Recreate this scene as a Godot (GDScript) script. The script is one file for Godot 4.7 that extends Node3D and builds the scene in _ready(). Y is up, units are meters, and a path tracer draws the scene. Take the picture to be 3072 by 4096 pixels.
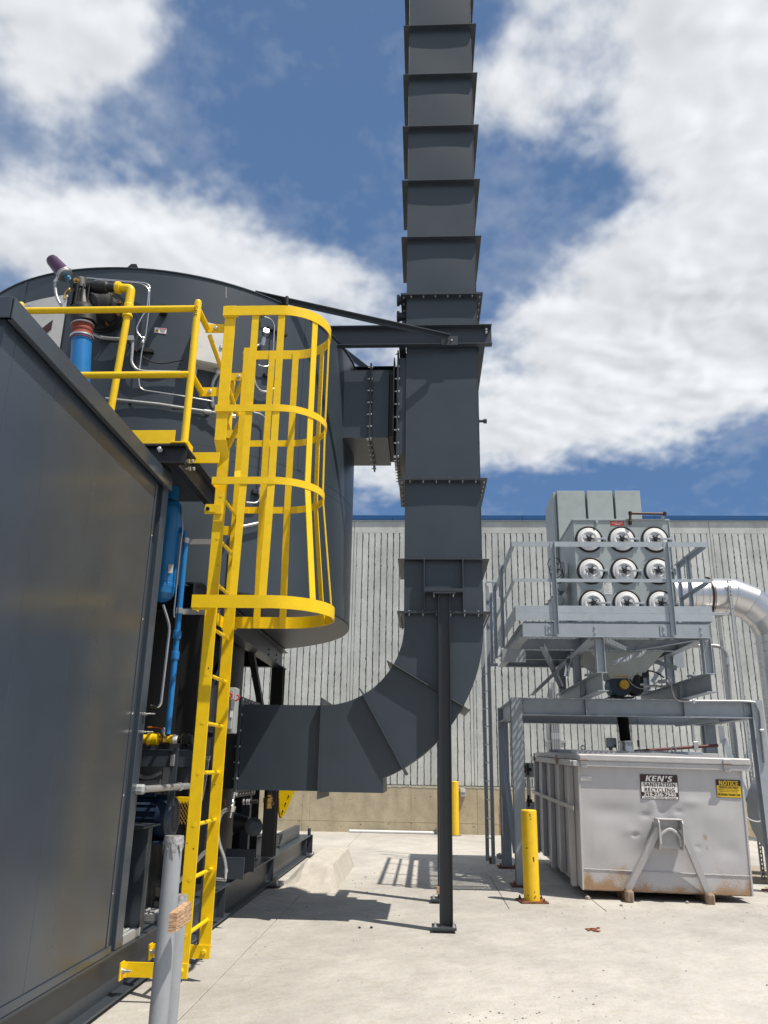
extends Node3D
# Industrial yard: thermal oxidizer with caged ladder, exhaust stack, dust collector on a steel platform, roll-off container.
# Units are metres, y up. The long axis of the skid runs along -z; the building wall lies across at z = -18.

const TILT := 17.63
const TURN := 3.1
const LEAN := 0.968
const EYE := Vector3(0, 1.34, 0)
const FOCAL := 3198.0 / 4096.0
# windows of the photograph (origin x, origin y, pixels per unit) in which positions were read off
const VA := [0.0, 950.0, 0.60277]
const VB := [700.0, 1150.0, 0.48222]
const VC := [400.0, 1850.0, 0.60277]
const VD := [900.0, 2700.0, 0.60277]
const VE := [1500.0, 2200.0, 0.36166]
const VF := [350.0, 2650.0, 0.60277]
const VG := [0.0, 3100.0, 0.60277]
const VH := [480.0, 2850.0, 0.2486]
const VI := [480.0, 3400.0, 0.31466]
const VJ := [880.0, 2750.0, 0.25316]
const VK := [100.0, 1000.0, 0.36166]
const VL := [1100.0, 3100.0, 0.60277]
const VM := [1300.0, 1050.0, 0.54237]
const V6 := [1900.0, 1900.0, 0.70645]
const V7 := [1900.0, 2800.0, 0.70645]
const V8 := [1850.0, 2950.0, 0.31646]
const VQ := [2100.0, 2950.0, 0.36166]
const VR := [2550.0, 2950.0, 0.31465]
const VS := [2000.0, 2000.0, 0.33755]
const VT := [2500.0, 1940.0, 0.34479]
const VU := [1900.0, 2400.0, 0.36166]
const VW := [2450.0, 2400.0, 0.37492]

const TANK := Vector3(-2.938, 0, -8.375)
const TANK_R := 2.13

var eye_basis: Basis
var bases := {}
var counts := {}
var rng := RandomNumberGenerator.new()
var mt := {}
var bolt_mesh: ArrayMesh
var stud_mesh: ArrayMesh


class MB:
	var v := PackedVector3Array()
	var n := PackedVector3Array()
	var uv := PackedVector2Array()
	var use_uv := false

	func tri(a: Vector3, b: Vector3, c: Vector3, na: Vector3, nb: Vector3, nc: Vector3) -> void:
		if (c - a).cross(b - a).dot(na + nb + nc) >= 0.0:
			v.append_array(PackedVector3Array([a, b, c])); n.append_array(PackedVector3Array([na, nb, nc]))
		else:
			v.append_array(PackedVector3Array([a, c, b])); n.append_array(PackedVector3Array([na, nc, nb]))

	func quad(a: Vector3, b: Vector3, c: Vector3, d: Vector3, nn: Vector3) -> void:
		tri(a, b, c, nn, nn, nn); tri(a, c, d, nn, nn, nn)

	func quads(a: Vector3, b: Vector3, c: Vector3, d: Vector3, na: Vector3, nb: Vector3, nc: Vector3, nd: Vector3) -> void:
		tri(a, b, c, na, nb, nc); tri(a, c, d, na, nc, nd)

	# flat-shaded polygon whose outward side is given
	func flat(pts: Array, nn: Vector3) -> void:
		for i in range(1, pts.size() - 1):
			tri(pts[0], pts[i], pts[i + 1], nn, nn, nn)

	# chamfered box
	func box(c: Vector3, s: Vector3, ch := 0.004, bs := Basis.IDENTITY) -> MB:
		var h := s * 0.5
		ch = minf(ch, minf(h.x, minf(h.y, h.z)) * 0.6)
		var ax := [bs.x, bs.y, bs.z]
		var hh := [h.x, h.y, h.z]
		for k in 3:
			var a: int = (k + 1) % 3
			var b: int = (k + 2) % 3
			for sg in [-1.0, 1.0]:
				var o: Vector3 = c + ax[k] * hh[k] * sg
				var U: Vector3 = ax[a] * (hh[a] - ch)
				var V: Vector3 = ax[b] * (hh[b] - ch)
				quad(o - U - V, o + U - V, o + U + V, o - U + V, ax[k] * sg)
		if ch > 0.0:
			for k in 3:
				var a: int = (k + 1) % 3
				var b: int = (k + 2) % 3
				var L: Vector3 = ax[k] * (hh[k] - ch)
				for sa in [-1.0, 1.0]:
					for sb in [-1.0, 1.0]:
						var p: Vector3 = c + ax[a] * hh[a] * sa + ax[b] * (hh[b] - ch) * sb
						var q: Vector3 = c + ax[a] * (hh[a] - ch) * sa + ax[b] * hh[b] * sb
						quad(p - L, p + L, q + L, q - L, (ax[a] * sa + ax[b] * sb).normalized())
			for sx in [-1.0, 1.0]:
				for sy in [-1.0, 1.0]:
					for sz in [-1.0, 1.0]:
						var nn: Vector3 = (bs.x * sx + bs.y * sy + bs.z * sz).normalized()
						tri(c + bs.x * h.x * sx + bs.y * (h.y - ch) * sy + bs.z * (h.z - ch) * sz, c + bs.x * (h.x - ch) * sx + bs.y * h.y * sy + bs.z * (h.z - ch) * sz, c + bs.x * (h.x - ch) * sx + bs.y * (h.y - ch) * sy + bs.z * h.z * sz, nn, nn, nn)
		return self

	# box between two corners
	func span(a: Vector3, b: Vector3, ch := 0.004) -> MB:
		return box((a + b) * 0.5, (b - a).abs(), ch)

	# straight extrusion of a closed outline from a to b
	func extrude(prof: PackedVector2Array, a: Vector3, b: Vector3, up := Vector3.UP) -> MB:
		var D := (b - a).normalized()
		if absf(D.dot(up)) > 0.98:
			up = Vector3.BACK if absf(D.dot(Vector3.BACK)) < 0.9 else Vector3.RIGHT
		var V := (up - D * D.dot(up)).normalized()
		var U := V.cross(D)
		var p := prof.duplicate()
		if Geometry2D.is_polygon_clockwise(p):
			p.reverse()
		var m := p.size()
		for i in m:
			var e := p[(i + 1) % m] - p[i]
			var nn := (U * e.y - V * e.x).normalized()
			var p0 := U * p[i].x + V * p[i].y
			var p1 := U * p[(i + 1) % m].x + V * p[(i + 1) % m].y
			quad(a + p0, a + p1, b + p1, b + p0, nn)
		var t := Geometry2D.triangulate_polygon(p)
		for i in range(0, t.size(), 3):
			var q: Array = []
			for k in 3:
				q.append(U * p[t[i + k]].x + V * p[t[i + k]].y)
			tri(a + q[0], a + q[1], a + q[2], -D, -D, -D)
			tri(b + q[0], b + q[1], b + q[2], D, D, D)
		return self

	func bar(a: Vector3, b: Vector3, w: float, h: float, up := Vector3.UP) -> MB:
		return extrude(PackedVector2Array([Vector2(-w / 2, -h / 2), Vector2(w / 2, -h / 2), Vector2(w / 2, h / 2), Vector2(-w / 2, h / 2)]), a, b, up)

	# round tube along points
	func tube(pts: Array, r: float, k := 10, r_end := -1.0) -> MB:
		var m := pts.size()
		var T: Array = []
		for i in m:
			var d: Vector3 = (pts[mini(i + 1, m - 1)] - pts[maxi(i - 1, 0)])
			T.append(d.normalized())
		var U: Vector3 = T[0].cross(Vector3.UP if absf(T[0].y) < 0.9 else Vector3.RIGHT).normalized()
		var rings: Array = []
		var norms: Array = []
		for i in m:
			U = (U - T[i] * T[i].dot(U)).normalized()
			var W: Vector3 = T[i].cross(U)
			var ring := PackedVector3Array()
			var nr := PackedVector3Array()
			var rr := r if r_end < 0.0 else lerpf(r, r_end, float(i) / (m - 1))
			for j in k:
				var an := TAU * j / k
				var d: Vector3 = U * cos(an) + W * sin(an)
				ring.append(pts[i] + d * rr); nr.append(d)
			rings.append(ring); norms.append(nr)
		for i in m - 1:
			for j in k:
				var j2 := (j + 1) % k
				quads(rings[i][j], rings[i][j2], rings[i + 1][j2], rings[i + 1][j], norms[i][j], norms[i][j2], norms[i + 1][j2], norms[i + 1][j])
		for j in range(1, k - 1):
			tri(rings[0][0], rings[0][j], rings[0][j + 1], -T[0], -T[0], -T[0])
			tri(rings[m - 1][0], rings[m - 1][j], rings[m - 1][j + 1], T[m - 1], T[m - 1], T[m - 1])
		return self

	# turned shape: profile of (radius, distance along axis); creased rings
	func lathe(o: Vector3, axis: Vector3, prof: Array, k := 24, closed_ends := true) -> MB:
		var A := axis.normalized()
		var U := A.cross(Vector3.UP if absf(A.y) < 0.9 else Vector3.RIGHT).normalized()
		var W := A.cross(U)
		for i in prof.size() - 1:
			var a: Vector2 = prof[i]
			var b: Vector2 = prof[i + 1]
			var e := b - a
			if e.length() < 1e-6:
				continue
			var nr := Vector2(e.y, -e.x).normalized()
			for j in k:
				var d0 := U * cos(TAU * j / k) + W * sin(TAU * j / k)
				var d1 := U * cos(TAU * (j + 1) / k) + W * sin(TAU * (j + 1) / k)
				var n0 := d0 * nr.x + A * nr.y
				var n1 := d1 * nr.x + A * nr.y
				quads(o + d0 * a.x + A * a.y, o + d1 * a.x + A * a.y, o + d1 * b.x + A * b.y, o + d0 * b.x + A * b.y, n0, n1, n1, n0)
		if closed_ends:
			for end in [0, prof.size() - 1]:
				var p: Vector2 = prof[end]
				if p.x < 1e-5:
					continue
				var nn := -A if end == 0 else A
				for j in range(1, k - 1):
					var q: Array = []
					for jj in [0, j, j + 1]:
						q.append(o + (U * cos(TAU * jj / k) + W * sin(TAU * jj / k)) * p.x + A * p.y)
					tri(q[0], q[1], q[2], nn, nn, nn)
		return self

	func cyl(a: Vector3, b: Vector3, r: float, k := 16) -> MB:
		return lathe(a, b - a, [Vector2(r, 0), Vector2(r, (b - a).length())], k)

	# flat bar following a level path: height along y, thickness t to the left of the path
	func ribbon(pts: Array, hgt: float, t: float) -> MB:
		var m := pts.size()
		var ins: Array = []
		var outs: Array = []
		for i in m:
			var d: Vector3 = (pts[mini(i + 1, m - 1)] - pts[maxi(i - 1, 0)]).normalized()
			var s := d.cross(Vector3.UP).normalized()
			ins.append(pts[i] - s * t * 0.5); outs.append(pts[i] + s * t * 0.5)
		var H := Vector3.UP * hgt * 0.5
		for i in m - 1:
			var s0: Vector3 = (outs[i] - ins[i]).normalized()
			var s1: Vector3 = (outs[i + 1] - ins[i + 1]).normalized()
			quads(outs[i] - H, outs[i + 1] - H, outs[i + 1] + H, outs[i] + H, s0, s1, s1, s0)
			quads(ins[i] - H, ins[i + 1] - H, ins[i + 1] + H, ins[i] + H, -s0, -s1, -s1, -s0)
			quad(outs[i] + H, outs[i + 1] + H, ins[i + 1] + H, ins[i] + H, Vector3.UP)
			quad(outs[i] - H, outs[i + 1] - H, ins[i + 1] - H, ins[i] - H, Vector3.DOWN)
		for i in [0, m - 1]:
			var d: Vector3 = (pts[1] - pts[0]).normalized() * -1.0 if i == 0 else (pts[m - 1] - pts[m - 2]).normalized()
			quad(outs[i] - H, outs[i] + H, ins[i] + H, ins[i] - H, d)
		return self

	# rectangular frame of flat bar round an opening of half sizes hu, hv
	func frame(c: Vector3, U: Vector3, V: Vector3, hu: float, hv: float, pr: float, t: float) -> MB:
		var N := U.cross(V).normalized()
		var bs := Basis(U, V, N)
		box(c + V * (hv + pr * 0.5), Vector3((hu + pr) * 2, pr, t), 0.001, bs)
		box(c - V * (hv + pr * 0.5), Vector3((hu + pr) * 2, pr, t), 0.001, bs)
		box(c + U * (hu + pr * 0.5), Vector3(pr, hv * 2, t), 0.001, bs)
		box(c - U * (hu + pr * 0.5), Vector3(pr, hv * 2, t), 0.001, bs)
		return self

	# outline in a plane given thickness along N (centred on the plane origin)
	func slab(o: Vector3, U: Vector3, V: Vector3, poly: PackedVector2Array, t: float) -> MB:
		var N := U.cross(V).normalized()
		return extrude_axes(poly, o - N * t * 0.5, o + N * t * 0.5, U, V)

	func extrude_axes(prof: PackedVector2Array, a: Vector3, b: Vector3, U: Vector3, V: Vector3) -> MB:
		var D := (b - a).normalized()
		var p := prof.duplicate()
		if Geometry2D.is_polygon_clockwise(p):
			p.reverse()
		var m := p.size()
		for i in m:
			var e := p[(i + 1) % m] - p[i]
			var nn := (U * e.y - V * e.x).normalized()
			var p0 := U * p[i].x + V * p[i].y
			var p1 := U * p[(i + 1) % m].x + V * p[(i + 1) % m].y
			quad(a + p0, a + p1, b + p1, b + p0, nn)
		var t := Geometry2D.triangulate_polygon(p)
		for i in range(0, t.size(), 3):
			var q: Array = []
			for k in 3:
				q.append(U * p[t[i + k]].x + V * p[t[i + k]].y)
			tri(a + q[0], a + q[1], a + q[2], -D, -D, -D)
			tri(b + q[0], b + q[1], b + q[2], D, D, D)
		return self

	func done() -> ArrayMesh:
		var arr := []
		arr.resize(Mesh.ARRAY_MAX)
		arr[Mesh.ARRAY_VERTEX] = v
		arr[Mesh.ARRAY_NORMAL] = n
		if use_uv:
			arr[Mesh.ARRAY_TEX_UV] = uv
		var m := ArrayMesh.new()
		m.add_surface_from_arrays(Mesh.PRIMITIVE_TRIANGLES, arr)
		return m


# ---------- positions read off the photograph ----------
func ray(x: float, y: float) -> Vector3:
	return (eye_basis * Vector3((x - 1536.0) / 3198.0, -(y - 2048.0) / 3198.0, -1.0)).normalized()

func at_z(w: Array, x: float, y: float, z: float) -> Vector3:
	var d := ray(w[0] + x * w[2], w[1] + y * w[2])
	return EYE + d * ((z - EYE.z) / d.z)

func at_x(w: Array, x: float, y: float, xx: float) -> Vector3:
	var d := ray(w[0] + x * w[2], w[1] + y * w[2])
	return EYE + d * ((xx - EYE.x) / d.x)

func at_y(w: Array, x: float, y: float, yy: float) -> Vector3:
	var d := ray(w[0] + x * w[2], w[1] + y * w[2])
	return EYE + d * ((yy - EYE.y) / d.y)

# point on the tank shell, off metres outside it
func on_tank(w: Array, x: float, y: float, off := 0.0) -> Vector3:
	var d := ray(w[0] + x * w[2], w[1] + y * w[2])
	var a := d.x * d.x + d.z * d.z
	var ex := EYE.x - TANK.x
	var ez := EYE.z - TANK.z
	var b := 2.0 * (d.x * ex + d.z * ez)
	var c := ex * ex + ez * ez - (TANK_R + off) * (TANK_R + off)
	return EYE + d * ((-b - sqrt(maxf(b * b - 4.0 * a * c, 0.0))) / (2.0 * a))

func tank_out(p: Vector3) -> Vector3:
	return Vector3(p.x - TANK.x, 0, p.z - TANK.z).normalized()


# ---------- nodes ----------
func numbered(called: String) -> String:
	var k: int = counts.get(called, -1) + 1
	counts[called] = k
	return called if k == 0 else "%s_%03d" % [called, k]

func thing(called: String, label: String, category: String, base: Vector3, group := "") -> Node3D:
	var o := Node3D.new()
	o.name = numbered(called)
	add_child(o)
	o.position = base
	bases[o] = base
	o.set_meta("label", label)
	o.set_meta("category", category)
	if group != "":
		o.set_meta("group", group)
	return o

func part(parent: Node3D, called: String, mb: MB, m: Material) -> MeshInstance3D:
	var o := MeshInstance3D.new()
	o.name = called
	o.mesh = mb.done()
	o.material_override = m
	o.position = -bases.get(parent, Vector3.ZERO)
	parent.add_child(o, true)
	return o

# one mesh that is a thing of its own
func single(called: String, mb: MB, m: Material, label: String, category: String, base: Vector3, group := "") -> MeshInstance3D:
	var o := MeshInstance3D.new()
	o.name = numbered(called)
	for i in mb.v.size():
		mb.v[i] -= base
	o.mesh = mb.done()
	o.material_override = m
	o.position = base
	add_child(o)
	o.set_meta("label", label)
	o.set_meta("category", category)
	if group != "":
		o.set_meta("group", group)
	return o

func inst(parent: Node3D, called: String, mesh: Mesh, m: Material, t: Transform3D) -> MeshInstance3D:
	var o := MeshInstance3D.new()
	o.name = called
	o.mesh = mesh
	o.material_override = m
	t.origin -= bases.get(parent, Vector3.ZERO)
	o.transform = t
	parent.add_child(o, true)
	return o

func structure(called: String, mb: MB, m: Material) -> MeshInstance3D:
	var o := MeshInstance3D.new()
	o.name = numbered(called)
	o.mesh = mb.done()
	o.material_override = m
	add_child(o)
	o.set_meta("kind", "structure")
	return o

func towards(axis: Vector3) -> Basis:
	var A := axis.normalized()
	var U := A.cross(Vector3.UP if absf(A.y) < 0.9 else Vector3.RIGHT).normalized()
	return Basis(U, A, U.cross(A))

func bolt(parent: Node3D, p: Vector3, axis: Vector3, m: Material = null, s := 1.0) -> void:
	inst(parent, "bolt", bolt_mesh, m if m else mt.zinc, Transform3D(towards(axis).scaled(Vector3.ONE * s), p))

func stud(parent: Node3D, p: Vector3, axis: Vector3, m: Material = null, s := 1.0) -> void:
	inst(parent, "bolt", stud_mesh, m if m else mt.zinc, Transform3D(towards(axis).scaled(Vector3.ONE * s), p))

# polyline with its corners rounded
func bent(pts: Array, rad: float, seg := 5) -> Array:
	var out := [pts[0]]
	for i in range(1, pts.size() - 1):
		var a: Vector3 = pts[i - 1]
		var b: Vector3 = pts[i]
		var c: Vector3 = pts[i + 1]
		var r := minf(rad, minf((a - b).length(), (c - b).length()) * 0.49)
		var p := b + (a - b).normalized() * r
		var q := b + (c - b).normalized() * r
		for k in seg + 1:
			var t := float(k) / seg
			out.append(p.lerp(b, t).lerp(b.lerp(q, t), t))
	out.append(pts[-1])
	return out

# smooth curve through points
func curve(pts: Array, seg := 6) -> Array:
	var out := []
	var m := pts.size()
	for i in m - 1:
		var p0: Vector3 = pts[maxi(i - 1, 0)]
		var p1: Vector3 = pts[i]
		var p2: Vector3 = pts[i + 1]
		var p3: Vector3 = pts[mini(i + 2, m - 1)]
		for k in seg:
			out.append(p1.cubic_interpolate(p2, p0, p3, float(k) / seg))
	out.append(pts[-1])
	return out

func i_outline(h: float, w: float, tw: float, tf: float) -> PackedVector2Array:
	var a := w / 2
	var b := h / 2
	var t := tw / 2
	return PackedVector2Array([Vector2(-a, -b), Vector2(a, -b), Vector2(a, -b + tf), Vector2(t, -b + tf), Vector2(t, b - tf), Vector2(a, b - tf), Vector2(a, b), Vector2(-a, b), Vector2(-a, b - tf), Vector2(-t, b - tf), Vector2(-t, -b + tf), Vector2(-a, -b + tf)])

# web on the v axis at u = 0, flanges towards +u (w may be negative)
func c_outline(h: float, w: float, t: float) -> PackedVector2Array:
	var b := h / 2
	var s := signf(w)
	return PackedVector2Array([Vector2(0, -b), Vector2(w, -b), Vector2(w, -b + t), Vector2(t * s, -b + t), Vector2(t * s, b - t), Vector2(w, b - t), Vector2(w, b), Vector2(0, b)])

# legs along +u and +v (signs allowed)
func l_outline(w: float, h: float, t: float) -> PackedVector2Array:
	var sw := signf(w)
	var sh := signf(h)
	return PackedVector2Array([Vector2(0, 0), Vector2(w, 0), Vector2(w, t * sh), Vector2(t * sw, t * sh), Vector2(t * sw, h), Vector2(0, h)])

func lin(r: float, g: float, b: float) -> Color:
	return Color(r, g, b).linear_to_srgb()


# ---------- materials ----------
func noise_bytes(sd: int, freq: float, oct: int, size: int, kind := FastNoiseLite.TYPE_SIMPLEX_SMOOTH) -> PackedByteArray:
	var f := FastNoiseLite.new()
	f.seed = sd
	f.noise_type = kind
	f.frequency = freq
	f.fractal_octaves = oct
	f.fractal_gain = 0.55
	return f.get_seamless_image(size, size, false, false, 0.12).get_data()

# grey picture whose values run from lo to hi
func grey(sd: int, freq: float, oct: int, size: int, lo: float, hi: float) -> ImageTexture:
	var b := noise_bytes(sd, freq, oct, size)
	var lut := PackedByteArray()
	lut.resize(256)
	for i in 256:
		lut[i] = int(clampf(lerpf(lo, hi, i / 255.0), 0, 1) * 255.0)
	for i in b.size():
		b[i] = lut[b[i]]
	return ImageTexture.create_from_image(Image.create_from_data(size, size, false, Image.FORMAT_L8, b))

func relief(sd: int, freq: float, oct: int, size: int, strength: float) -> ImageTexture:
	var im := Image.create_from_data(size, size, false, Image.FORMAT_L8, noise_bytes(sd, freq, oct, size))
	im.convert(Image.FORMAT_RGBA8)
	im.bump_map_to_normal_map(strength)
	return ImageTexture.create_from_image(im)

# weathered concrete: broad tone, fine grain, dark pits
func concrete(sd: int, size: int, base: Color, broad: float, grain: float, pit_at: int, pit_dark: float, tint: Color, holes := 0) -> ImageTexture:
	var a := noise_bytes(sd, 0.006, 5, size)
	var b := noise_bytes(sd + 1, 0.14, 3, size)
	var c := noise_bytes(sd + 2, 0.05, 3, size, FastNoiseLite.TYPE_CELLULAR)
	var d := noise_bytes(sd + 3, 0.03, 4, size)
	var o := PackedByteArray()
	o.resize(size * size * 3)
	for i in size * size:
		var k := 1.0 + (a[i] / 127.5 - 1.0) * broad + (b[i] / 127.5 - 1.0) * grain
		if c[i] < pit_at and d[i] > 150:
			k *= 1.0 - pit_dark * minf(1.0, (pit_at - c[i]) / 12.0)
		var t := clampf((d[i] - 128) / 127.0, 0.0, 1.0)
		o[i * 3] = int(clampf(base.r * k * lerpf(1.0, tint.r, t), 0, 1) * 255)
		o[i * 3 + 1] = int(clampf(base.g * k * lerpf(1.0, tint.g, t), 0, 1) * 255)
		o[i * 3 + 2] = int(clampf(base.b * k * lerpf(1.0, tint.b, t), 0, 1) * 255)
	var im := Image.create_from_data(size, size, false, Image.FORMAT_RGB8, o)
	# air holes left by the casting
	var r := RandomNumberGenerator.new()
	r.seed = sd
	for k in holes:
		var cx := r.randi_range(12, size - 12)
		var cy := r.randi_range(12, size - 12)
		if a[cy * size + cx] < 118 and r.randf() < 0.8:
			continue
		var rx := 1.0 + 5.0 * pow(r.randf(), 3.0)
		var ry := rx * r.randf_range(0.5, 1.0)
		for y in range(-int(ry) - 1, int(ry) + 2):
			for x in range(-int(rx) - 1, int(rx) + 2):
				if (x * x) / (rx * rx) + (y * y) / (ry * ry) < 1.0 + r.randf_range(-0.3, 0.3):
					im.set_pixel(cx + x, cy + y, Color(0.30, 0.27, 0.22))
	return ImageTexture.create_from_image(im)

func world_map(m: StandardMaterial3D, tex: Texture2D, scale: float) -> void:
	m.albedo_texture = tex
	m.uv1_triplanar = true
	m.uv1_world_triplanar = true
	m.uv1_triplanar_sharpness = 8.0
	m.uv1_scale = Vector3.ONE * scale

func second_map(m: StandardMaterial3D, tex: Texture2D, scale: float) -> void:
	m.detail_enabled = true
	m.detail_blend_mode = BaseMaterial3D.BLEND_MODE_MUL
	m.detail_albedo = tex
	m.detail_uv_layer = BaseMaterial3D.DETAIL_UV_2
	m.uv2_triplanar = true
	m.uv2_world_triplanar = true
	m.uv2_triplanar_sharpness = 8.0
	m.uv2_scale = Vector3.ONE * scale

func paint(c: Color, rough: float, metal := 0.0, tex: Texture2D = null, scale := 1.0) -> StandardMaterial3D:
	var m := StandardMaterial3D.new()
	m.albedo_color = c
	m.roughness = rough
	m.metallic = metal
	if tex:
		world_map(m, tex, scale)
	return m

func make_materials() -> void:
	var mottle := grey(11, 0.012, 4, 512, 0.95, 1.03)
	var fine := grey(12, 0.05, 4, 512, 0.86, 1.06)
	var streak := grey(13, 0.008, 5, 512, 0.55, 1.25)
	var peel := relief(21, 0.09, 2, 256, 1.2)
	var lumps := relief(22, 0.03, 5, 512, 5.0)
	var waves := relief(23, 0.006, 2, 256, 1.4)
	# charcoal powder coat of the oxidizer and stack
	mt.dark = paint(lin(0.039, 0.053, 0.068), 0.36, 0.0, mottle, 0.35)
	mt.dark.normal_enabled = true
	mt.dark.normal_texture = waves
	mt.dark.normal_scale = 0.05
	mt.dark2 = paint(lin(0.037, 0.047, 0.060), 0.42, 0.0, mottle, 0.9)
	mt.cabin = paint(lin(0.040, 0.053, 0.073), 0.23, 0.0, mottle, 0.35)
	mt.cabin.normal_enabled = true
	mt.cabin.normal_texture = waves
	mt.cabin.normal_scale = 0.12
	mt.black = paint(lin(0.011, 0.012, 0.014), 0.52, 0.0, fine, 1.0)
	mt.dark3 = paint(lin(0.022, 0.026, 0.033), 0.40, 0.0, mottle, 0.9)
	mt.rubber = paint(lin(0.012, 0.012, 0.012), 0.75)
	mt.yellow = paint(lin(0.84, 0.555, 0.001), 0.42, 0.0, grey(31, 0.02, 4, 512, 0.96, 1.02), 1.1)
	mt.yellow.normal_enabled = true
	mt.yellow.normal_texture = peel
	mt.yellow.normal_scale = 0.06
	mt.bollard = paint(lin(0.82, 0.53, 0.012), 0.5, 0.0, mottle, 1.2)
	mt.steel = paint(lin(0.315, 0.355, 0.40), 0.46, 0.0, mottle, 0.8)
	mt.rail = paint(lin(0.365, 0.415, 0.47), 0.45, 0.0, mottle, 1.0)
	mt.collector = paint(lin(0.37, 0.415, 0.42), 0.45, 0.0, mottle, 0.7)
	mt.zinc = paint(lin(0.62, 0.63, 0.64), 0.36, 0.85)
	mt.stainless = paint(lin(0.60, 0.60, 0.60), 0.28, 1.0)
	mt.galvanized = paint(lin(0.66, 0.67, 0.69), 0.33, 1.0, grey(33, 0.05, 2, 512, 0.90, 1.02), 1.6)
	mt.conduit = paint(lin(0.42, 0.43, 0.44), 0.42, 0.6, fine, 1.5)
	mt.brass = paint(lin(0.50, 0.32, 0.10), 0.35, 0.9)
	mt.rust = paint(lin(0.20, 0.075, 0.030), 0.85, 0.0, streak, 1.5)
	mt.white = paint(lin(0.74, 0.75, 0.76), 0.38)
	mt.offwhite = paint(lin(0.58, 0.585, 0.57), 0.5, 0.0, mottle, 1.0)
	mt.red = paint(lin(0.50, 0.020, 0.020), 0.45)
	mt.maroon = paint(lin(0.055, 0.012, 0.012), 0.45)
	mt.blue = paint(lin(0.014, 0.17, 0.46), 0.32, 0.0, mottle, 1.2)
	mt.navy = paint(lin(0.008, 0.020, 0.046), 0.42)
	mt.teal = paint(lin(0.02, 0.12, 0.22), 0.45)
	mt.coping = paint(lin(0.014, 0.085, 0.24), 0.38, 0.0, mottle, 0.5)
	mt.sleeve = paint(lin(0.24, 0.050, 0.030), 0.8, 0.0, fine, 3.0)
	mt.purple = paint(lin(0.055, 0.020, 0.060), 0.28, 0.0)
	mt.pipe_brown = paint(lin(0.055, 0.022, 0.016), 0.4, 0.4)
	mt.grey_pipe = paint(lin(0.30, 0.325, 0.36), 0.36, 0.0, mottle, 1.4)
	mt.box_grey = paint(lin(0.33, 0.36, 0.365), 0.42, 0.0, mottle, 1.0)
	mt.tape = paint(lin(0.60, 0.60, 0.61), 0.34, 0.5, grey(35, 0.03, 4, 256, 0.6, 1.1), 4.0)
	mt.tape.normal_enabled = true
	mt.tape.normal_texture = lumps
	mt.tape.normal_scale = 0.8
	mt.grating = paint(lin(0.45, 0.46, 0.47), 0.45, 0.6)
	mt.orange = paint(lin(0.55, 0.14, 0.02), 0.5)
	mt.gauge = paint(lin(0.60, 0.35, 0.03), 0.5)
	mt.mesh_guard = paint(lin(0.42, 0.24, 0.03), 0.5)
	mt.caution = paint(lin(0.75, 0.50, 0.02), 0.45)
	mt.print_black = paint(lin(0.010, 0.010, 0.010), 0.5)
	mt.print_maroon = paint(lin(0.035, 0.010, 0.012), 0.45)
	mt.print_white = paint(lin(0.76, 0.76, 0.75), 0.45)
	mt.print_olive = paint(lin(0.20, 0.14, 0.01), 0.5)
	mt.print_grey = paint(lin(0.52, 0.545, 0.55), 0.5)
	mt.stone = paint(lin(0.36, 0.34, 0.31), 0.9, 0.0, fine, 4.0)
	mt.dark_stone = paint(lin(0.05, 0.05, 0.05), 0.9, 0.0, fine, 4.0)
	# concretes
	var ground_tex := concrete(41, 1024, Color(0.94, 0.932, 0.916), 0.05, 0.05, 26, 0.30, Color(0.97, 0.95, 0.92))
	mt.slab = paint(lin(0.53, 0.522, 0.507), 0.86, 0.0, ground_tex, 0.30)
	second_map(mt.slab, grey(43, 0.007, 5, 512, 0.87, 1.06), 0.062)
	mt.slab.normal_enabled = true
	mt.slab.normal_texture = lumps
	mt.slab.normal_scale = 0.35
	mt.sub = paint(lin(0.16, 0.15, 0.135), 0.95, 0.0, fine, 1.0)
	var wall_tex := concrete(51, 1024, Color(0.92, 0.925, 0.92), 0.06, 0.05, 18, 0.2, Color(0.95, 0.955, 0.96))
	mt.wall = paint(lin(0.50, 0.505, 0.505), 0.9, 0.0, wall_tex, 0.35)
	second_map(mt.wall, streak_down(53), 0.16)
	mt.groove = mt.wall
	mt.walls = []
	for k in 3:
		var wm: StandardMaterial3D = mt.wall.duplicate()
		wm.albedo_color = lin([0.61, 0.64, 0.66][k], [0.632, 0.66, 0.68][k], [0.63, 0.655, 0.675][k])
		mt.walls.append(wm)
	mt.chip = paint(lin(0.46, 0.46, 0.455), 0.95, 0.0, fine, 3.0)
	var found_tex := concrete(61, 1024, Color(0.93, 0.90, 0.83), 0.06, 0.045, 42, 0.5, Color(0.95, 0.94, 0.92), 260)
	mt.foundation = paint(lin(0.53, 0.495, 0.425), 0.88, 0.0, found_tex, 0.42)
	second_map(mt.foundation, streak_down(63), 0.30)
	mt.mortar = paint(lin(0.24, 0.225, 0.19), 0.95, 0.0, wall_tex, 2.0)
	mt.curb = paint(lin(0.56, 0.54, 0.505), 0.92, 0.0, ground_tex, 0.6)
	mt.wood = paint(lin(0.74, 0.55, 0.38), 0.7)
	mt.wood.albedo_texture = wood_tex()
	mt.wood.uv1_triplanar = true
	mt.wood.uv1_scale = Vector3(3, 3, 3)
	var b := MB.new()
	b.lathe(Vector3.ZERO, Vector3.UP, [Vector2(0.011, 0.0), Vector2(0.011, 0.008), Vector2(0.009, 0.010)], 6)
	bolt_mesh = b.done()
	b = MB.new()
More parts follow.
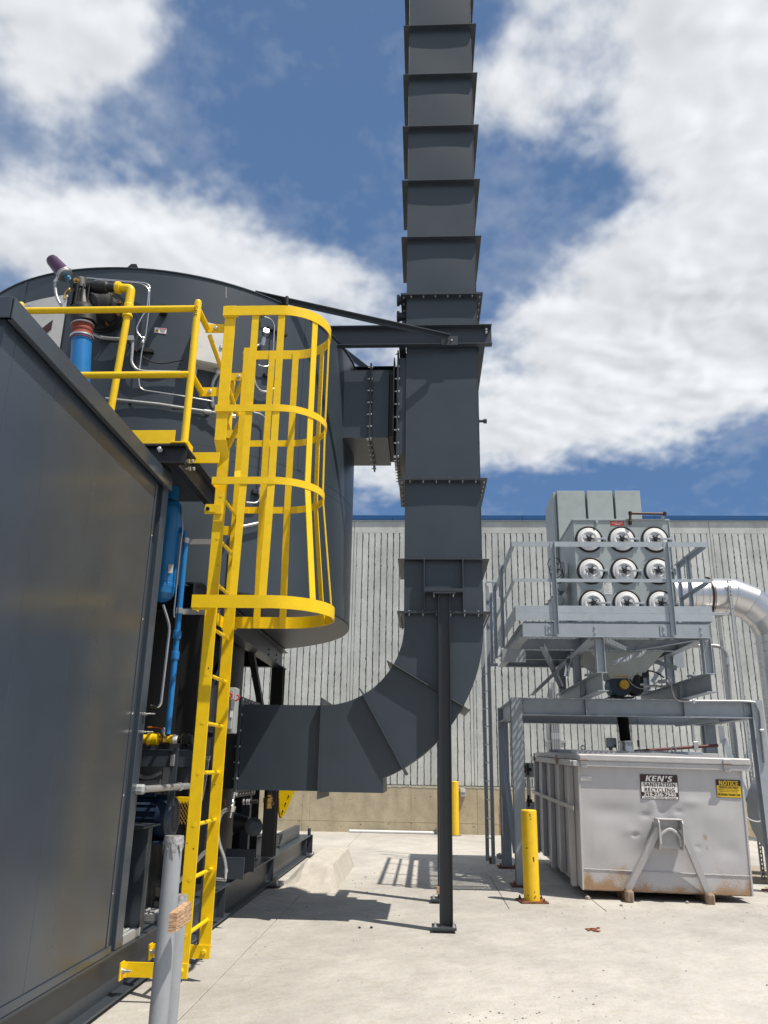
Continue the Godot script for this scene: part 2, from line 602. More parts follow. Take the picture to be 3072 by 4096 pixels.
	b.lathe(Vector3(0, -0.034, 0), Vector3.UP, [Vector2(0.0055, 0.0), Vector2(0.0055, 0.016), Vector2(0.011, 0.016), Vector2(0.011, 0.026), Vector2(0.014, 0.026), Vector2(0.014, 0.029)], 6)
	b.lathe(Vector3(0, 0.010, 0), Vector3.UP, [Vector2(0.012, 0.0), Vector2(0.012, 0.007), Vector2(0.009, 0.010)], 6)
	stud_mesh = b.done()

# rain marks: noise drawn out down the wall
func streak_down(sd: int) -> ImageTexture:
	var f := FastNoiseLite.new()
	f.seed = sd
	f.noise_type = FastNoiseLite.TYPE_SIMPLEX_SMOOTH
	f.frequency = 0.02
	f.fractal_octaves = 4
	var im := f.get_seamless_image(512, 128, false, false, 0.12)
	im.resize(512, 512, Image.INTERPOLATE_CUBIC)
	var b := im.get_data()
	for i in b.size():
		b[i] = int(clampf(0.90 + 0.14 * b[i] / 255.0, 0, 1) * 255)
	return ImageTexture.create_from_image(Image.create_from_data(512, 512, false, Image.FORMAT_L8, b))

func wood_tex() -> ImageTexture:
	var f := FastNoiseLite.new()
	f.seed = 5
	f.frequency = 0.01
	var o := PackedByteArray()
	o.resize(256 * 256 * 3)
	for y in 256:
		for x in 256:
			var g := sin(y * 0.55 + f.get_noise_2d(x * 0.7, y * 3.0) * 9.0) * 0.5 + 0.5
			var k := 0.72 + 0.28 * g
			o[(y * 256 + x) * 3] = int(235 * k)
			o[(y * 256 + x) * 3 + 1] = int(228 * k * (0.9 + 0.1 * g))
			o[(y * 256 + x) * 3 + 2] = int(220 * k * (0.82 + 0.18 * g))
	return ImageTexture.create_from_image(Image.create_from_data(256, 256, false, Image.FORMAT_RGB8, o))


# ---------- sky ----------
const SKY_W := 3072
const SKY_H := 1536
var sky_big: FastNoiseLite
var sky_fine: FastNoiseLite
var sky_warp: FastNoiseLite
# cloud banks: azimuth, elevation, half widths, weight
const BANKS := [[-31.0, 45.0, 8.0, 7.0, 0.52], [-25.0, 33.5, 12.0, 5.0, 0.62], [-8.0, 34.0, 7.0, 3.5, 0.34], [-15.0, 38.0, 6.0, 3.0, 0.22], [-3.0, 28.5, 6.0, 4.5, 0.34], [27.0, 40.0, 10.0, 12.0, 0.46], [14.0, 31.5, 11.0, 6.0, 0.52], [24.0, 25.8, 14.0, 4.2, 0.64], [1.0, 21.0, 8.0, 2.4, 0.24], [27.5, 16.6, 3.0, 1.2, 0.30], [9.0, 45.0, 4.0, 3.0, 0.16], [-11.0, 44.0, 10.0, 6.5, -0.50], [14.0, 19.4, 14.0, 2.6, -0.50], [-4.0, 38.5, 6.0, 4.5, -0.22], [15.0, 37.5, 5.0, 2.6, -0.24], [13.0, 41.0, 3.5, 6.0, -0.22]]

func sky_row(y: int) -> PackedFloat32Array:
	var row := PackedFloat32Array()
	row.resize(SKY_W * 3)
	var el := PI / 2 - PI * (y + 0.5) / SKY_H
	var se := sin(el)
	var ce := cos(el)
	var eld := rad_to_deg(el)
	var near := []
	for b in BANKS:
		var dy: float = (eld - b[1]) / b[3]
		if absf(dy) < 2.4:
			near.append([b[0], b[2], b[4], dy * dy])
	var t := clampf(se, 0.0, 1.0)
	# clear air, linear light
	var air := Vector3(0.072, 0.185, 0.40).lerp(Vector3(0.078, 0.134, 0.255), pow(t, 0.45))
	air = air.lerp(Vector3(0.26, 0.36, 0.48), pow(1.0 - t, 9.0) * 0.8)
	var k := 1.0 / (se + 0.22)
	for x in SKY_W:
		var az := TAU * (x + 0.5) / SKY_W
		if az > PI:
			az -= TAU
		var azd := rad_to_deg(az)
		var bias := 0.0
		for b in near:
			var dx: float = (azd - b[0]) / b[1]
			var q: float = dx * dx + b[3]
			if q < 6.0:
				bias += b[2] * exp(-q)
		if absf(azd) > 40.0 or eld > 52.0:
			# beyond the frame the same broken cover goes on
			bias = lerpf(bias, 0.17, clampf(maxf((absf(azd) - 40.0) / 12.0, (eld - 52.0) / 8.0), 0.0, 1.0))
		var px := sin(az) * ce * k * 100.0
		var pz := -cos(az) * ce * k * 100.0
		var wx := sky_warp.get_noise_2d(px, pz)
		# heaped cloud
		var big := sky_big.get_noise_2d((px + wx * 5.0) * 0.85 + pz * 0.3, (pz - wx * 4.0) * 1.05 - px * 0.2)
		var den := big * 0.85 + bias - 0.02
		var d2 := sky_fine.get_noise_2d(px, pz)
		den += d2 * 0.13
		var al := clampf((den + 0.05) / 0.52, 0.0, 1.0)
		al = al * al * (3.0 - 2.0 * al)
		# thin veil between the heaps
		var veil := clampf(0.16 + bias * 0.9 + wx * 0.55 + d2 * 0.35, 0.0, 1.0) * 0.42
		var c := air.lerp(Vector3(0.50, 0.53, 0.56), veil)
		if al > 0.0:
			# the side towards the sun is brighter
			var lit := clampf(0.55 + (big - sky_big.get_noise_2d((px + wx * 5.0 + 2.2) * 0.85 + pz * 0.3, (pz - wx * 4.0 + 1.4) * 1.05 - px * 0.2)) * 2.2, 0.0, 1.0)
			var thick := clampf(den * 1.25, 0.0, 1.0)
			var lum := lerpf(0.64, lerpf(0.42, 0.74, lit), thick) + 0.045 * d2
			c = c.lerp(Vector3(lum * 0.965, lum * 0.99, lum * 1.02), al * 0.95)
		row[x * 3] = c.x
		row[x * 3 + 1] = c.y
		row[x * 3 + 2] = c.z
	return row

func make_sky() -> Sky:
	sky_big = FastNoiseLite.new()
	sky_big.seed = 77
	sky_big.noise_type = FastNoiseLite.TYPE_SIMPLEX_SMOOTH
	sky_big.frequency = 0.019
	sky_big.fractal_octaves = 5
	sky_big.fractal_gain = 0.5
	sky_fine = FastNoiseLite.new()
	sky_fine.seed = 78
	sky_fine.noise_type = FastNoiseLite.TYPE_SIMPLEX_SMOOTH
	sky_fine.frequency = 0.17
	sky_fine.fractal_octaves = 4
	sky_fine.fractal_gain = 0.6
	sky_warp = FastNoiseLite.new()
	sky_warp.seed = 79
	sky_warp.frequency = 0.03
	sky_warp.fractal_octaves = 3
	var data := PackedFloat32Array()
	for y in SKY_H / 2:
		data.append_array(sky_row(y))
	var low := PackedFloat32Array()
	for x in SKY_W:
		low.append_array(PackedFloat32Array([0.30, 0.31, 0.31]))
	for y in SKY_H / 2:
		data.append_array(low)
	var pano := PanoramaSkyMaterial.new()
	pano.panorama = ImageTexture.create_from_image(Image.create_from_data(SKY_W, SKY_H, false, Image.FORMAT_RGBF, data.to_byte_array()))
	var s := Sky.new()
	s.sky_material = pano
	return s


func _ready() -> void:
	rng.seed = 4711
	# ---- camera ----
	eye_basis = Basis.from_euler(Vector3(deg_to_rad(TILT), deg_to_rad(TURN), deg_to_rad(LEAN)))
	var cam := Camera3D.new()
	cam.name = "camera"
	cam.fov = rad_to_deg(2.0 * atan(0.5 / FOCAL))
	cam.near = 0.05
	cam.far = 600.0
	cam.transform = Transform3D(eye_basis, EYE)
	add_child(cam)
	cam.current = true
	# ---- sky, sun, exposure ----
	var env := Environment.new()
	env.background_mode = Environment.BG_SKY
	env.sky = make_sky()
	env.background_energy_multiplier = 1.0
	env.ambient_light_source = Environment.AMBIENT_SOURCE_SKY
	env.tonemap_mode = Environment.TONE_MAPPER_LINEAR
	env.tonemap_exposure = 1.36
	env.sdfgi_enabled = true
	env.ssao_enabled = true
	env.ssil_enabled = true
	var we := WorldEnvironment.new()
	we.name = "environment"
	we.environment = env
	add_child(we)
	var sun := DirectionalLight3D.new()
	sun.name = "sun"
	sun.light_energy = 1.3
	sun.light_color = Color(1.0, 0.965, 0.91)
	sun.light_angular_distance = 0.5
	sun.shadow_enabled = true
	add_child(sun)
	sun.look_at_from_position(Vector3(0.41, 1.0, 0.25) * 30.0, Vector3.ZERO, Vector3.UP)
	make_materials()
	print("materials ", Time.get_ticks_msec())
	build_ground()
	build_building()
	build_skid()
	build_cabin()
	build_tank()
	build_stack()
	build_access()
	build_burner()
	build_machinery()
	build_steelwork()
	build_collector()
	build_container()
	build_yard_things()
	print("built ", Time.get_ticks_msec())


# ---------- ground ----------
func build_ground() -> void:
	structure("ground", MB.new().box(Vector3(0, -0.08, -20), Vector3(400, 0.08, 400), 0.0), mt.sub)
	# concrete yard: slabs with sawn joints
	var yard := Node3D.new()
	yard.name = "pavement"
	add_child(yard)
	yard.set_meta("kind", "structure")
	# each strip across the yard: its x joints and z joints
	var strips := [[[-16.0, -9.0, -5.2, -1.345], [8.0, 2.0, -3.2, -7.085, -11.4, -15.2, -18.3]], [[-1.345, 6.2, 16.0], [8.0, 1.0, -8.87]], [[-1.345, 0.839, 1.80, 6.2, 16.0], [-8.87, -11.4]], [[-1.345, 1.80, 6.2, 16.0], [-11.4, -15.2, -18.3]]]
	for st in strips:
		var xs: Array = st[0]
		var zs: Array = st[1]
		for i in xs.size() - 1:
			for j in zs.size() - 1:
				var g := 0.0035
				part(yard, "slab", MB.new().span(Vector3(xs[i] + g, -0.04, zs[j] - g), Vector3(xs[i + 1] - g, 0, zs[j + 1] + g), 0.003), mt.slab)
	# gravel strip beyond the container
	var gb := MB.new()
	for i in 14:
		for j in 10:
			var p := Vector3(4.0 + i * 0.16, 0, -10.2 - j * 0.32)
			if absf(p.x - 5.1) > 0.9 + 0.2 * sin(j * 1.7):
				continue
			gb.lathe(p, Vector3.UP, [Vector2(0.20, 0.004), Vector2(0.12, 0.012 + 0.006 * rng.randf()), Vector2(0.001, 0.016)], 7, false)
	var gv := structure("gravel", gb, paint(lin(0.36, 0.31, 0.24), 0.95, 0.0, mt.stone.albedo_texture, 3.0))
	gv.set_meta("kind", "stuff")
	gv.set_meta("label", "tan gravel and dirt lying beside the grey container")
	gv.set_meta("category", "gravel")
	# grit and crumbs of concrete
	var grit := MultiMesh.new()
	grit.transform_format = MultiMesh.TRANSFORM_3D
	grit.use_colors = true
	grit.mesh = stone_mesh(3)
	var spots := []
	for k in 1500:
		var u := rng.randf()
		var p: Vector3
		if u < 0.20:
			p = Vector3(rng.randf_range(-1.3, 4.5), 0, -rng.randf_range(2.5, 9.0))
		elif u < 0.55:
			p = Vector3(rng.randfn(1.0, 0.55), 0, rng.randfn(-11.9, 0.9))
		elif u < 0.72:
			p = Vector3(rng.randfn(-0.55, 0.35), 0, rng.randfn(-10.6, 0.8))
		elif u < 0.84:
			p = Vector3(rng.randf_range(0.9, 4.2), 0, rng.randfn(-8.9, 0.35))
		else:
			p = Vector3(rng.randfn(0.75, 0.3), 0, rng.randfn(-4.9, 0.5))
		spots.append(p)
	grit.instance_count = spots.size()
	for k in spots.size():
		var s := 0.0025 + 0.008 * pow(rng.randf(), 4.0)
		if absf(spots[k].z + 11.9) < 2.0 and rng.randf() < 0.08:
			s *= 1.8
		var bs := Basis(Vector3.UP, rng.randf() * TAU).scaled(Vector3(s, s * 0.7, s * rng.randf_range(0.7, 1.2)))
		grit.set_instance_transform(k, Transform3D(bs, spots[k] + Vector3(0, s * 0.2, 0)))
		var c := rng.randf_range(0.18, 0.55)
		grit.set_instance_color(k, Color(c, c * 0.95, c * 0.88))
	var gi := MultiMeshInstance3D.new()
	gi.name = "debris"
	gi.multimesh = grit
	var gm := paint(Color.WHITE, 0.95)
	gm.vertex_color_use_as_albedo = true
	gi.material_override = gm
	add_child(gi)
	gi.set_meta("kind", "stuff")
	gi.set_meta("label", "small crumbs of concrete and grit on the yard")
	gi.set_meta("category", "debris")

func stone_mesh(sd: int) -> ArrayMesh:
	var r := RandomNumberGenerator.new()
	r.seed = sd
	var b := MB.new()
	var pts := []
	for i in 4:
		var row := []
		for j in 7:
			var th := PI * i / 3.0
			var ph := TAU * j / 7.0
			var k := r.randf_range(0.75, 1.15)
			row.append(Vector3(sin(th) * cos(ph), cos(th), sin(th) * sin(ph)) * k if i in [1, 2] else Vector3(0, cos(th), 0))
		pts.append(row)
	for i in 3:
		for j in 7:
			var q := [pts[i][j], pts[i][(j + 1) % 7], pts[i + 1][(j + 1) % 7], pts[i + 1][j]]
			var c: Vector3 = (q[0] + q[1] + q[2] + q[3]) * 0.25
			b.quad(q[0], q[1], q[2], q[3], c.normalized())
	return b.done()


# ---------- building ----------
const WALL_Z := -18.10

# one upright rib of the panel, its edges broken off raggedly
func rib_mesh(sd: int, h: float, w: float, d: float) -> ArrayMesh:
	var r := RandomNumberGenerator.new()
	r.seed = sd
	var b := MB.new()
	var m := int(h / 0.034)
	var L := []
	var R := []
	for i in m + 1:
		var y := h * i / m
		var jl := absf(r.randfn(0.0, 0.006))
		var jr := absf(r.randfn(0.0, 0.006))
		L.append(Vector3(-w / 2 + minf(jl, 0.034), y, d - minf(jl, 0.02) * 0.4))
		R.append(Vector3(w / 2 - minf(jr, 0.034), y, d - minf(jr, 0.02) * 0.4))
	for i in m:
		var cl: Vector3 = L[i] * Vector3(0.93, 1, 0) + Vector3(0, 0, d)
		var cl2: Vector3 = L[i + 1] * Vector3(0.93, 1, 0) + Vector3(0, 0, d)
		var cr: Vector3 = R[i] * Vector3(0.93, 1, 0) + Vector3(0, 0, d)
		var cr2: Vector3 = R[i + 1] * Vector3(0.93, 1, 0) + Vector3(0, 0, d)
		b.quad(cl, cr, cr2, cl2, Vector3.BACK)
		b.quad(L[i], cl, cl2, L[i + 1], Vector3(-0.25, r.randf_range(-0.2, 0.2), 1).normalized())
		b.quad(R[i], cr, cr2, R[i + 1], Vector3(0.25, r.randf_range(-0.2, 0.2), 1).normalized())
		var l0: Vector3 = L[i] * Vector3(1, 1, 0) - Vector3(0.004, 0, 0)
		var l1: Vector3 = L[i + 1] * Vector3(1, 1, 0) - Vector3(0.004, 0, 0)
		var r0: Vector3 = R[i] * Vector3(1, 1, 0) + Vector3(0.004, 0, 0)
		var r1: Vector3 = R[i + 1] * Vector3(1, 1, 0) + Vector3(0.004, 0, 0)
		var nl := Vector3(-1, (l1.x - l0.x) * 10.0, 0.2).normalized()
		b.quad(l0, L[i], L[i + 1], l1, nl)
		b.quad(r0, R[i], R[i + 1], r1, Vector3(1, -(r1.x - r0.x) * 10.0, 0.2).normalized())
	b.quad(L[m], R[m], R[m] * Vector3(1, 1, 0), L[m] * Vector3(1, 1, 0), Vector3.UP)
	return b.done()

func build_building() -> void:
	var w := thing("concrete_building", "long grey building with ribbed concrete wall panels and a blue roof edge", "building", Vector3(1.0, 0, WALL_Z))
	var low := 0.97
	var top_rib := 6.578
	var d := 0.07
	var joints := [-9.87, -7.14, -4.41, -1.68, 1.054, 3.79, 6.56, 9.29, 12.02, 14.75]
	var ribs := []
	for k in 7:
		ribs.append(rib_mesh(900 + k, top_rib - low, 0.131, d))
	for i in joints.size() - 1:
		var x0: float = joints[i] + 0.008
		var x1: float = joints[i + 1] - 0.008
		var wmat: StandardMaterial3D = mt.walls[[0, 1, 2, 1, 0, 2, 1, 0, 2][i]]
		var pm := MB.new().span(Vector3(x0, low, WALL_Z - 0.22), Vector3(x1, top_rib, WALL_Z - d), 0.002)
		var panel := part(w, "wall_panel", pm, wmat)
		var band := MB.new().span(Vector3(x0, top_rib, WALL_Z - 0.22), Vector3(x1, 6.87, WALL_Z), 0.006)
		part(panel, "top_band", band, wmat)
		# flat margins beside each joint
		for s in [[x0, x0 + 0.055], [x1 - 0.055, x1]]:
			part(panel, "margin", MB.new().span(Vector3(s[0], low, WALL_Z - d - 0.002), Vector3(s[1], top_rib - 0.001, WALL_Z), 0.004), wmat)
		var n := 18
		for k in n:
			var x := lerpf(x0 + 0.055, x1 - 0.055, (k + 0.5) / n)
			var ri := MeshInstance3D.new()
			ri.name = "rib"
			ri.mesh = ribs[rng.randi() % ribs.size()]
			ri.material_override = wmat
			ri.position = Vector3(x, low, WALL_Z - d)
			panel.add_child(ri, true)
		part(w, "joint", MB.new().span(Vector3(joints[i] - 0.007, low, WALL_Z - 0.2), Vector3(joints[i] + 0.007, 6.86, WALL_Z - 0.012), 0.0), mt.chip)
	# body and roof behind the panels
	part(w, "body", MB.new().span(Vector3(-9.8, 0.0, -30), Vector3(14.7, 6.8, WALL_Z - 0.25), 0.0), mt.wall)
	# blue metal roof edge, in lengths
	var cx := -9.9
	while cx < 14.7:
		var cp := part(w, "coping", MB.new().span(Vector3(cx, 6.895, WALL_Z - 0.3), Vector3(cx + 3.04, 7.01, WALL_Z + 0.045), 0.006), mt.coping)
		part(cp, "drip_edge", MB.new().span(Vector3(cx, 6.868, WALL_Z - 0.05), Vector3(cx + 3.04, 6.894, WALL_Z + 0.030), 0.004), mt.rail)
		cx += 3.045
	# cast foundation wall with its form joints
	var fx := [-9.9, -7.0, -4.3, -2.62, -2.46, -0.30, 1.10, 2.6, 4.6, 7.0, 10.0, 14.7]
	for i in fx.size() - 1:
		part(w, "foundation", MB.new().span(Vector3(fx[i] + 0.0015, -0.05, WALL_Z - 0.24), Vector3(fx[i + 1] - 0.0015, 0.925, WALL_Z + 0.03), 0.003), mt.foundation)
	# rough mortar ledge under the panels
	var lb := MB.new()
	var m := 330
	for i in m:
		var xa := lerpf(-9.9, 14.7, float(i) / m)
		var xb := lerpf(-9.9, 14.7, float(i + 1) / m)
		var dz := 0.028 + 0.006 * sin(i * 0.9) + rng.randf() * 0.008
		var dy := 0.905 + rng.randf() * 0.014 + 0.008 * sin(i * 0.31)
		lb.quad(Vector3(xa, dy, WALL_Z + 0.036), Vector3(xb, dy, WALL_Z + 0.036), Vector3(xb, 0.945, WALL_Z + 0.012), Vector3(xa, 0.945, WALL_Z + 0.012), Vector3(rng.randf_range(-0.3, 0.3), 0.7, 0.7).normalized())
		lb.quad(Vector3(xa, 0.945, WALL_Z + 0.012), Vector3(xb, 0.945, WALL_Z + 0.012), Vector3(xb, 0.972, WALL_Z - dz), Vector3(xa, 0.972, WALL_Z - dz), Vector3(0, 0.8, 0.6))
		lb.quad(Vector3(xa, dy - 0.02, WALL_Z + 0.0305), Vector3(xb, dy - 0.02, WALL_Z + 0.0305), Vector3(xb, dy, WALL_Z + 0.036), Vector3(xa, dy, WALL_Z + 0.036), Vector3.BACK)
	part(w, "mortar_ledge", lb, mt.mortar)
	# form seam along the foundation and the rust run below a tie hole
	part(w, "form_seam", MB.new().span(Vector3(-9.8, 0.222, WALL_Z + 0.029), Vector3(14.6, 0.228, WALL_Z + 0.0335), 0.001), mt.foundation)
	var rb := MB.new()
	var p := at_z(V8, 480, 680, WALL_Z + 0.033)
	var yy := 0.885
	var hw := 0.012
	while yy > 0.02:
		var y2 := yy - 0.03
		var h2 := clampf(hw + rng.randf_range(-0.008, 0.010), 0.012, 0.045)
		rb.quad(Vector3(p.x - hw, yy, WALL_Z + 0.0335), Vector3(p.x + hw * 0.8, yy, WALL_Z + 0.0335), Vector3(p.x + h2 * 0.8, y2, WALL_Z + 0.0335), Vector3(p.x - h2, y2, WALL_Z + 0.0335), Vector3.BACK)
		yy = y2
		hw = h2
	part(w, "rust_stain", rb, paint(lin(0.36, 0.20, 0.085), 0.9, 0.0, mt.rust.albedo_texture, 2.0))
	# white plastic pipe lying along the foot of the wall
	var a := at_y(VD, 835, 1027, 0.03)
	var c := at_y(VD, 1388, 1050, 0.03)
	single("white_pipe", MB.new().tube([Vector3(a.x, 0.03, WALL_Z + 0.12), Vector3(c.x, 0.03, WALL_Z + 0.16)], 0.03, 10), mt.white, "long white plastic pipe lying at the foot of the foundation wall", "pipe", Vector3(a.x, 0, WALL_Z + 0.12))
	# pale box on the foundation
	var q := at_z(VL, 1246, 118, WALL_Z + 0.04)
	var lt := thing("wall_box", "small pale grey box fixed to the foundation behind the far yellow bollard", "wall box", Vector3(q.x, q.y - 0.09, WALL_Z + 0.03))
	var body := part(lt, "body", MB.new().box(Vector3(q.x, q.y, WALL_Z + 0.075), Vector3(0.115, 0.17, 0.08), 0.012), mt.box_grey)
	part(body, "cover", MB.new().box(Vector3(q.x, q.y + 0.045, WALL_Z + 0.119), Vector3(0.10, 0.07, 0.012), 0.004), mt.offwhite)
	# roof cameras
	for k in 2:
		var cpos := Vector3(8.62, 7.01, WALL_Z - 0.06) if k == 0 else Vector3(9.34, 7.01, WALL_Z - 0.10)
		var sc := thing("security_camera", ["white bullet camera with a dark lens on the blue roof edge", "white dome camera bracket on the blue roof edge beside the bullet camera"][k], "camera", cpos)
		part(sc, "mount", MB.new().lathe(cpos, Vector3.UP, [Vector2(0.10, 0), Vector2(0.10, 0.03), Vector2(0.045, 0.05), Vector2(0.035, 0.11)], 14), mt.white)
		if k == 0:
			var ax := Vector3(-0.8, 0.22, 0.75).normalized()
			var hd := cpos + Vector3(0, 0.15, 0)
			part(sc, "housing", MB.new().lathe(hd - ax * 0.13, ax, [Vector2(0.045, 0), Vector2(0.06, 0.03), Vector2(0.06, 0.27), Vector2(0.068, 0.27), Vector2(0.068, 0.32)], 16), mt.white)
			part(sc, "lens", MB.new().lathe(hd + ax * 0.15, ax, [Vector2(0.060, 0.0), Vector2(0.060, 0.045), Vector2(0.05, 0.05)], 16), mt.black)
		else:
			part(sc, "housing", MB.new().lathe(cpos + Vector3(0, 0.10, 0), Vector3.UP, [Vector2(0.08, 0), Vector2(0.12, 0.04), Vector2(0.10, 0.12), Vector2(0.03, 0.15)], 14), mt.white)


# ---------- skid frame under the oxidizer ----------
const FACE := -1.775

func build_skid() -> void:
	var s := thing("skid_frame", "long charcoal steel skid of beams and posts carrying the oxidizer", "steel frame", Vector3(FACE - 1.2, 0, -8))
	var ib := i_outline(0.275, 0.15, 0.012, 0.014)
	for x in [FACE - 0.075, -4.2]:
		part(s, "side_beam", MB.new().extrude(ib, Vector3(x, 0.165, -2.6), Vector3(x, 0.165, -13.37)), mt.dark2)
	for z in [-2.7, -5.0, -6.35, -8.2, -10.2, -11.8]:
		part(s, "cross_beam", MB.new().extrude(i_outline(0.24, 0.12, 0.01, 0.012), Vector3(FACE - 0.083, 0.165, z), Vector3(-4.19, 0.165, z)), mt.dark2)
	part(s, "end_beam", MB.new().extrude(c_outline(0.27, 0.07, 0.01), Vector3(FACE + 0.02, 0.165, -13.40), Vector3(-4.2, 0.165, -13.40)), mt.dark2)
	# stiffeners in the open side of the near beam
	for z in [-6.42, -7.75, -10.15, -12.9]:
		part(s, "stiffener", MB.new().span(Vector3(FACE - 0.068, 0.043, z - 0.005), Vector3(FACE - 0.004, 0.287, z + 0.005), 0.001), mt.dark2)
	# feet: plate on shims with an anchor bolt
	for z in [-3.4, -6.62, -9.95, -13.15]:
		var f := part(s, "foot_plate", MB.new().span(Vector3(FACE - 0.15, 0.012, z - 0.11), Vector3(FACE + 0.145, 0.030, z + 0.11), 0.002), mt.dark2)
		part(f, "shim", MB.new().span(Vector3(FACE - 0.15, 0.0, z - 0.115), Vector3(FACE + 0.150, 0.0115, z + 0.115), 0.002), mt.maroon)
		part(f, "anchor_bolt", MB.new().lathe(Vector3(FACE + 0.075, 0.03, z), Vector3.UP, [Vector2(0.024, 0), Vector2(0.024, 0.004), Vector2(0.017, 0.004), Vector2(0.017, 0.018), Vector2(0.009, 0.018), Vector2(0.009, 0.045)], 6), mt.zinc)
	# posts
	var col := i_outline(0.15, 0.15, 0.008, 0.011)
	for x in [FACE - 0.075, -4.2]:
		for z in [-6.36, -10.15]:
			part(s, "post", MB.new().extrude(col, Vector3(x, 0.303, z), Vector3(x, 2.50, z)), mt.black)
	part(s, "post", MB.new().extrude(c_outline(0.10, -0.05, 0.008), Vector3(-1.60, 0.0305, -6.24), Vector3(-1.60, 2.95, -6.24)), mt.dark2)
	for x in [FACE - 0.075, -4.2]:
		part(s, "top_beam", MB.new().extrude(i_outline(0.22, 0.14, 0.01, 0.012), Vector3(x, 2.612, -6.2), Vector3(x, 2.612, -10.35)), mt.dark2)
	for z in [-6.36, -8.3, -10.15]:
		part(s, "top_cross_beam", MB.new().extrude(i_outline(0.20, 0.12, 0.01, 0.012), Vector3(FACE - 0.08, 2.61, z), Vector3(-4.19, 2.61, z)), mt.black)
	for k in [[-6.45, 1.45, -7.8, 2.5], [-8.7, 2.5, -10.05, 1.5]] :
		part(s, "brace", MB.new().extrude(l_outline(0.065, 0.065, 0.008), Vector3(FACE - 0.10, k[1], k[0]), Vector3(FACE - 0.10, k[3], k[2])), mt.black)
	for z in [-9.4, -9.9]:
		for yy in [2.57, 2.63]:
			bolt(s, Vector3(FACE - 0.069, yy, z), Vector3.RIGHT, mt.black)
	# plenum drum under the tank
	part(s, "plenum_drum", MB.new().lathe(Vector3(TANK.x, 0.29, TANK.z), Vector3.UP, [Vector2(1.02, 0), Vector2(1.02, 2.44)], 48), mt.black)
	part(s, "deck_plate", MB.new().span(Vector3(FACE - 0.16, 0.286, -6.0), Vector3(-4.1, 0.296, -13.3), 0.001), mt.black)
	# low frames at the far end of the skid
	part(s, "motor_base", MB.new().extrude(c_outline(0.16, 0.06, 0.01), Vector3(FACE - 0.12, 0.39, -11.2), Vector3(FACE - 0.12, 0.39, -12.9)), mt.dark2)
	part(s, "motor_base", MB.new().extrude(c_outline(0.16, 0.06, 0.01), Vector3(-2.5, 0.39, -12.9), Vector3(-2.5, 0.39, -11.2)), mt.dark2)
	var gs := MB.new().extrude_axes(PackedVector2Array([Vector2(0, 0), Vector2(0.32, 0), Vector2(0.32, 0.03), Vector2(0.05, 0.17), Vector2(0, 0.17)]), Vector3(FACE - 0.11, 0.303, -11.4), Vector3(FACE - 0.10, 0.303, -11.4), Vector3(0, 0, 1), Vector3(0, 1, 0))
	part(s, "gusset", gs, mt.dark2)
	part(s, "tie_plate", MB.new().span(Vector3(FACE - 0.045, 0.303, -13.3), Vector3(FACE + 0.0, 0.40, -13.25), 0.002), mt.dark2)


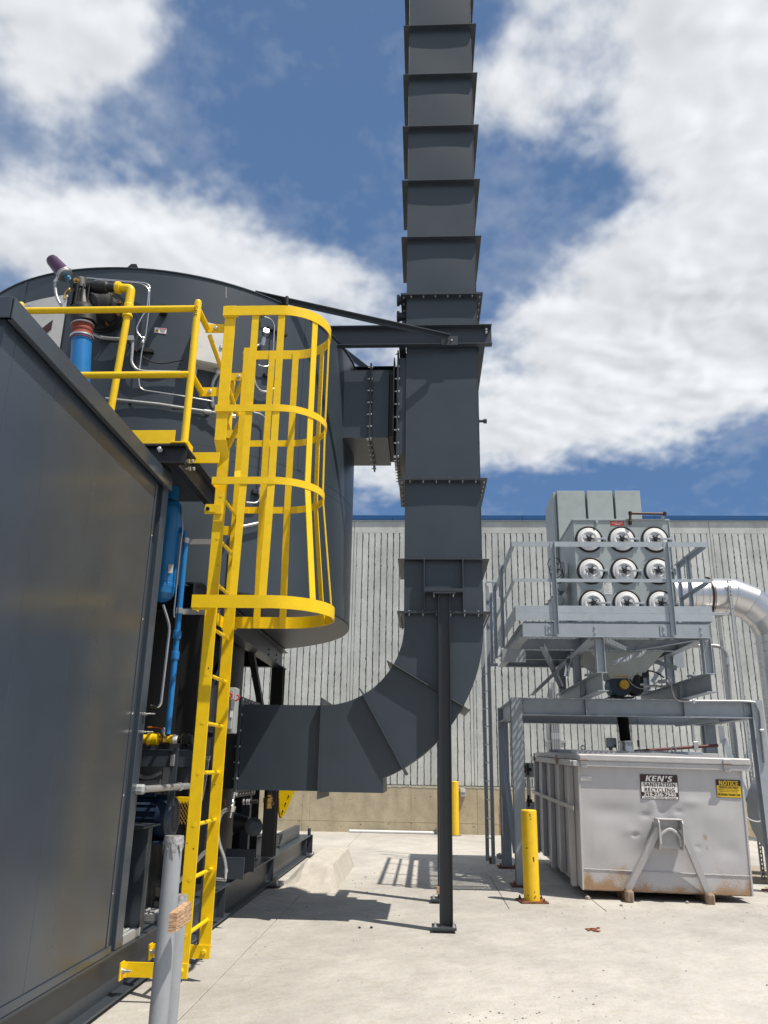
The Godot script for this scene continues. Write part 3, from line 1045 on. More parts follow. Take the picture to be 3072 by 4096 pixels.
# ---------- sheet-metal cabin ----------
func build_cabin() -> void:
	var c := thing("equipment_cabin", "tall charcoal sheet metal cabin with a folded roof cap and glossy side panels", "cabin", Vector3(FACE - 1.3, 0.3, -4))
	var x := FACE - 0.012
	var zs := [-2.915, -3.02, -3.42, -3.96, -4.955]
	for i in zs.size() - 1:
		part(c, "side_panel", MB.new().span(Vector3(x - 0.04, 0.345, zs[i] - 0.0008), Vector3(x, 3.13, zs[i + 1] + 0.0008), 0.0015), mt.cabin)
	for i in 4:
		var xa := x - 0.04 - i * 0.66
		part(c, "front_panel", MB.new().span(Vector3(xa - 0.001, 0.345, -2.96), Vector3(xa - 0.659, 3.13, -2.916), 0.002), mt.cabin)
	part(c, "roof", MB.new().span(Vector3(x - 0.03, 3.135, -2.93), Vector3(-4.45, 3.19, -5.05), 0.002), mt.cabin)
	# folded cap: face, top and a drip return
	for s in [[Vector3(FACE + 0.028, 3.115, -2.880), Vector3(FACE + 0.036, 3.215, -5.115)]]:
		part(c, "roof_cap", MB.new().span(s[0], s[1], 0.002), mt.cabin)
	part(c, "roof_cap", MB.new().span(Vector3(FACE - 0.10, 3.208, -2.888), Vector3(FACE + 0.0275, 3.215, -5.115), 0.001), mt.cabin)
	part(c, "roof_cap", MB.new().span(Vector3(FACE + 0.006, 3.115, -2.90), Vector3(FACE + 0.0275, 3.121, -5.115), 0.001), mt.cabin)
	part(c, "roof_cap", MB.new().span(Vector3(FACE + 0.0275, 3.115, -2.872), Vector3(-4.5, 3.215, -2.8795), 0.002), mt.cabin)
	# base rail with its weld line and corner post
	part(c, "base_rail", MB.new().span(Vector3(x - 0.05, 0.304, -2.9), Vector3(x + 0.010, 0.3445, -4.99), 0.003), mt.cabin)
	part(c, "corner_post", MB.new().span(Vector3(x - 0.07, 0.304, -4.958), Vector3(x - 0.022, 3.20, -5.06), 0.002), mt.dark2)
	part(c, "corner_post", MB.new().span(Vector3(x - 0.07, 0.304, -5.061), Vector3(x + 0.006, 3.30, -5.175), 0.003), mt.cabin)
	part(c, "back_panel", MB.new().span(Vector3(x - 0.12, 0.345, -5.03), Vector3(-4.4, 3.13, -5.06), 0.001), mt.black)
	# trim strip over the panel edge and rivets
	part(c, "edge_strip", MB.new().span(Vector3(x + 0.0005, 0.346, -4.925), Vector3(x + 0.004, 3.11, -4.953), 0.001), mt.cabin)
	for yy in [0.62, 1.15, 1.62, 2.2, 2.75]:
		part(c, "rivet", MB.new().lathe(Vector3(x + 0.004, yy, -4.94), Vector3.RIGHT, [Vector2(0.005, 0), Vector2(0.003, 0.003)], 8), mt.zinc)
	# door hardware seen on the edge of the post
	for yy in [1.52, 1.63]:
		var h := part(c, "catch", MB.new().box(Vector3(x + 0.016, yy, -5.12), Vector3(0.022, 0.014, 0.05), 0.002), mt.zinc)
		part(h, "pin", MB.new().cyl(Vector3(x + 0.01, yy, -5.10), Vector3(x + 0.09, yy, -5.10), 0.005, 8), mt.zinc)


# ---------- oxidizer tank ----------
func build_tank() -> void:
	var t := thing("oxidizer_tank", "large upright charcoal cylindrical oxidizer tank behind the yellow cage", "tank", TANK + Vector3(0, 2.75, 0))
	var y0 := 2.75
	var y1 := 5.694
	var k := 128
	var c := Vector3(TANK.x, 0, TANK.z)
	# shell in three courses with a slight hollow at each seam
	var ys := [y0, 3.92, 4.02, y1]
	for i in [0, 2]:
		part(t, "shell", MB.new().lathe(c + Vector3(0, ys[i], 0), Vector3.UP, [Vector2(TANK_R, 0), Vector2(TANK_R, ys[i + 1] - ys[i] - 0.003)], k, false), mt.dark)
	part(t, "shell", MB.new().lathe(c + Vector3(0, 3.92, 0), Vector3.UP, [Vector2(TANK_R - 0.004, -0.004), Vector2(TANK_R - 0.0005, 0.001), Vector2(TANK_R - 0.0005, 0.096), Vector2(TANK_R - 0.004, 0.101)], k, false), mt.dark)
	part(t, "bottom_plate", MB.new().lathe(c + Vector3(0, y0 - 0.008, 0), Vector3.UP, [Vector2(TANK_R - 0.006, 0), Vector2(TANK_R - 0.002, 0.006)], k), mt.dark2)
	part(t, "top_plate", MB.new().lathe(c + Vector3(0, y1, 0), Vector3.UP, [Vector2(TANK_R, 0), Vector2(TANK_R + 0.012, 0.0), Vector2(TANK_R + 0.012, 0.010), Vector2(0.4, 0.14)], k), mt.dark)
	# upright lap seams
	for a in [0.95, -0.42]:
		var d := Vector3(sin(a), 0, cos(a))
		part(t, "lap_seam", MB.new().box(c + d * (TANK_R + 0.0015) + Vector3(0, 4.86, 0), Vector3(0.05, 1.66, 0.004), 0.001, Basis(Vector3.UP, a)), mt.dark)
	# row of small rivets
	for i in 9:
		var p := on_tank(VA, 1500, 335 + i * 8, 0.0)
		part(t, "rivet", MB.new().lathe(p, tank_out(p), [Vector2(0.006, 0), Vector2(0.003, 0.004)], 6), mt.zinc)
	# lifting lug on the rim
	var lp := at_y(VA, 830, 205, y1 + 0.02)
	var ld := Vector3(lp.x - TANK.x, 0, lp.z - TANK.z).normalized()
	var lc := c + ld * (TANK_R - 0.25) + Vector3(0, y1 + 0.15, 0)
	part(t, "lifting_lug", MB.new().extrude_axes(PackedVector2Array([Vector2(-0.12, -0.15), Vector2(0.20, -0.15), Vector2(0.02, 0.06), Vector2(-0.03, 0.06)]), lc, lc + ld * 0.025, ld.cross(Vector3.UP), Vector3.UP), mt.black)
	part(t, "lifting_lug", MB.new().box(on_tank(VB, 915, 120, 0.04), Vector3(0.03, 0.10, 0.08), 0.004, Basis(Vector3.UP, 0.75)), mt.black)
	# brackets for tubing
	for q in [[945, 750, 0.20], [1085, 500, 0.05]]:
		var p := on_tank(VA, q[0], q[1], 0.02)
		part(t, "bracket", MB.new().box(p, Vector3(q[2], 0.035, 0.04), 0.003, Basis(Vector3.UP, atan2(tank_out(p).x, tank_out(p).z))), mt.black)
	for q in [[850, 365, 0.22], [790, 740, 0.14]]:
		var p := on_tank(VB, q[0], q[1], 0.02)
		part(t, "bracket", MB.new().box(p, Vector3(q[2], 0.030, 0.04), 0.003, Basis(Vector3.UP, atan2(tank_out(p).x, tank_out(p).z))), mt.black)
	# sight port stub
	var sp := on_tank(VA, 1085, 505, 0.0)
	part(t, "port", MB.new().lathe(sp, tank_out(sp), [Vector2(0.035, 0), Vector2(0.035, 0.08), Vector2(0.026, 0.08), Vector2(0.026, 0.13)], 16), mt.black)
	# curved white name plate with a red band, left of the burner
	var pl := MB.new()
	var band := MB.new()
	var a0 := -0.55
	var a1 := atan2(-3.287 - TANK.x, -6.274 - TANK.z)
	var rr := TANK_R + 0.012
	for i in 14:
		var p := lerpf(a0, a1, i / 14.0)
		var q := lerpf(a0, a1, (i + 1) / 14.0)
		var dp := Vector3(sin(p), 0, cos(p))
		var dq := Vector3(sin(q), 0, cos(q))
		pl.quads(c + dp * rr + Vector3(0, 4.50, 0), c + dq * rr + Vector3(0, 4.50, 0), c + dq * rr + Vector3(0, 5.435, 0), c + dp * rr + Vector3(0, 5.435, 0), dp, dq, dq, dp)
		var h0 := lerpf(4.62, 5.16, i / 14.0)
		var h1 := lerpf(4.62, 5.16, (i + 1) / 14.0)
		if i < 12:
			band.quads(c + dp * (rr + 0.003) + Vector3(0, h0, 0), c + dq * (rr + 0.003) + Vector3(0, h1, 0), c + dq * (rr + 0.003) + Vector3(0, h1 + 0.10, 0), c + dp * (rr + 0.003) + Vector3(0, h0 + 0.10, 0), dp, dq, dq, dp)
	var sg := thing("name_plate", "curved white plate with a dark red band on the tank beside the burner", "sign", Vector3(-3.5, 4.5, -6.25))
	part(sg, "plate", pl, mt.offwhite)
	part(sg, "red_band", band, mt.maroon)
	for q in [[193, 447], [447, 395]]:
		var p := on_tank(VA, q[0], q[1], 0.012)
		bolt(sg, p, tank_out(p))
	# warning label
	var wp := on_tank(VA, 1065, 618, 0.004)
	var wb := Basis(Vector3.UP, atan2(tank_out(wp).x, tank_out(wp).z))
	var wl := thing("warning_label", "small white warning label with a yellow triangle on the tank", "label", wp)
	part(wl, "label", MB.new().box(wp, Vector3(0.105, 0.052, 0.003), 0.0, wb), mt.white)
	part(wl, "triangle", MB.new().slab(wp + wb * Vector3(-0.030, 0, 0.003), wb.x, wb.y, PackedVector2Array([Vector2(-0.020, -0.018), Vector2(0.020, -0.018), Vector2(0, 0.019)]), 0.001), mt.caution)
	part(wl, "triangle", MB.new().slab(wp + wb * Vector3(-0.030, -0.003, 0.004), wb.x, wb.y, PackedVector2Array([Vector2(-0.009, -0.009), Vector2(0.009, -0.009), Vector2(0, 0.011)]), 0.001), mt.print_black)
	part(wl, "stripe", MB.new().box(wp + wb * Vector3(0.020, 0.018, 0.002), Vector3(0.058, 0.009, 0.002), 0.0, wb), mt.red)
	for i in 3:
		part(wl, "stripe", MB.new().box(wp + wb * Vector3(0.018, 0.004 - i * 0.009, 0.002), Vector3(0.05 - i * 0.006, 0.002, 0.002), 0.0, wb), mt.black)
	# control box on the shell
	var cp := on_tank(VA, 1400, 700, 0.16)
	var co := tank_out(cp)
	var cb := Basis(Vector3.UP, atan2(co.x, co.z))
	var bx := thing("control_box", "light grey control box mounted on the tank beside the ladder", "control box", cp - Vector3(0, 0.2, 0))
	var bc := cp - co * 0.08
	var hs := Vector3(0.29, 0.40, 0.155)
	var body := part(bx, "case", MB.new().box(bc - co * 0.012, hs, 0.008, cb), mt.offwhite)
	part(bx, "door", MB.new().box(bc + co * 0.076, Vector3(0.286, 0.396, 0.018), 0.005, cb), mt.offwhite)
	part(body, "back_plate", MB.new().box(bc - co * 0.10, Vector3(0.10, 0.46, 0.02), 0.002, cb), mt.dark2)
	part(bx, "latch", MB.new().box(bc + cb * Vector3(0.095, -0.02, 0.092), Vector3(0.028, 0.036, 0.016), 0.004, cb), mt.zinc)
	part(bx, "vent_bottle", MB.new().lathe(bc + cb * Vector3(-0.11, -0.205, 0), Vector3.DOWN, [Vector2(0.012, 0), Vector2(0.012, 0.03), Vector2(0.024, 0.035), Vector2(0.024, 0.12), Vector2(0.012, 0.13)], 14), mt.zinc)
	part(bx, "conduit_hub", MB.new().lathe(bc + cb * Vector3(0.10, -0.205, 0), Vector3.DOWN, [Vector2(0.022, 0), Vector2(0.026, 0.012), Vector2(0.026, 0.03), Vector2(0.018, 0.05)], 12), mt.zinc)
	var c0 := bc + cb * Vector3(0.10, -0.24, 0)
	part(bx, "conduit", MB.new().tube(curve([c0, c0 + Vector3(-0.05, -0.10, -0.03), c0 + Vector3(-0.04, -0.30, -0.06), on_tank(VA, 1405, 1085, 0.05)]), 0.016, 10), mt.conduit)
	# tubing and conduits on the shell
	var run := [[[575, 268], [960, 300], [995, 320], [990, 470], [965, 660], [940, 760], [920, 935], [930, 1010], [1200, 1050], [1400, 1085]], [[605, 300], [640, 280], [940, 305], [990, 340], [975, 480], [945, 520], [905, 600], [910, 630], [945, 670]]]
	for i in 2:
		var pts := []
		for q in run[i]:
			pts.append(on_tank(VA, q[0], q[1], 0.06 + 0.02 * i))
		var tb := thing("sensing_tube", ["bright steel tube bent down the tank from the burner", "short bright tube looping beside the burner to a tee fitting"][i], "tube", pts[-1])
		part(tb, "tube", MB.new().tube(bent(pts, 0.05), 0.0065, 8), mt.stainless)
		var f := on_tank(VA, [990, 950][i], [350, 680][i], 0.06 + 0.02 * i)
		part(tb, "fitting", MB.new().lathe(f + Vector3(0, 0.03, 0), Vector3.DOWN, [Vector2(0.010, 0), Vector2(0.013, 0.01), Vector2(0.013, 0.03), Vector2(0.009, 0.03), Vector2(0.013, 0.045), Vector2(0.013, 0.065)], 8), mt.zinc)
	var g1 := []
	for q in [[620, 640], [680, 665], [800, 675]]:
		g1.append(on_tank(VA, q[0], q[1], 0.07))
	var cd := thing("flexible_conduit", "grey flexible conduit from the burner to an elbow fitting on the tank", "conduit", g1[0])
	part(cd, "hose", MB.new().tube(curve(g1), 0.016, 10), mt.conduit)
	var e0 := on_tank(VA, 805, 675, 0.07)
	var e1 := on_tank(VA, 890, 672, 0.07)
	part(cd, "elbow_box", MB.new().bar(e0, e1, 0.045, 0.045), mt.zinc)
	var down := []
	for q in [[880, 690], [878, 760], [870, 830], [905, 880], [960, 890], [1200, 895]]:
		down.append(on_tank(VA, q[0], q[1], 0.06))
	part(cd, "pipe", MB.new().tube(bent(down, 0.06), 0.014, 10), mt.conduit)
	var wire := []
	for q in [[620, 655], [720, 690], [850, 700], [930, 780], [1010, 825], [1090, 835], [1220, 810]]:
		wire.append(on_tank(VA, q[0], q[1], 0.05))
	single("black_cable", MB.new().tube(curve(wire), 0.006, 6), mt.rubber, "thin black cable sagging across the tank to the control box", "cable", wire[0])
	# level conduit lower on the shell, in two lengths
	for i in 2:
		var ends: Array = [[[700, 1070], [1400, 1160]], [[1400, 1160], [1560, 1190]]][i]
		var p0 := on_tank(VA, ends[0][0], ends[0][1], 0.05)
		var p1 := on_tank(VA, ends[1][0], ends[1][1], 0.05)
		var cp2 := thing("level_conduit", ["straight galvanized conduit running round the tank below the control box", "short galvanized conduit passing behind the ladder cage"][i], "conduit", p0)
		part(cp2, "pipe", MB.new().tube([p0, p0.lerp(p1, 0.5) + tank_out(p0) * 0.03, p1], 0.014, 10), mt.conduit)
		part(cp2, "coupling", MB.new().cyl(p1 - (p1 - p0).normalized() * 0.06, p1, 0.022, 12), mt.zinc)
	# instruments seen through the cage
	var ip := on_tank(VB, 745, 400, 0.06)
	var ins := thing("thermocouple_head", "polished thermocouple head with hose on the tank behind the cage", "instrument", ip)
	part(ins, "cap", MB.new().lathe(on_tank(VB, 750, 380, 0.08), Vector3(0.35, 0.3, 0.8), [Vector2(0.03, -0.02), Vector2(0.036, -0.01), Vector2(0.036, 0.03), Vector2(0.028, 0.04)], 14), mt.stainless)
	part(ins, "body", MB.new().lathe(on_tank(VB, 735, 440, 0.05), Vector3(0.2, 1, 0.2), [Vector2(0.018, -0.05), Vector2(0.024, -0.04), Vector2(0.024, 0.0), Vector2(0.018, 0.03)], 12), mt.zinc)
	var h1 := []
	for q in [[720, 465], [660, 500], [640, 560], [650, 660], [660, 780], [700, 850], [770, 865], [835, 830]]:
		h1.append(on_tank(VB, q[0], q[1], 0.05))
	part(ins, "hose", MB.new().tube(curve(h1), 0.013, 8), mt.conduit)
	var h2 := []
	for q in [[720, 240], [790, 255], [825, 300], [818, 500], [800, 640], [740, 660], [690, 640]]:
		h2.append(on_tank(VB, q[0], q[1], 0.05))
	part(ins, "tube", MB.new().tube(bent(h2, 0.05), 0.007, 8), mt.stainless)
	part(ins, "fitting", MB.new().lathe(on_tank(VB, 725, 240, 0.03), Vector3(0.4, 0, 0.9), [Vector2(0.02, 0), Vector2(0.02, 0.04), Vector2(0.012, 0.06)], 10), mt.brass)
	var h3 := []
	for q in [[650, 1035], [720, 1050], [755, 1090], [750, 1200], [730, 1450], [712, 1659]]:
		h3.append(on_tank(VB, q[0], q[1], 0.05))
	for q in [[1065, 180], [1062, 240], [1040, 270], [970, 265]]:
		h3.append(on_tank(VC, q[0], q[1], 0.05))
	var dr := thing("drop_tube", "bright tube dropping down the tank behind the cage to a valve", "tube", h3[-1])
	part(dr, "tube", MB.new().tube(bent(h3, 0.05), 0.0085, 8), mt.stainless)
	part(dr, "fitting", MB.new().lathe(on_tank(VC, 1062, 190, 0.05) + Vector3(0, 0.03, 0), Vector3.DOWN, [Vector2(0.012, 0), Vector2(0.018, 0.01), Vector2(0.018, 0.06), Vector2(0.012, 0.07)], 10), mt.zinc)
	part(dr, "clamp", MB.new().box(on_tank(VC, 1060, 200, 0.03), Vector3(0.14, 0.04, 0.03), 0.003, Basis(Vector3.UP, 0.55)), mt.black)
	var h4 := []
	for q in [[1130, 345], [1090, 390], [1020, 410], [950, 425], [880, 440], [850, 465]]:
		h4.append(on_tank(VC, q[0], q[1], 0.05))
	part(dr, "hose", MB.new().tube(curve(h4), 0.016, 10), mt.conduit)
	part(dr, "sensor", MB.new().lathe(on_tank(VC, 870, 465, 0.06), Vector3(-1, 0, 0.4), [Vector2(0.02, 0), Vector2(0.028, 0.01), Vector2(0.028, 0.07), Vector2(0.018, 0.08)], 14), mt.stainless)


# ---------- exhaust stack ----------
const SX := 0.178
const HW := 0.381
const SF := -7.705
const SB := -8.467

# plate side of a duct section, bowed a little like real sheet
func bowed(mb: MB, o: Vector3, U: Vector3, V: Vector3, w: float, h: float, bow: float) -> void:
	var N := U.cross(V).normalized()
	var m := 8
	var P := []
	for i in m + 1:
		var row := []
		for j in m + 1:
			var a := float(i) / m
			var b := float(j) / m
			row.append(o + U * w * a + V * h * b + N * bow * sin(PI * a) * sin(PI * b))
		P.append(row)
	var nn := func(i: int, j: int) -> Vector3:
		var a := float(i) / m
		var b := float(j) / m
		return (N - U * bow * PI / w * cos(PI * a) * sin(PI * b) - V * bow * PI / h * sin(PI * a) * cos(PI * b)).normalized()
	for i in m:
		for j in m:
			mb.quads(P[i][j], P[i + 1][j], P[i + 1][j + 1], P[i][j + 1], nn.call(i, j), nn.call(i + 1, j), nn.call(i + 1, j + 1), nn.call(i, j + 1))

func section(parent: Node3D, called: String, x0: float, x1: float, y0: float, y1: float, z0: float, z1: float, bow: float) -> MeshInstance3D:
	var b := MB.new()
	bowed(b, Vector3(x0, y0, z0), Vector3.RIGHT, Vector3.UP, x1 - x0, y1 - y0, bow)
	bowed(b, Vector3(x1, y0, z1), Vector3.LEFT, Vector3.UP, x1 - x0, y1 - y0, bow)
	bowed(b, Vector3(x1, y0, z0), Vector3.FORWARD, Vector3.UP, z0 - z1, y1 - y0, bow * 0.6)
	bowed(b, Vector3(x0, y0, z1), Vector3.BACK, Vector3.UP, z0 - z1, y1 - y0, bow * 0.6)
	return part(parent, called, b, mt.dark)

# one continuous weld bead, slightly lumpy
func bead(parent: Node3D, a: Vector3, b: Vector3, r: float) -> void:
	var pts := []
	var m := maxi(3, int((b - a).length() / 0.05))
	for i in m + 1:
		pts.append(a.lerp(b, float(i) / m) + Vector3(rng.randf_range(-1, 1), rng.randf_range(-1, 1), rng.randf_range(-1, 1)) * r * 0.25)
	part(parent, "weld", MB.new().tube(pts, r, 5), mt.dark2)

func build_stack() -> void:
	var s := thing("exhaust_stack", "tall square charcoal exhaust stack with flanged sections rising from a curved elbow", "exhaust stack", Vector3(SX, 0.0, (SF + SB) / 2))
	var ys := [2.76, 3.287, 4.125, 5.60, 6.285, 7.02, 7.79, 8.565, 9.345, 10.117, 10.89, 11.66]
	var mid := Vector3(SX, 0, (SF + SB) * 0.5)
	var hz := (SF - SB) * 0.5
	var bows := [0.004, 0.006, -0.004, 0.003, 0.008, -0.007, 0.007, 0.008, -0.009, 0.007, 0.006]
	for i in ys.size() - 1:
		section(s, "section", SX - HW, SX + HW, ys[i], ys[i + 1], SF, SB, bows[i])
		for xx in [SX - HW, SX + HW]:
			bead(s, Vector3(xx, ys[i] + 0.01, SF), Vector3(xx, ys[i + 1] - 0.01, SF), 0.0035)
	for y in [2.76, 3.287, 4.125, 6.285, 7.02, 7.79, 8.565, 9.345, 10.117, 10.89, 11.66]:
		var bolted: bool = y in [2.76, 4.125, 6.285]
		var t := 0.008
		if bolted:
			for dy in [-0.0055, 0.0055]:
				part(s, "flange", MB.new().frame(mid + Vector3(0, y + dy, 0), Vector3.RIGHT, Vector3.BACK, HW + 0.001, hz + 0.001, 0.067, 0.010), mt.dark2)
			for k in 6:
				var f := (k + 0.5) / 6.0 - 0.5
				for z in [SF + 0.036, SB - 0.036]:
					stud(s, Vector3(SX + f * 0.80, y, z), Vector3.UP)
			for k in 7:
				var f := k / 6.0 - 0.5
				for x in [SX - HW - 0.036, SX + HW + 0.036]:
					stud(s, Vector3(x, y, mid.z + f * 0.80), Vector3.UP)
		else:
			part(s, "flange", MB.new().frame(mid + Vector3(0, y, 0), Vector3.RIGHT, Vector3.BACK, HW + 0.001, hz + 0.001, 0.067, t), mt.dark2)
		bead(s, Vector3(SX - HW, y - 0.008, SF + 0.002), Vector3(SX + HW, y - 0.008, SF + 0.002), 0.003)
	# elbow
	var ec := Vector3(-0.971, 2.645, 0)
	var r0 := 0.768
	var r1 := 1.530
	var eb := MB.new()
	var m := 36
	for i in m:
		var a := -PI / 2 * i / m
		var b := -PI / 2 * (i + 1) / m
		var da := Vector3(cos(a), sin(a), 0)
		var db := Vector3(cos(b), sin(b), 0)
		for z in [SF, SB]:
			var nz := Vector3(0, 0, 1 if z == SF else -1)
			eb.quad(ec + da * r0 + Vector3(0, 0, z), ec + da * r1 + Vector3(0, 0, z), ec + db * r1 + Vector3(0, 0, z), ec + db * r0 + Vector3(0, 0, z), nz)
		var zf := Vector3(0, 0, SF)
		var zb := Vector3(0, 0, SB)
		eb.quads(ec + da * r1 + zf, ec + db * r1 + zf, ec + db * r1 + zb, ec + da * r1 + zb, da, db, db, da)
		eb.quads(ec + da * r0 + zf, ec + db * r0 + zf, ec + db * r0 + zb, ec + da * r0 + zb, -da, -db, -db, -da)
	eb.span(Vector3(SX - HW, 2.645, SB), Vector3(SX + HW, 2.7545, SF), 0.0)
	part(s, "elbow", eb, mt.dark)
	for dg in [-30.0, -60.0]:
		var d := Vector3(cos(deg_to_rad(dg)), sin(deg_to_rad(dg)), 0)
		part(s, "rib", MB.new().frame(ec + d * (r0 + r1) * 0.5 + Vector3(0, 0, mid.z), d, Vector3.BACK, (r1 - r0) * 0.5 + 0.001, hz + 0.001, 0.067, 0.008), mt.dark2)
	# flat-bottomed toe under the elbow
	var toe := PackedVector2Array([Vector2(-0.968, 1.106), Vector2(-0.381, 1.106), Vector2(-0.385, 1.236)])
	for i in 9:
		var x := lerpf(-0.385, -0.968, i / 8.0)
		toe.append(Vector2(x, 2.645 - sqrt(r1 * r1 - (x + 0.971) * (x + 0.971)) + 0.002))
	part(s, "toe_plate", MB.new().extrude_axes(toe, Vector3(0, 0, SF + 0.0015), Vector3(0, 0, SB), Vector3.RIGHT, Vector3.UP), mt.dark)
	# level duct into the skid
	var hd := MB.new()
	var dx := -1.722
	bowed(hd, Vector3(dx, 1.112, SF), Vector3.RIGHT, Vector3.UP, -0.971 - dx, 0.765, 0.004)
	bowed(hd, Vector3(-0.971, 1.112, SB), Vector3.LEFT, Vector3.UP, -0.971 - dx, 0.765, 0.003)
	hd.quad(Vector3(dx, 1.877, SF), Vector3(-0.971, 1.877, SF), Vector3(-0.971, 1.877, SB), Vector3(dx, 1.877, SB), Vector3.UP)
	hd.quad(Vector3(dx, 1.112, SF), Vector3(-0.971, 1.112, SF), Vector3(-0.971, 1.112, SB), Vector3(dx, 1.112, SB), Vector3.DOWN)
	part(s, "level_duct", hd, mt.dark)
	var my := (1.112 + 1.877) * 0.5
	part(s, "flange", MB.new().frame(Vector3(-0.973, my, mid.z), Vector3.UP, Vector3.BACK, 0.3835, hz + 0.001, 0.067, 0.010), mt.dark2)
	for x in [-1.742, -1.7305]:
		part(s, "flange", MB.new().frame(Vector3(x, my, mid.z), Vector3.UP, Vector3.BACK, 0.3835, hz + 0.001, 0.067, 0.010), mt.dark2)
	for k in 7:
		var f := k / 6.0 - 0.5
		stud(s, Vector3(-1.736, my + f * 0.86, SF + 0.036), Vector3.RIGHT)
		for yy in [my + 0.42, my - 0.42]:
			stud(s, Vector3(-1.736, yy, mid.z + f * 0.80), Vector3.RIGHT)
	part(s, "inlet_stub", MB.new().span(Vector3(-2.4, 1.12, SB + 0.01), Vector3(-1.7475, 1.868, SF - 0.01), 0.002), mt.black)
	# bracket that stands on the support post
	for x in [-0.010, 0.366]:
		part(s, "gusset", MB.new().span(Vector3(x - 0.005, 2.772, SF + 0.0015), Vector3(x + 0.005, 3.282, SF + 0.085), 0.001), mt.dark2)
	part(s, "shelf_plate", MB.new().span(Vector3(-0.004, 2.945, SF + 0.002), Vector3(0.360, 2.957, SF + 0.15), 0.001), mt.dark2)
	part(s, "shelf_plate", MB.new().span(Vector3(-0.010, 2.958, SF + 0.135), Vector3(0.366, 2.975, SF + 0.15), 0.001), mt.dark2)
	for x in [0.085, 0.27]:
		stud(s, Vector3(x, 2.945, SF + 0.085), Vector3.UP, null, 1.25)
	# branch to the tank: stub, damper frame and bolted flanges
	var by0 := 4.66
	var by1 := 5.455
	var bf := -7.83
	var bb := -8.66
	var bm := Vector3(0, (by0 + by1) * 0.5, (bf + bb) * 0.5)
	section(s, "branch_duct", -0.90, -0.595, by0, by1, bf, bb, 0.002)
	section(s, "branch_duct", -0.583, -0.395, by0, by1, bf, bb, 0.002)
	for x in [[-0.90, -0.595], [-0.583, -0.395]]:
		part(s, "branch_duct", MB.new().span(Vector3(x[0], by0 + 0.0005, bb), Vector3(x[1], by0 + 0.004, bf), 0.0), mt.dark)
		part(s, "branch_duct", MB.new().span(Vector3(x[0], by1 - 0.004, bb), Vector3(x[1], by1 - 0.0005, bf), 0.0), mt.dark)
	for x in [-0.593, -0.584]:
		part(s, "flange", MB.new().frame(Vector3(x, bm.y, bm.z), Vector3.UP, Vector3.BACK, (by1 - by0) * 0.5 + 0.001, (bf - bb) * 0.5 + 0.001, 0.058, 0.008), mt.dark2)
	for k in 7:
		var f := k / 6.0 - 0.5
		stud(s, Vector3(-0.5885, bm.y + f * 0.84, bf + 0.030), Vector3.RIGHT)
		stud(s, Vector3(-0.5885, by0 - 0.030, bm.z + f * 0.86), Vector3.RIGHT)
		stud(s, Vector3(-0.5885, by1 + 0.030, bm.z + f * 0.86), Vector3.RIGHT)
	part(s, "damper_frame", MB.new().span(Vector3(-0.394, by0 + 0.03, bb + 0.03), Vector3(-0.30, by1 - 0.03, bf - 0.03), 0.004), mt.black)
	var oc := PackedVector2Array([Vector2(-0.40, -0.50), Vector2(0.40, -0.50), Vector2(0.50, -0.38), Vector2(0.50, 0.40), Vector2(0.40, 0.52), Vector2(-0.40, 0.52), Vector2(-0.50, 0.40), Vector2(-0.50, -0.38)])
	part(s, "damper_plate", MB.new().slab(Vector3(-0.335, bm.y, bm.z + 0.07), Vector3.BACK, Vector3.UP, oc, 0.010), mt.black)
	section(s, "branch_duct", -0.285, -0.203, 4.42, 5.545, SF - 0.02, SB + 0.02, 0.0)
	part(s, "branch_duct", MB.new().span(Vector3(-0.285, 4.42, SB + 0.02), Vector3(-0.2035, 4.424, SF - 0.02), 0.0), mt.dark)
	for x in [-0.297, -0.288]:
		part(s, "flange", MB.new().frame(Vector3(x, 4.985, mid.z), Vector3.UP, Vector3.BACK, 0.5635, hz - 0.019, 0.058, 0.008), mt.dark2)
	for k in 9:
		var f := k / 8.0 - 0.5
		stud(s, Vector3(-0.2925, 4.985 + f * 1.18, SF + 0.010), Vector3.RIGHT)
		stud(s, Vector3(-0.2925, 4.985 - 0.593, mid.z + f * 0.74), Vector3.RIGHT)
	# sampling port on the right
	var sp := at_z(VM, 1131, 1170, -8.05)
	part(s, "sampling_port", MB.new().lathe(Vector3(SX + HW, sp.y, -8.05), Vector3.RIGHT, [Vector2(0.028, 0), Vector2(0.028, 0.03), Vector2(0.016, 0.03), Vector2(0.016, 0.075), Vector2(0.028, 0.075), Vector2(0.028, 0.11)], 8), mt.dark2)
	# small fittings on the left near the top flange
	for k in 3:
		var yy := 6.40 - k * 0.20
		part(s, "port_stub", MB.new().lathe(Vector3(SX - HW, yy, -7.95 - k * 0.02), Vector3.LEFT, [Vector2(0.05, 0), Vector2(0.05, 0.09), Vector2(0.065, 0.09), Vector2(0.065, 0.12)], 14), mt.dark2)
	# collar of channels that ties the stack to the tank
	var cf := SF + 0.085
	var col := thing("stack_brace", "charcoal channel collar with a slanting strut tying the stack to the tank", "brace", Vector3(SX, 5.65, SF))
	part(col, "front_channel", MB.new().extrude(c_outline(0.235, -0.075, 0.009), Vector3(-1.62, 5.767, cf - 0.068), Vector3(0.712, 5.767, cf - 0.068)), mt.dark2)
	part(col, "side_channel", MB.new().extrude(c_outline(0.20, 0.065, 0.009), Vector3(0.640, 5.76, cf - 0.080), Vector3(0.640, 5.76, -9.05)), mt.dark2)
	part(col, "side_channel", MB.new().extrude(c_outline(0.20, 0.065, 0.009), Vector3(-0.285, 5.76, -9.05), Vector3(-0.285, 5.76, cf - 0.080)), mt.dark2)
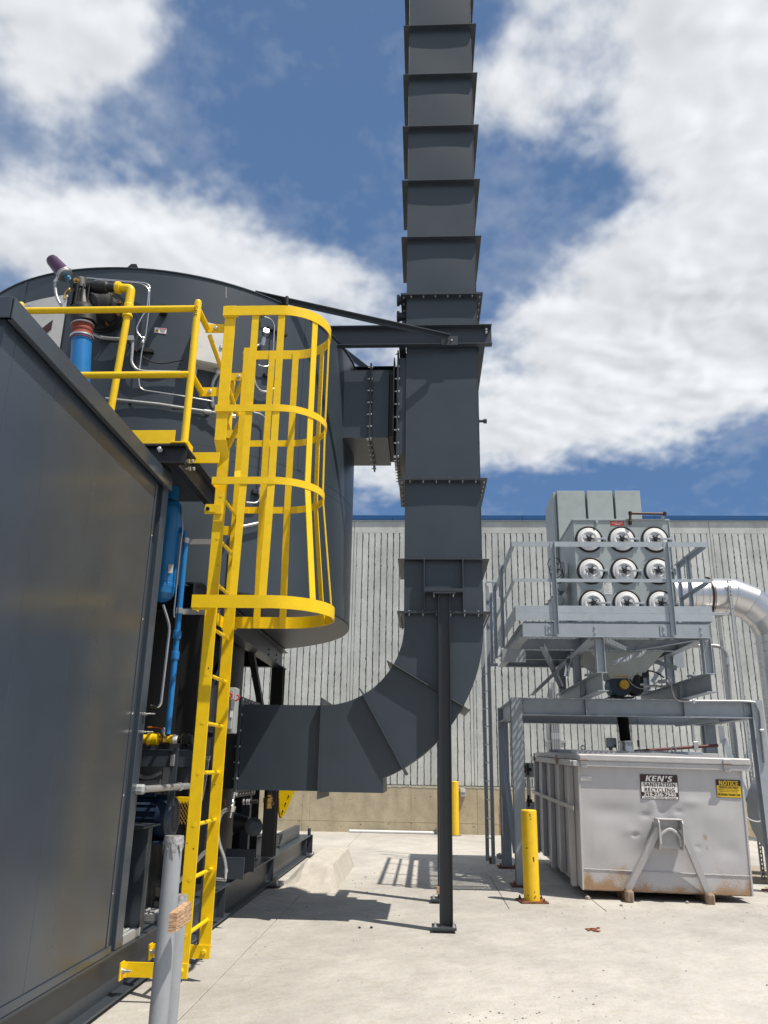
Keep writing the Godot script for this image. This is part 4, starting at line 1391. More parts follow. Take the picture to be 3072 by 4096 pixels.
	part(col, "rear_channel", MB.new().extrude(c_outline(0.20, 0.065, 0.009), Vector3(0.63, 5.76, -8.56), Vector3(-1.3, 5.76, -8.56)), mt.dark2)
	var st := at_y(VB, 660, 45, 5.78)
	var en := at_z(VM, 900, 565, cf + 0.02)
	part(col, "strut", MB.new().extrude(l_outline(-0.05, -0.05, 0.007), st, en + Vector3(0.02, 0.035, 0)), mt.dark2)
	part(col, "gusset", MB.new().span(en + Vector3(-0.06, -0.065, -0.018), en + Vector3(0.115, 0.042, -0.008), 0.001), mt.dark2)
	bolt(col, en + Vector3(0.05, -0.01, -0.008), Vector3.BACK)
	for yy in [5.80, 5.835]:
		stud(col, Vector3(0.655, yy, cf - 0.03), Vector3.BACK)
	var s2 := at_z(VM, 175, 680, -8.75)
	part(col, "strut", MB.new().extrude(l_outline(0.06, 0.06, 0.008), s2 + Vector3(-0.5, 0.35, 0.1), at_z(VM, 305, 800, -8.55)), mt.dark2)
	# posts under the elbow bracket
	for k in 2:
		var z: float = [-7.630, -9.16][k]
		var top: float = [2.940, 2.60][k]
		var x := 0.182
		var po := thing("support_post", ["slim charcoal steel post standing on a base plate in front of the stack elbow", "slim charcoal post behind the stack with its base plate peeping out"][k], "post", Vector3(x, 0, z))
		part(po, "column", MB.new().extrude(i_outline(0.115, 0.10, 0.007, 0.009), Vector3(x, 0.045, z), Vector3(x, top - 0.013, z), Vector3.RIGHT) if k == 0 else MB.new().extrude(i_outline(0.10, 0.10, 0.007, 0.009), Vector3(x, 0.045, z), Vector3(x, top, z)), mt.dark3)
		if k == 0:
			part(po, "cap_plate", MB.new().span(Vector3(x - 0.11, top - 0.012, z - 0.055), Vector3(x + 0.11, top, z + 0.075), 0.001), mt.dark2)
		else:
			part(po, "arm", MB.new().span(Vector3(x - 0.05, top, SB - 0.001), Vector3(x + 0.05, top + 0.10, z - 0.05), 0.002), mt.dark2)
		var pl := part(po, "base_plate", MB.new().span(Vector3(x - 0.125, 0.022, z - 0.10), Vector3(x + 0.085, 0.044, z + 0.10), 0.002), mt.dark2)
		part(pl, "shim", MB.new().span(Vector3(x - 0.105, 0.0, z - 0.09), Vector3(x + 0.07, 0.0215, z + 0.09), 0.002), mt.black)
		for sx in [-0.095, 0.06]:
			part(po, "anchor_bolt", MB.new().lathe(Vector3(x + sx, 0.044, z + 0.072), Vector3.UP, [Vector2(0.020, 0), Vector2(0.020, 0.004), Vector2(0.014, 0.004), Vector2(0.014, 0.017), Vector2(0.008, 0.017), Vector2(0.008, 0.04)], 6), mt.zinc)
		if k == 1:
			part(po, "wood_wedge", MB.new().box(at_z(VL, 1088, 765, z + 0.06), Vector3(0.05, 0.07, 0.03), 0.003), mt.wood)


# ---------- platform, guard rail and caged ladder ----------
func build_access() -> void:
	# small platform on top of the cabin
	var pf := thing("access_platform", "small charcoal platform with a yellow kick plate above the cabin roof", "platform", Vector3(-2.4, 3.2, -5.4))
	var px := -1.60
	var pz := -4.88
	part(pf, "front_channel", MB.new().extrude(c_outline(0.13, -0.05, 0.008), Vector3(-4.2, 3.302, pz - 0.05), Vector3(px, 3.302, pz - 0.05)), mt.black)
	part(pf, "side_channel", MB.new().extrude(c_outline(0.13, 0.05, 0.008), Vector3(px - 0.05, 3.302, pz - 0.056), Vector3(px - 0.05, 3.302, -6.15)), mt.black)
	part(pf, "deck", MB.new().span(Vector3(-4.2, 3.369, pz - 0.01), Vector3(px - 0.004, 3.377, -6.1), 0.001), mt.dark2)
	part(pf, "kick_plate", MB.new().span(Vector3(-4.2, 3.378, pz - 0.016), Vector3(px - 0.08, 3.475, pz - 0.010), 0.001), mt.yellow)
	part(pf, "kick_plate", MB.new().span(Vector3(px - 0.016, 3.378, pz - 0.075), Vector3(px - 0.010, 3.43, pz - 0.20), 0.001), mt.yellow)
	for q in [Vector3(px + 0.0, 3.30, pz - 0.14), Vector3(px + 0.0, 3.26, pz - 0.18)]:
		stud(pf, q, Vector3.RIGHT, null, 1.2)
	stud(pf, Vector3(px - 0.17, 3.33, pz), Vector3.BACK, null, 1.2)
	# guard rail of yellow pipe
	var r := 0.025
	var gx := -1.617
	var gz := -4.905
	var top := at_z(VA, 700, 480, gz).y
	var mid := at_z(VA, 900, 912, gz).y
	var lx := at_z(VA, 135, 470, gz).x
	var gr := thing("guard_rail", "yellow pipe guard rail with two level rails above the cabin roof", "guard rail", Vector3(gx, 3.378, gz))
	for x in [gx, lx]:
		part(gr, "post", MB.new().tube([Vector3(x, 3.385, gz), Vector3(x, top + 0.035, gz), Vector3(x, top + 0.052, gz)], r, 16), mt.yellow)
		part(gr, "post_cap", MB.new().lathe(Vector3(x, top + 0.052, gz), Vector3.UP, [Vector2(r, 0), Vector2(r * 0.86, 0.010), Vector2(r * 0.5, 0.017), Vector2(0.001, 0.019)], 16), mt.yellow)
		part(gr, "base_plate", MB.new().span(Vector3(x - 0.085, 3.3775, gz - 0.06), Vector3(x + 0.02, 3.386, gz + 0.035), 0.002), mt.yellow)
	part(gr, "top_rail", MB.new().tube([Vector3(lx, top, gz), Vector3(gx, top, gz)], r * 0.96, 16), mt.yellow)
	part(gr, "mid_rail", MB.new().tube([Vector3(lx, mid, gz), Vector3(gx, mid, gz)], r * 0.96, 16), mt.yellow)
	for y in [top, mid]:
		part(gr, "side_rail", MB.new().tube([Vector3(gx, y, gz), Vector3(gx, y, -5.165)], r * 0.9, 14), mt.yellow)
		part(gr, "flat_bracket", MB.new().box(Vector3(-1.54, y, -5.178), Vector3(0.18, 0.070, 0.010), 0.001), mt.yellow)
		part(gr, "flat_bracket", MB.new().box(Vector3(-1.54, y - 0.0, -5.952), Vector3(0.18, 0.070, 0.010), 0.001), mt.yellow)
		bolt(gr, Vector3(-1.555, y, -5.172), Vector3.BACK, null, 1.4)
		bolt(gr, Vector3(-1.555, y, -5.946), Vector3.BACK, null, 1.4)
	part(gr, "post", MB.new().tube([Vector3(-1.617, 3.385, -5.99), Vector3(-1.617, 4.40, -5.99)], r, 16), mt.yellow)
	for y in [top - 0.25, mid - 0.1]:
		part(gr, "side_rail", MB.new().tube([Vector3(-1.60, y, -5.97), Vector3(-1.47, y + 0.2, -5.83)], r * 0.8, 12), mt.yellow)
	part(gr, "swing_bar", MB.new().tube([Vector3(-1.60, top - 0.05, -5.19), Vector3(-1.50, mid + 0.10, -5.80)], 0.017, 12), mt.yellow)
	lettering(gr, "marker_scrawl", "SRE", Transform3D(Basis(Vector3.DOWN, Vector3.RIGHT, Vector3.BACK), Vector3(gx - 0.004, top - 0.035, gz + r - 0.0005)), 0.085, 0.022, mt.print_black, "Droid Sans", 400)
	# caged ladder
	var ld := thing("caged_ladder", "tall yellow fixed ladder with a hooped safety cage", "ladder", Vector3(-1.43, 0.135, -5.48))
	var X := -1.428
	var W := 0.080
	var zn := -5.225
	var zf := -5.735
	var t := 0.011
	for k in 2:
		var z: float = [zn, zf][k]
		var zu: float = [-5.165, -5.795][k]
		part(ld, "rail", MB.new().span(Vector3(X - W / 2, 0.135, z - t / 2), Vector3(X + W / 2, 3.40, z + t / 2), 0.0015), mt.yellow)
		var sl := MB.new()
		sl.extrude(PackedVector2Array([Vector2(-W / 2, -t / 2), Vector2(W / 2, -t / 2), Vector2(W / 2, t / 2), Vector2(-W / 2, t / 2)]), Vector3(X, 3.4, z), Vector3(X - 0.02, 3.52, zu), Vector3.BACK)
		part(ld, "rail", sl, mt.yellow)
		part(ld, "rail", MB.new().span(Vector3(X - 0.02 - W / 2, 3.515, zu - t / 2), Vector3(X - 0.02 + W / 2, 4.60, zu + t / 2), 0.0015), mt.yellow)
		# foot bracket bent onto the skid beam
		var fb := part(ld, "foot_bracket", MB.new().span(Vector3(FACE + 0.03, 0.137, z + t / 2 + 0.001), Vector3(X + W / 2 - 0.002, 0.217, z + t / 2 + 0.010), 0.001), mt.yellow)
		part(fb, "foot_tab", MB.new().span(Vector3(FACE + 0.001, 0.128, z + 0.012), Vector3(FACE + 0.010, 0.224, z + 0.075), 0.001), mt.yellow)
		part(fb, "foot_tab", MB.new().bar(Vector3(FACE + 0.006, 0.176, z + 0.014), Vector3(FACE + 0.034, 0.176, z + 0.008), 0.009, 0.082), mt.yellow)
		part(fb, "bracket_bolt", MB.new().lathe(Vector3(FACE + 0.010, 0.176, z + 0.045), Vector3.RIGHT, [Vector2(0.020, 0), Vector2(0.020, 0.004), Vector2(0.015, 0.004), Vector2(0.015, 0.017), Vector2(0.008, 0.017), Vector2(0.008, 0.05)], 6), mt.zinc)
		part(fb, "rail_bolt", MB.new().lathe(Vector3(X, 0.178, z + t / 2 + 0.010), Vector3.BACK, [Vector2(0.017, 0), Vector2(0.017, 0.010), Vector2(0.012, 0.014)], 10), mt.yellow)
	var ry := 0.362
	while ry < 3.2:
		part(ld, "rung", MB.new().tube([Vector3(X + 0.004, ry, zn + t / 2 + 0.002), Vector3(X + 0.004, ry, zf - t / 2 - 0.002)], 0.0125, 12), mt.yellow)
		for z in [zn - 0.003, zf + 0.003]:
			part(ld, "weld", MB.new().lathe(Vector3(X + 0.004, ry, z), Vector3(0, 0, -1 if z < -5.5 else 1), [Vector2(0.019, 0.0), Vector2(0.013, 0.006)], 10), mt.yellow)
		ry += 0.3064
	part(ld, "step_plate", MB.new().span(Vector3(-1.70, 3.34, -5.155), Vector3(-1.44, 3.42, -5.163), 0.001), mt.yellow)
	part(ld, "standoff", MB.new().span(Vector3(X - 0.10, 2.985, -5.2185), Vector3(X + 0.02, 3.055, -5.2085), 0.001), mt.yellow)
	part(ld, "standoff", MB.new().span(Vector3(X - 0.10, 2.985, -5.7525), Vector3(X + 0.02, 3.055, -5.7425), 0.001), mt.yellow)
	bolt(ld, Vector3(-1.505, 3.02, -5.2085), Vector3.BACK, mt.black, 1.3)
	for q in [[1.93, zn, 0.006], [0.87, zn, 0.004], [0.84, zn, 0.005], [2.62, zn, 0.004], [1.2, zf, 0.004], [3.05, zn, 0.005]]:
		part(ld, "paint_chip", MB.new().box(Vector3(X + rng.randf_range(-0.03, 0.03), q[0], q[1] + t / 2), Vector3(q[2] * 2.0, q[2] * 1.3, 0.0012), 0.0, Basis(Vector3.BACK, rng.randf() * 2.0)), mt.black)
	# hoops
	var hoops := [[2.345, 0.405, -1.04, 0.085, -1.52], [3.205, 0.338, -1.075, 0.052, -1.475], [3.757, 0.330, -1.072, 0.052, -1.50], [4.545, 0.337, -1.075, 0.078, -1.50]]
	var path := func(rad: float, cx: float, y: float, x_end: float, inset: float) -> Array:
		var pts := []
		var z0 := -5.48
		for i in 5:
			pts.append(Vector3(lerpf(x_end, cx, i / 5.0), y, z0 + rad - inset))
		for i in 33:
			var a := PI / 2 - PI * i / 32.0
			pts.append(Vector3(cx + cos(a) * (rad - inset), y, z0 + sin(a) * (rad - inset)))
		for i in range(1, 6):
			pts.append(Vector3(lerpf(cx, x_end, i / 5.0), y, z0 - rad + inset))
		return pts
	for h in hoops:
		var hp := part(ld, "hoop", MB.new().ribbon(path.call(h[1], h[2], h[0], h[4], 0.0), h[3], 0.007), mt.yellow)
		for sg in [1.0, -1.0]:
			var zr: float = (zn if sg > 0 else zf) if h[0] < 3.4 else (-5.165 if sg > 0 else -5.795)
			var ze: float = -5.48 + sg * h[1]
			if absf(ze - zr) > 0.04:
				part(hp, "hoop_tab", MB.new().box(Vector3(h[4] + 0.004, h[0], (zr + ze) * 0.5), Vector3(0.008, h[3], absf(ze - zr) + 0.004), 0.001), mt.yellow)
			part(hp, "hoop_tab", MB.new().box(Vector3(h[4] + 0.06, h[0] - h[3] * 0.5 + 0.02, ze - sg * 0.008), Vector3(0.11, h[3] * 0.8, 0.007), 0.001), mt.yellow)
	# upright straps inside the hoops
	var spots := []
	for sg in [1.0, -1.0]:
		spots.append([0, -1.255, sg]); spots.append([0, -1.06, sg]); spots.append([1, 0.72, sg])
	spots.append([1, 0.0, 1.0])
	for s in spots:
		var prev: Vector3
		var b := MB.new()
		var first := true
		for h in hoops:
			var inset := 0.0075
			var p: Vector3
			var nrm: Vector3
			if s[0] == 0:
				p = Vector3(s[1], h[0], -5.48 + s[2] * (h[1] - inset)); nrm = Vector3(0, 0, s[2])
			else:
				var a: float = s[1] * s[2]
				p = Vector3(h[2] + cos(a) * (h[1] - inset), h[0], -5.48 + sin(a) * (h[1] - inset)); nrm = Vector3(cos(a), 0, sin(a))
			if first:
				p.y -= h[3] * 0.5
			if h[0] > 4.4:
				p.y += h[3] * 0.3
			if not first:
				b.bar(prev, p, 0.0065, 0.050, nrm.cross(Vector3.UP))
			prev = p
			first = false
		part(ld, "strap", b, mt.yellow)


# ---------- burner on the tank ----------
func build_burner() -> void:
	var z := -5.74
	var f := on_tank(VK, 895, 700, 0.0)
	var bn := thing("gas_burner", "black cast burner bolted to the tank with a purple flame scanner", "burner", f)
	var ax := Vector3(-0.12, 0, 1).normalized()
	part(bn, "mounting_flange", MB.new().lathe(f, ax, [Vector2(0.205, -0.03), Vector2(0.205, 0.02), Vector2(0.185, 0.02), Vector2(0.185, 0.045), Vector2(0.15, 0.05), Vector2(0.13, 0.16), Vector2(0.155, 0.17), Vector2(0.155, 0.21), Vector2(0.12, 0.23)], 36), mt.black)
	for k in 8:
		var a := TAU * (k + 0.5) / 8
		var u := ax.cross(Vector3.UP).normalized()
		var p := f + ax * 0.045 + (u * cos(a) + Vector3.UP * sin(a)) * 0.165
		part(bn, "flange_bolt", MB.new().lathe(p, ax, [Vector2(0.015, 0), Vector2(0.015, 0.016), Vector2(0.008, 0.016), Vector2(0.008, 0.05)], 6), mt.brass)
	var top := at_z(VK, 600, 345, z)
	var low := at_z(VK, 645, 800, z)
	var up := (top - low).normalized()
	var L := (top - low).length()
	part(bn, "body", MB.new().lathe(low, up, [Vector2(0.104, -0.02), Vector2(0.108, 0.05), Vector2(0.108, 0.11), Vector2(0.085, 0.15), Vector2(0.075, 0.22), Vector2(0.070, L - 0.12), Vector2(0.080, L - 0.10), Vector2(0.080, L - 0.02), Vector2(0.072, L)], 28), mt.black)
	part(bn, "neck", MB.new().lathe(low + up * L * 0.42, f + ax * 0.2 - (low + up * L * 0.42), [Vector2(0.095, 0), Vector2(0.105, 0.10), Vector2(0.12, 0.24), Vector2(0.12, 0.36)], 26), mt.black)
	# ribbed casting webs
	for k in 4:
		var a := -0.5 + k * 0.5
		part(bn, "web", MB.new().box(low + up * (L * 0.55) + Vector3(sin(a), 0, cos(a)) * 0.085, Vector3(0.014, 0.20, 0.03), 0.003, Basis(Vector3.UP, a)), mt.black)
	var cap := at_z(VK, 578, 352, z + 0.07)
	part(bn, "sight_plug", MB.new().lathe(cap, Vector3(-0.2, 0.1, 1), [Vector2(0.027, 0), Vector2(0.027, 0.014), Vector2(0.017, 0.016), Vector2(0.017, 0.035)], 6), mt.brass)
	# pilot fitting with brass cock
	var pc := []
	for q in [[575, 520], [545, 500], [520, 460], [490, 437], [465, 455], [440, 490], [435, 545]]:
		pc.append(at_z(VK, q[0], q[1], z + 0.05))
	part(bn, "pilot_cock", MB.new().tube(curve(pc), 0.009, 8), mt.brass)
	part(bn, "pilot_cock", MB.new().lathe(at_z(VK, 490, 440, z + 0.05), Vector3(0, 1, 0), [Vector2(0.014, -0.012), Vector2(0.016, 0), Vector2(0.014, 0.012)], 8), mt.brass)
	part(bn, "igniter", MB.new().cyl(at_z(VK, 505, 528, z + 0.04), at_z(VK, 590, 565, z + 0.02), 0.009, 8), mt.zinc)
	# flame scanner
	var s0 := at_z(VK, 432, 262, z)
	var s1 := at_z(VK, 285, 95, z)
	var sa := (s1 - s0).normalized()
	var sl := (s1 - s0).length()
	var sc := part(bn, "scanner", MB.new().lathe(s0, sa, [Vector2(0.066, 0), Vector2(0.062, 0.02), Vector2(0.052, sl - 0.03), Vector2(0.046, sl - 0.008), Vector2(0.030, sl)], 24), mt.purple)
	part(sc, "collar", MB.new().lathe(s0 - sa * 0.03, sa, [Vector2(0.05, 0), Vector2(0.066, 0.006), Vector2(0.066, 0.014), Vector2(0.055, 0.016), Vector2(0.070, 0.024), Vector2(0.070, 0.03)], 24), mt.zinc)
	part(sc, "nipple", MB.new().lathe(s0 - sa * 0.11, sa, [Vector2(0.022, 0), Vector2(0.022, 0.03), Vector2(0.027, 0.035), Vector2(0.027, 0.055), Vector2(0.020, 0.06), Vector2(0.020, 0.085)], 12), mt.teal)
	part(sc, "gland", MB.new().lathe(at_z(VK, 385, 280, z), at_z(VK, 335, 355, z) - at_z(VK, 385, 280, z), [Vector2(0.016, 0), Vector2(0.020, 0.01), Vector2(0.020, 0.035), Vector2(0.014, 0.04), Vector2(0.018, 0.055), Vector2(0.018, 0.075)], 10), mt.zinc)
	var hs := []
	for q in [[336, 360], [338, 440], [352, 520], [385, 590], [430, 650], [455, 720]]:
		hs.append(at_z(VK, q[0], q[1], z + 0.02))
	part(sc, "hose", MB.new().tube(curve(hs), 0.013, 10), mt.conduit)
	# gas inlet in black, then union and elbow in yellow
	var a0 := at_z(VK, 690, 405, z)
	var a1 := at_z(VK, 1010, 418, z)
	var ad := (a1 - a0).normalized()
	var al := (a1 - a0).length()
	part(bn, "gas_inlet", MB.new().lathe(a0 - ad * 0.05, ad, [Vector2(0.046, 0), Vector2(0.046, 0.09), Vector2(0.052, 0.10), Vector2(0.058, 0.16), Vector2(0.052, 0.22), Vector2(0.038, 0.235), Vector2(0.034, al + 0.06)], 20), mt.black)
	var gp := thing("gas_pipe", "yellow gas pipe with a union and elbow feeding the burner", "pipe", at_z(VK, 1000, 1340, z))
	part(gp, "union", MB.new().lathe(a1 - ad * 0.005, ad, [Vector2(0.048, 0), Vector2(0.054, 0.012), Vector2(0.054, 0.040), Vector2(0.038, 0.045), Vector2(0.036, 0.075)], 8), mt.yellow)
	var e := at_z(VK, 1175, 425, z)
	var dn := at_z(VK, 1150, 600, z)
	part(gp, "elbow", MB.new().tube(bent([a1 + ad * 0.06, e, dn], 0.07, 8), 0.036, 16), mt.yellow)
	part(gp, "pipe", MB.new().tube([dn + Vector3(0, 0.05, 0), dn], 0.029, 16), mt.yellow)
	var jn := at_z(VK, 1130, 740, z)
	part(gp, "coupling", MB.new().lathe(dn, jn - dn, [Vector2(0.037, 0), Vector2(0.042, 0.01), Vector2(0.042, 0.05), Vector2(0.036, 0.06), Vector2(0.036, 0.10), Vector2(0.046, 0.11), Vector2(0.046, (jn - dn).length())], 8), mt.yellow)
	var pe := at_z(VA, 735, 1150, z)
	var pd := (pe - jn).normalized()
	part(gp, "pipe", MB.new().tube([jn, pe + pd * 0.7], 0.029, 16), mt.yellow)
	# blue combustion air pipe with red sleeve
	var b0 := at_z(VK, 638, 790, z)
	var b1 := at_z(VK, 628, 1000, z)
	var bd := (b1 - b0).normalized()
	var ap := thing("air_pipe", "blue combustion air pipe joined to the burner by a red sleeve", "pipe", at_z(VK, 590, 1340, z))
	var sb := MB.new()
	var pr := []
	var sl2 := (b1 - b0).length()
	for i in 15:
		pr.append(Vector2(0.088 + 0.004 * sin(i * 1.9) - 0.006 * sin(PI * i / 14.0), sl2 * i / 14.0))
	sb.lathe(b0, bd, pr, 30)
	part(ap, "sleeve", sb, mt.sleeve)
	for q in [0.22, 0.86]:
		part(ap, "clamp", MB.new().lathe(b0 + bd * sl2 * q, bd, [Vector2(0.0925, -0.007), Vector2(0.094, -0.006), Vector2(0.094, 0.006), Vector2(0.0925, 0.007)], 30), mt.zinc)
	part(ap, "collar", MB.new().lathe(b1 - bd * 0.02, bd, [Vector2(0.0855, 0), Vector2(0.0855, 0.035), Vector2(0.080, 0.037)], 30), mt.blue)
	part(ap, "pipe", MB.new().lathe(b1, bd, [Vector2(0.080, 0), Vector2(0.080, 1.9)], 30), mt.blue)


# ---------- machines seen inside the skid ----------
func build_machinery() -> void:
	var zi := -5.75
	# blue filter vessel and drop pipe
	var fv := thing("air_receiver", "blue pressure vessel hung behind the cabin corner post", "pressure vessel", at_z(VC, 440, 930, zi))
	var v0 := at_z(VC, 408, 925, zi)
	var v1 := at_z(VC, 468, 110, zi)
	var vd := (v1 - v0).normalized()
	var vl := (v1 - v0).length()
	part(fv, "shell", MB.new().lathe(v0, Vector3.UP, [Vector2(0.02, 0), Vector2(0.06, 0.02), Vector2(0.085, 0.06), Vector2(0.09, 0.10), Vector2(0.092, 0.105), Vector2(0.092, 0.13), Vector2(0.088, 0.135), Vector2(0.088, vl - 0.25), Vector2(0.07, vl - 0.2), Vector2(0.045, vl - 0.18), Vector2(0.045, vl)], 28), mt.blue)
	part(fv, "label", MB.new().box(at_z(VC, 468, 705, zi + 0.095), Vector3(0.036, 0.065, 0.002), 0.0), mt.white)
	var dp := thing("drop_pipe", "slim blue air pipe running down beside the ladder", "pipe", at_z(VH, 770, 340, zi))
	var pts := [at_z(VC, 505, 430, zi), at_z(VC, 560, 465, zi), at_z(VC, 570, 520, zi), at_z(VC, 540, 880, zi), at_z(VH, 770, 345, zi)]
	pts[3] = Vector3(pts[2].x, pts[3].y, zi)
	pts[4] = Vector3(pts[2].x, pts[4].y, zi)
	part(dp, "pipe", MB.new().tube(bent(pts, 0.05), 0.021, 14), mt.blue)
	for q in [[565, 520], [520, 985]]:
		var p := Vector3(pts[2].x, at_z(VC, q[0], q[1], zi).y, zi)
		part(dp, "clamp", MB.new().lathe(p - Vector3(0, 0.02, 0), Vector3.UP, [Vector2(0.026, 0), Vector2(0.026, 0.04)], 12), mt.zinc)
		part(dp, "strut_arm", MB.new().extrude(c_outline(0.04, 0.02, 0.003), p + Vector3(0.02, 0, -0.02), p + Vector3(0.30, 0, -0.02)), mt.grating)
	for y in [2.05, 2.2]:
		part(dp, "coupling", MB.new().lathe(Vector3(pts[2].x, y, zi), Vector3.UP, [Vector2(0.028, 0), Vector2(0.030, 0.01), Vector2(0.030, 0.05), Vector2(0.028, 0.06)], 14), mt.blue)
	var st := []
	for q in [[420, 945], [465, 1090], [440, 1300], [405, 1600], [385, 1625], [335, 1615]]:
		st.append(at_z(VC, q[0], q[1], -5.35))
	single("drain_tube", MB.new().tube(bent(st, 0.05), 0.009, 8), mt.stainless, "bright bent drain tube below the blue pressure vessel", "tube", st[3])
	single("signal_tube", MB.new().tube(bent([at_z(VC, 530, 300, zi + 0.05), at_z(VC, 550, 440, zi + 0.05), at_z(VC, 535, 540, zi + 0.05), at_z(VC, 490, 1000, zi + 0.05), at_z(VC, 495, 1030, zi + 0.05)], 0.04), 0.006, 8), mt.stainless, "thin dark tube clipped beside the slim blue air pipe", "tube", at_z(VC, 495, 1030, zi + 0.05))
	# shelf channel with the gas train on it
	var sh := thing("pipe_shelf", "charcoal channel shelf carrying the gas train behind the ladder", "shelf", at_z(VH, 800, 860, zi))
	var s0 := at_z(VH, 330, 605, zi)
	var s1 := at_z(VH, 1190, 620, zi)
	var hh := s0.y - at_z(VH, 500, 870, zi).y
	part(sh, "channel", MB.new().span(Vector3(s0.x, s0.y - hh, zi), Vector3(s1.x, s0.y, zi - 0.008), 0.001), mt.dark2)
	part(sh, "top_plate", MB.new().span(Vector3(s0.x, s0.y, zi + 0.01), Vector3(s1.x, s0.y + 0.006, zi - 0.25), 0.001), mt.dark2)
	part(sh, "back_channel", MB.new().span(Vector3(s0.x, s0.y + 0.007, zi - 0.16), Vector3(s1.x, s0.y + 0.085, zi - 0.17), 0.001), mt.dark2)
	var su := at_z(VH, 840, 620, zi + 0.012)
	part(sh, "hanger", MB.new().span(Vector3(su.x, su.y + 0.02, zi + 0.002), Vector3(su.x + 0.045, at_z(VH, 800, 1500, zi).y, zi + 0.024), 0.001), mt.dark2)
	part(sh, "clip", MB.new().box(at_z(VH, 845, 770, zi + 0.03), Vector3(0.028, 0.075, 0.012), 0.002), mt.zinc)
	part(sh, "slotted_arm", MB.new().span(at_z(VH, 700, 880, zi - 0.05), at_z(VH, 790, 1260, zi - 0.06), 0.001), mt.grating)
	part(sh, "side_plate", MB.new().span(at_z(VH, 880, 880, zi - 0.1), at_z(VH, 1180, 1140, zi - 0.108), 0.001), mt.dark2)
	var gt := thing("gas_train", "yellow and brass gas fittings with a ball valve on the shelf", "gas train", at_z(VH, 700, 500, zi - 0.05))
	var gy := at_z(VH, 700, 430, zi - 0.06).y
	var gxs := []
	for q in [420, 450, 530, 615, 640, 690, 755, 800, 850, 935, 1010, 1050, 1110, 1165]:
		gxs.append(at_z(VH, q, 430, zi - 0.06).x)
	var o := Vector3(gxs[0], gy, zi - 0.06)
	var dx := func(i: int) -> float: return gxs[i] - gxs[0]
	part(gt, "regulator", MB.new().lathe(o, Vector3.RIGHT, [Vector2(0.030, -0.2), Vector2(0.030, dx.call(1)), Vector2(0.048, dx.call(1) + 0.002), Vector2(0.042, dx.call(2)), Vector2(0.046, dx.call(3)), Vector2(0.022, dx.call(3) + 0.004), Vector2(0.022, dx.call(4))], 8), mt.yellow)
	var bv := part(gt, "ball_valve", MB.new().lathe(o, Vector3.RIGHT, [Vector2(0.024, dx.call(4)), Vector2(0.026, dx.call(4) + 0.006), Vector2(0.034, dx.call(5)), Vector2(0.034, dx.call(5) + 0.01), Vector2(0.025, dx.call(6))], 20), mt.brass)
	var sp := Vector3(gxs[5], gy + 0.03, zi - 0.06)
	part(bv, "stem", MB.new().lathe(sp, Vector3.UP, [Vector2(0.012, 0), Vector2(0.012, 0.025), Vector2(0.016, 0.026), Vector2(0.016, 0.036), Vector2(0.008, 0.036), Vector2(0.008, 0.05)], 8), mt.zinc)
	var hv := [sp + Vector3(0, 0.038, 0), at_z(VH, 610, 240, zi - 0.06), at_z(VH, 450, 236, zi - 0.06)]
	part(bv, "handle", MB.new().tube(bent(hv, 0.02), 0.005, 6), mt.orange)
	part(gt, "nipple", MB.new().lathe(o, Vector3.RIGHT, [Vector2(0.022, dx.call(6)), Vector2(0.022, dx.call(7)), Vector2(0.030, dx.call(7) + 0.004), Vector2(0.030, dx.call(8))], 18), mt.yellow)
	part(gt, "wrapped_joint", MB.new().lathe(o, Vector3.RIGHT, [Vector2(0.028, dx.call(8)), Vector2(0.034, dx.call(8) + 0.008), Vector2(0.031, dx.call(9) - 0.01), Vector2(0.028, dx.call(9))], 11), mt.white)
	part(gt, "coupling", MB.new().lathe(o, Vector3.RIGHT, [Vector2(0.026, dx.call(9)), Vector2(0.026, dx.call(10))], 18), mt.black)
	part(gt, "flange", MB.new().lathe(o, Vector3.RIGHT, [Vector2(0.046, dx.call(10) + 0.006), Vector2(0.046, dx.call(11)), Vector2(0.044, dx.call(11)), Vector2(0.044, dx.call(12)), Vector2(0.030, dx.call(12)), Vector2(0.030, dx.call(13))], 20), mt.black)
	part(gt, "gasket", MB.new().lathe(o, Vector3.RIGHT, [Vector2(0.047, dx.call(10)), Vector2(0.047, dx.call(10) + 0.005)], 20), mt.brass)
	# galvanized conduit with its box on the post
	var jz := -5.16
	var j0 := at_z(VH, 145, 1235, jz)
	var j1 := at_z(VH, 405, 1235, jz)
	var jb := thing("conduit_box", "grey cast conduit box at the cabin post with a galvanized pipe leaving it", "conduit box", j0)
	part(jb, "box", MB.new().box((j0 + j1) * 0.5, Vector3(j1.x - j0.x, 0.060, 0.06), 0.014), mt.box_grey)
	part(jb, "cover", MB.new().box((j0 + j1) * 0.5 + Vector3(0, -0.008, 0.033), Vector3(j1.x - j0.x - 0.006, 0.003, 0.008), 0.001), mt.box_grey)
	var c1 := at_z(VH, 1130, 1180, zi)
	part(jb, "pipe", MB.new().tube([j1 - Vector3(0.01, 0, 0), c1], 0.021, 14), mt.conduit)
	part(jb, "coupling", MB.new().cyl(j1.lerp(c1, 0.70), j1.lerp(c1, 0.76), 0.027, 14), mt.zinc)
	var w1 := []
	for q in [[280, 1010], [400, 1045], [520, 1030], [660, 960]]:
		w1.append(at_z(VH, q[0], q[1], zi - 0.1))
	single("grey_hose", MB.new().tube(curve(w1), 0.013, 8), mt.conduit, "grey flexible hose curving under the pipe shelf", "hose", w1[0])
	single("sheathed_pipe", MB.new().tube([at_z(VH, 250, 1160, zi - 0.1), at_z(VH, 650, 1130, zi - 0.1)], 0.024, 12), mt.conduit, "short grey sheathed pipe under the pipe shelf", "pipe", at_z(VH, 250, 1160, zi - 0.1))
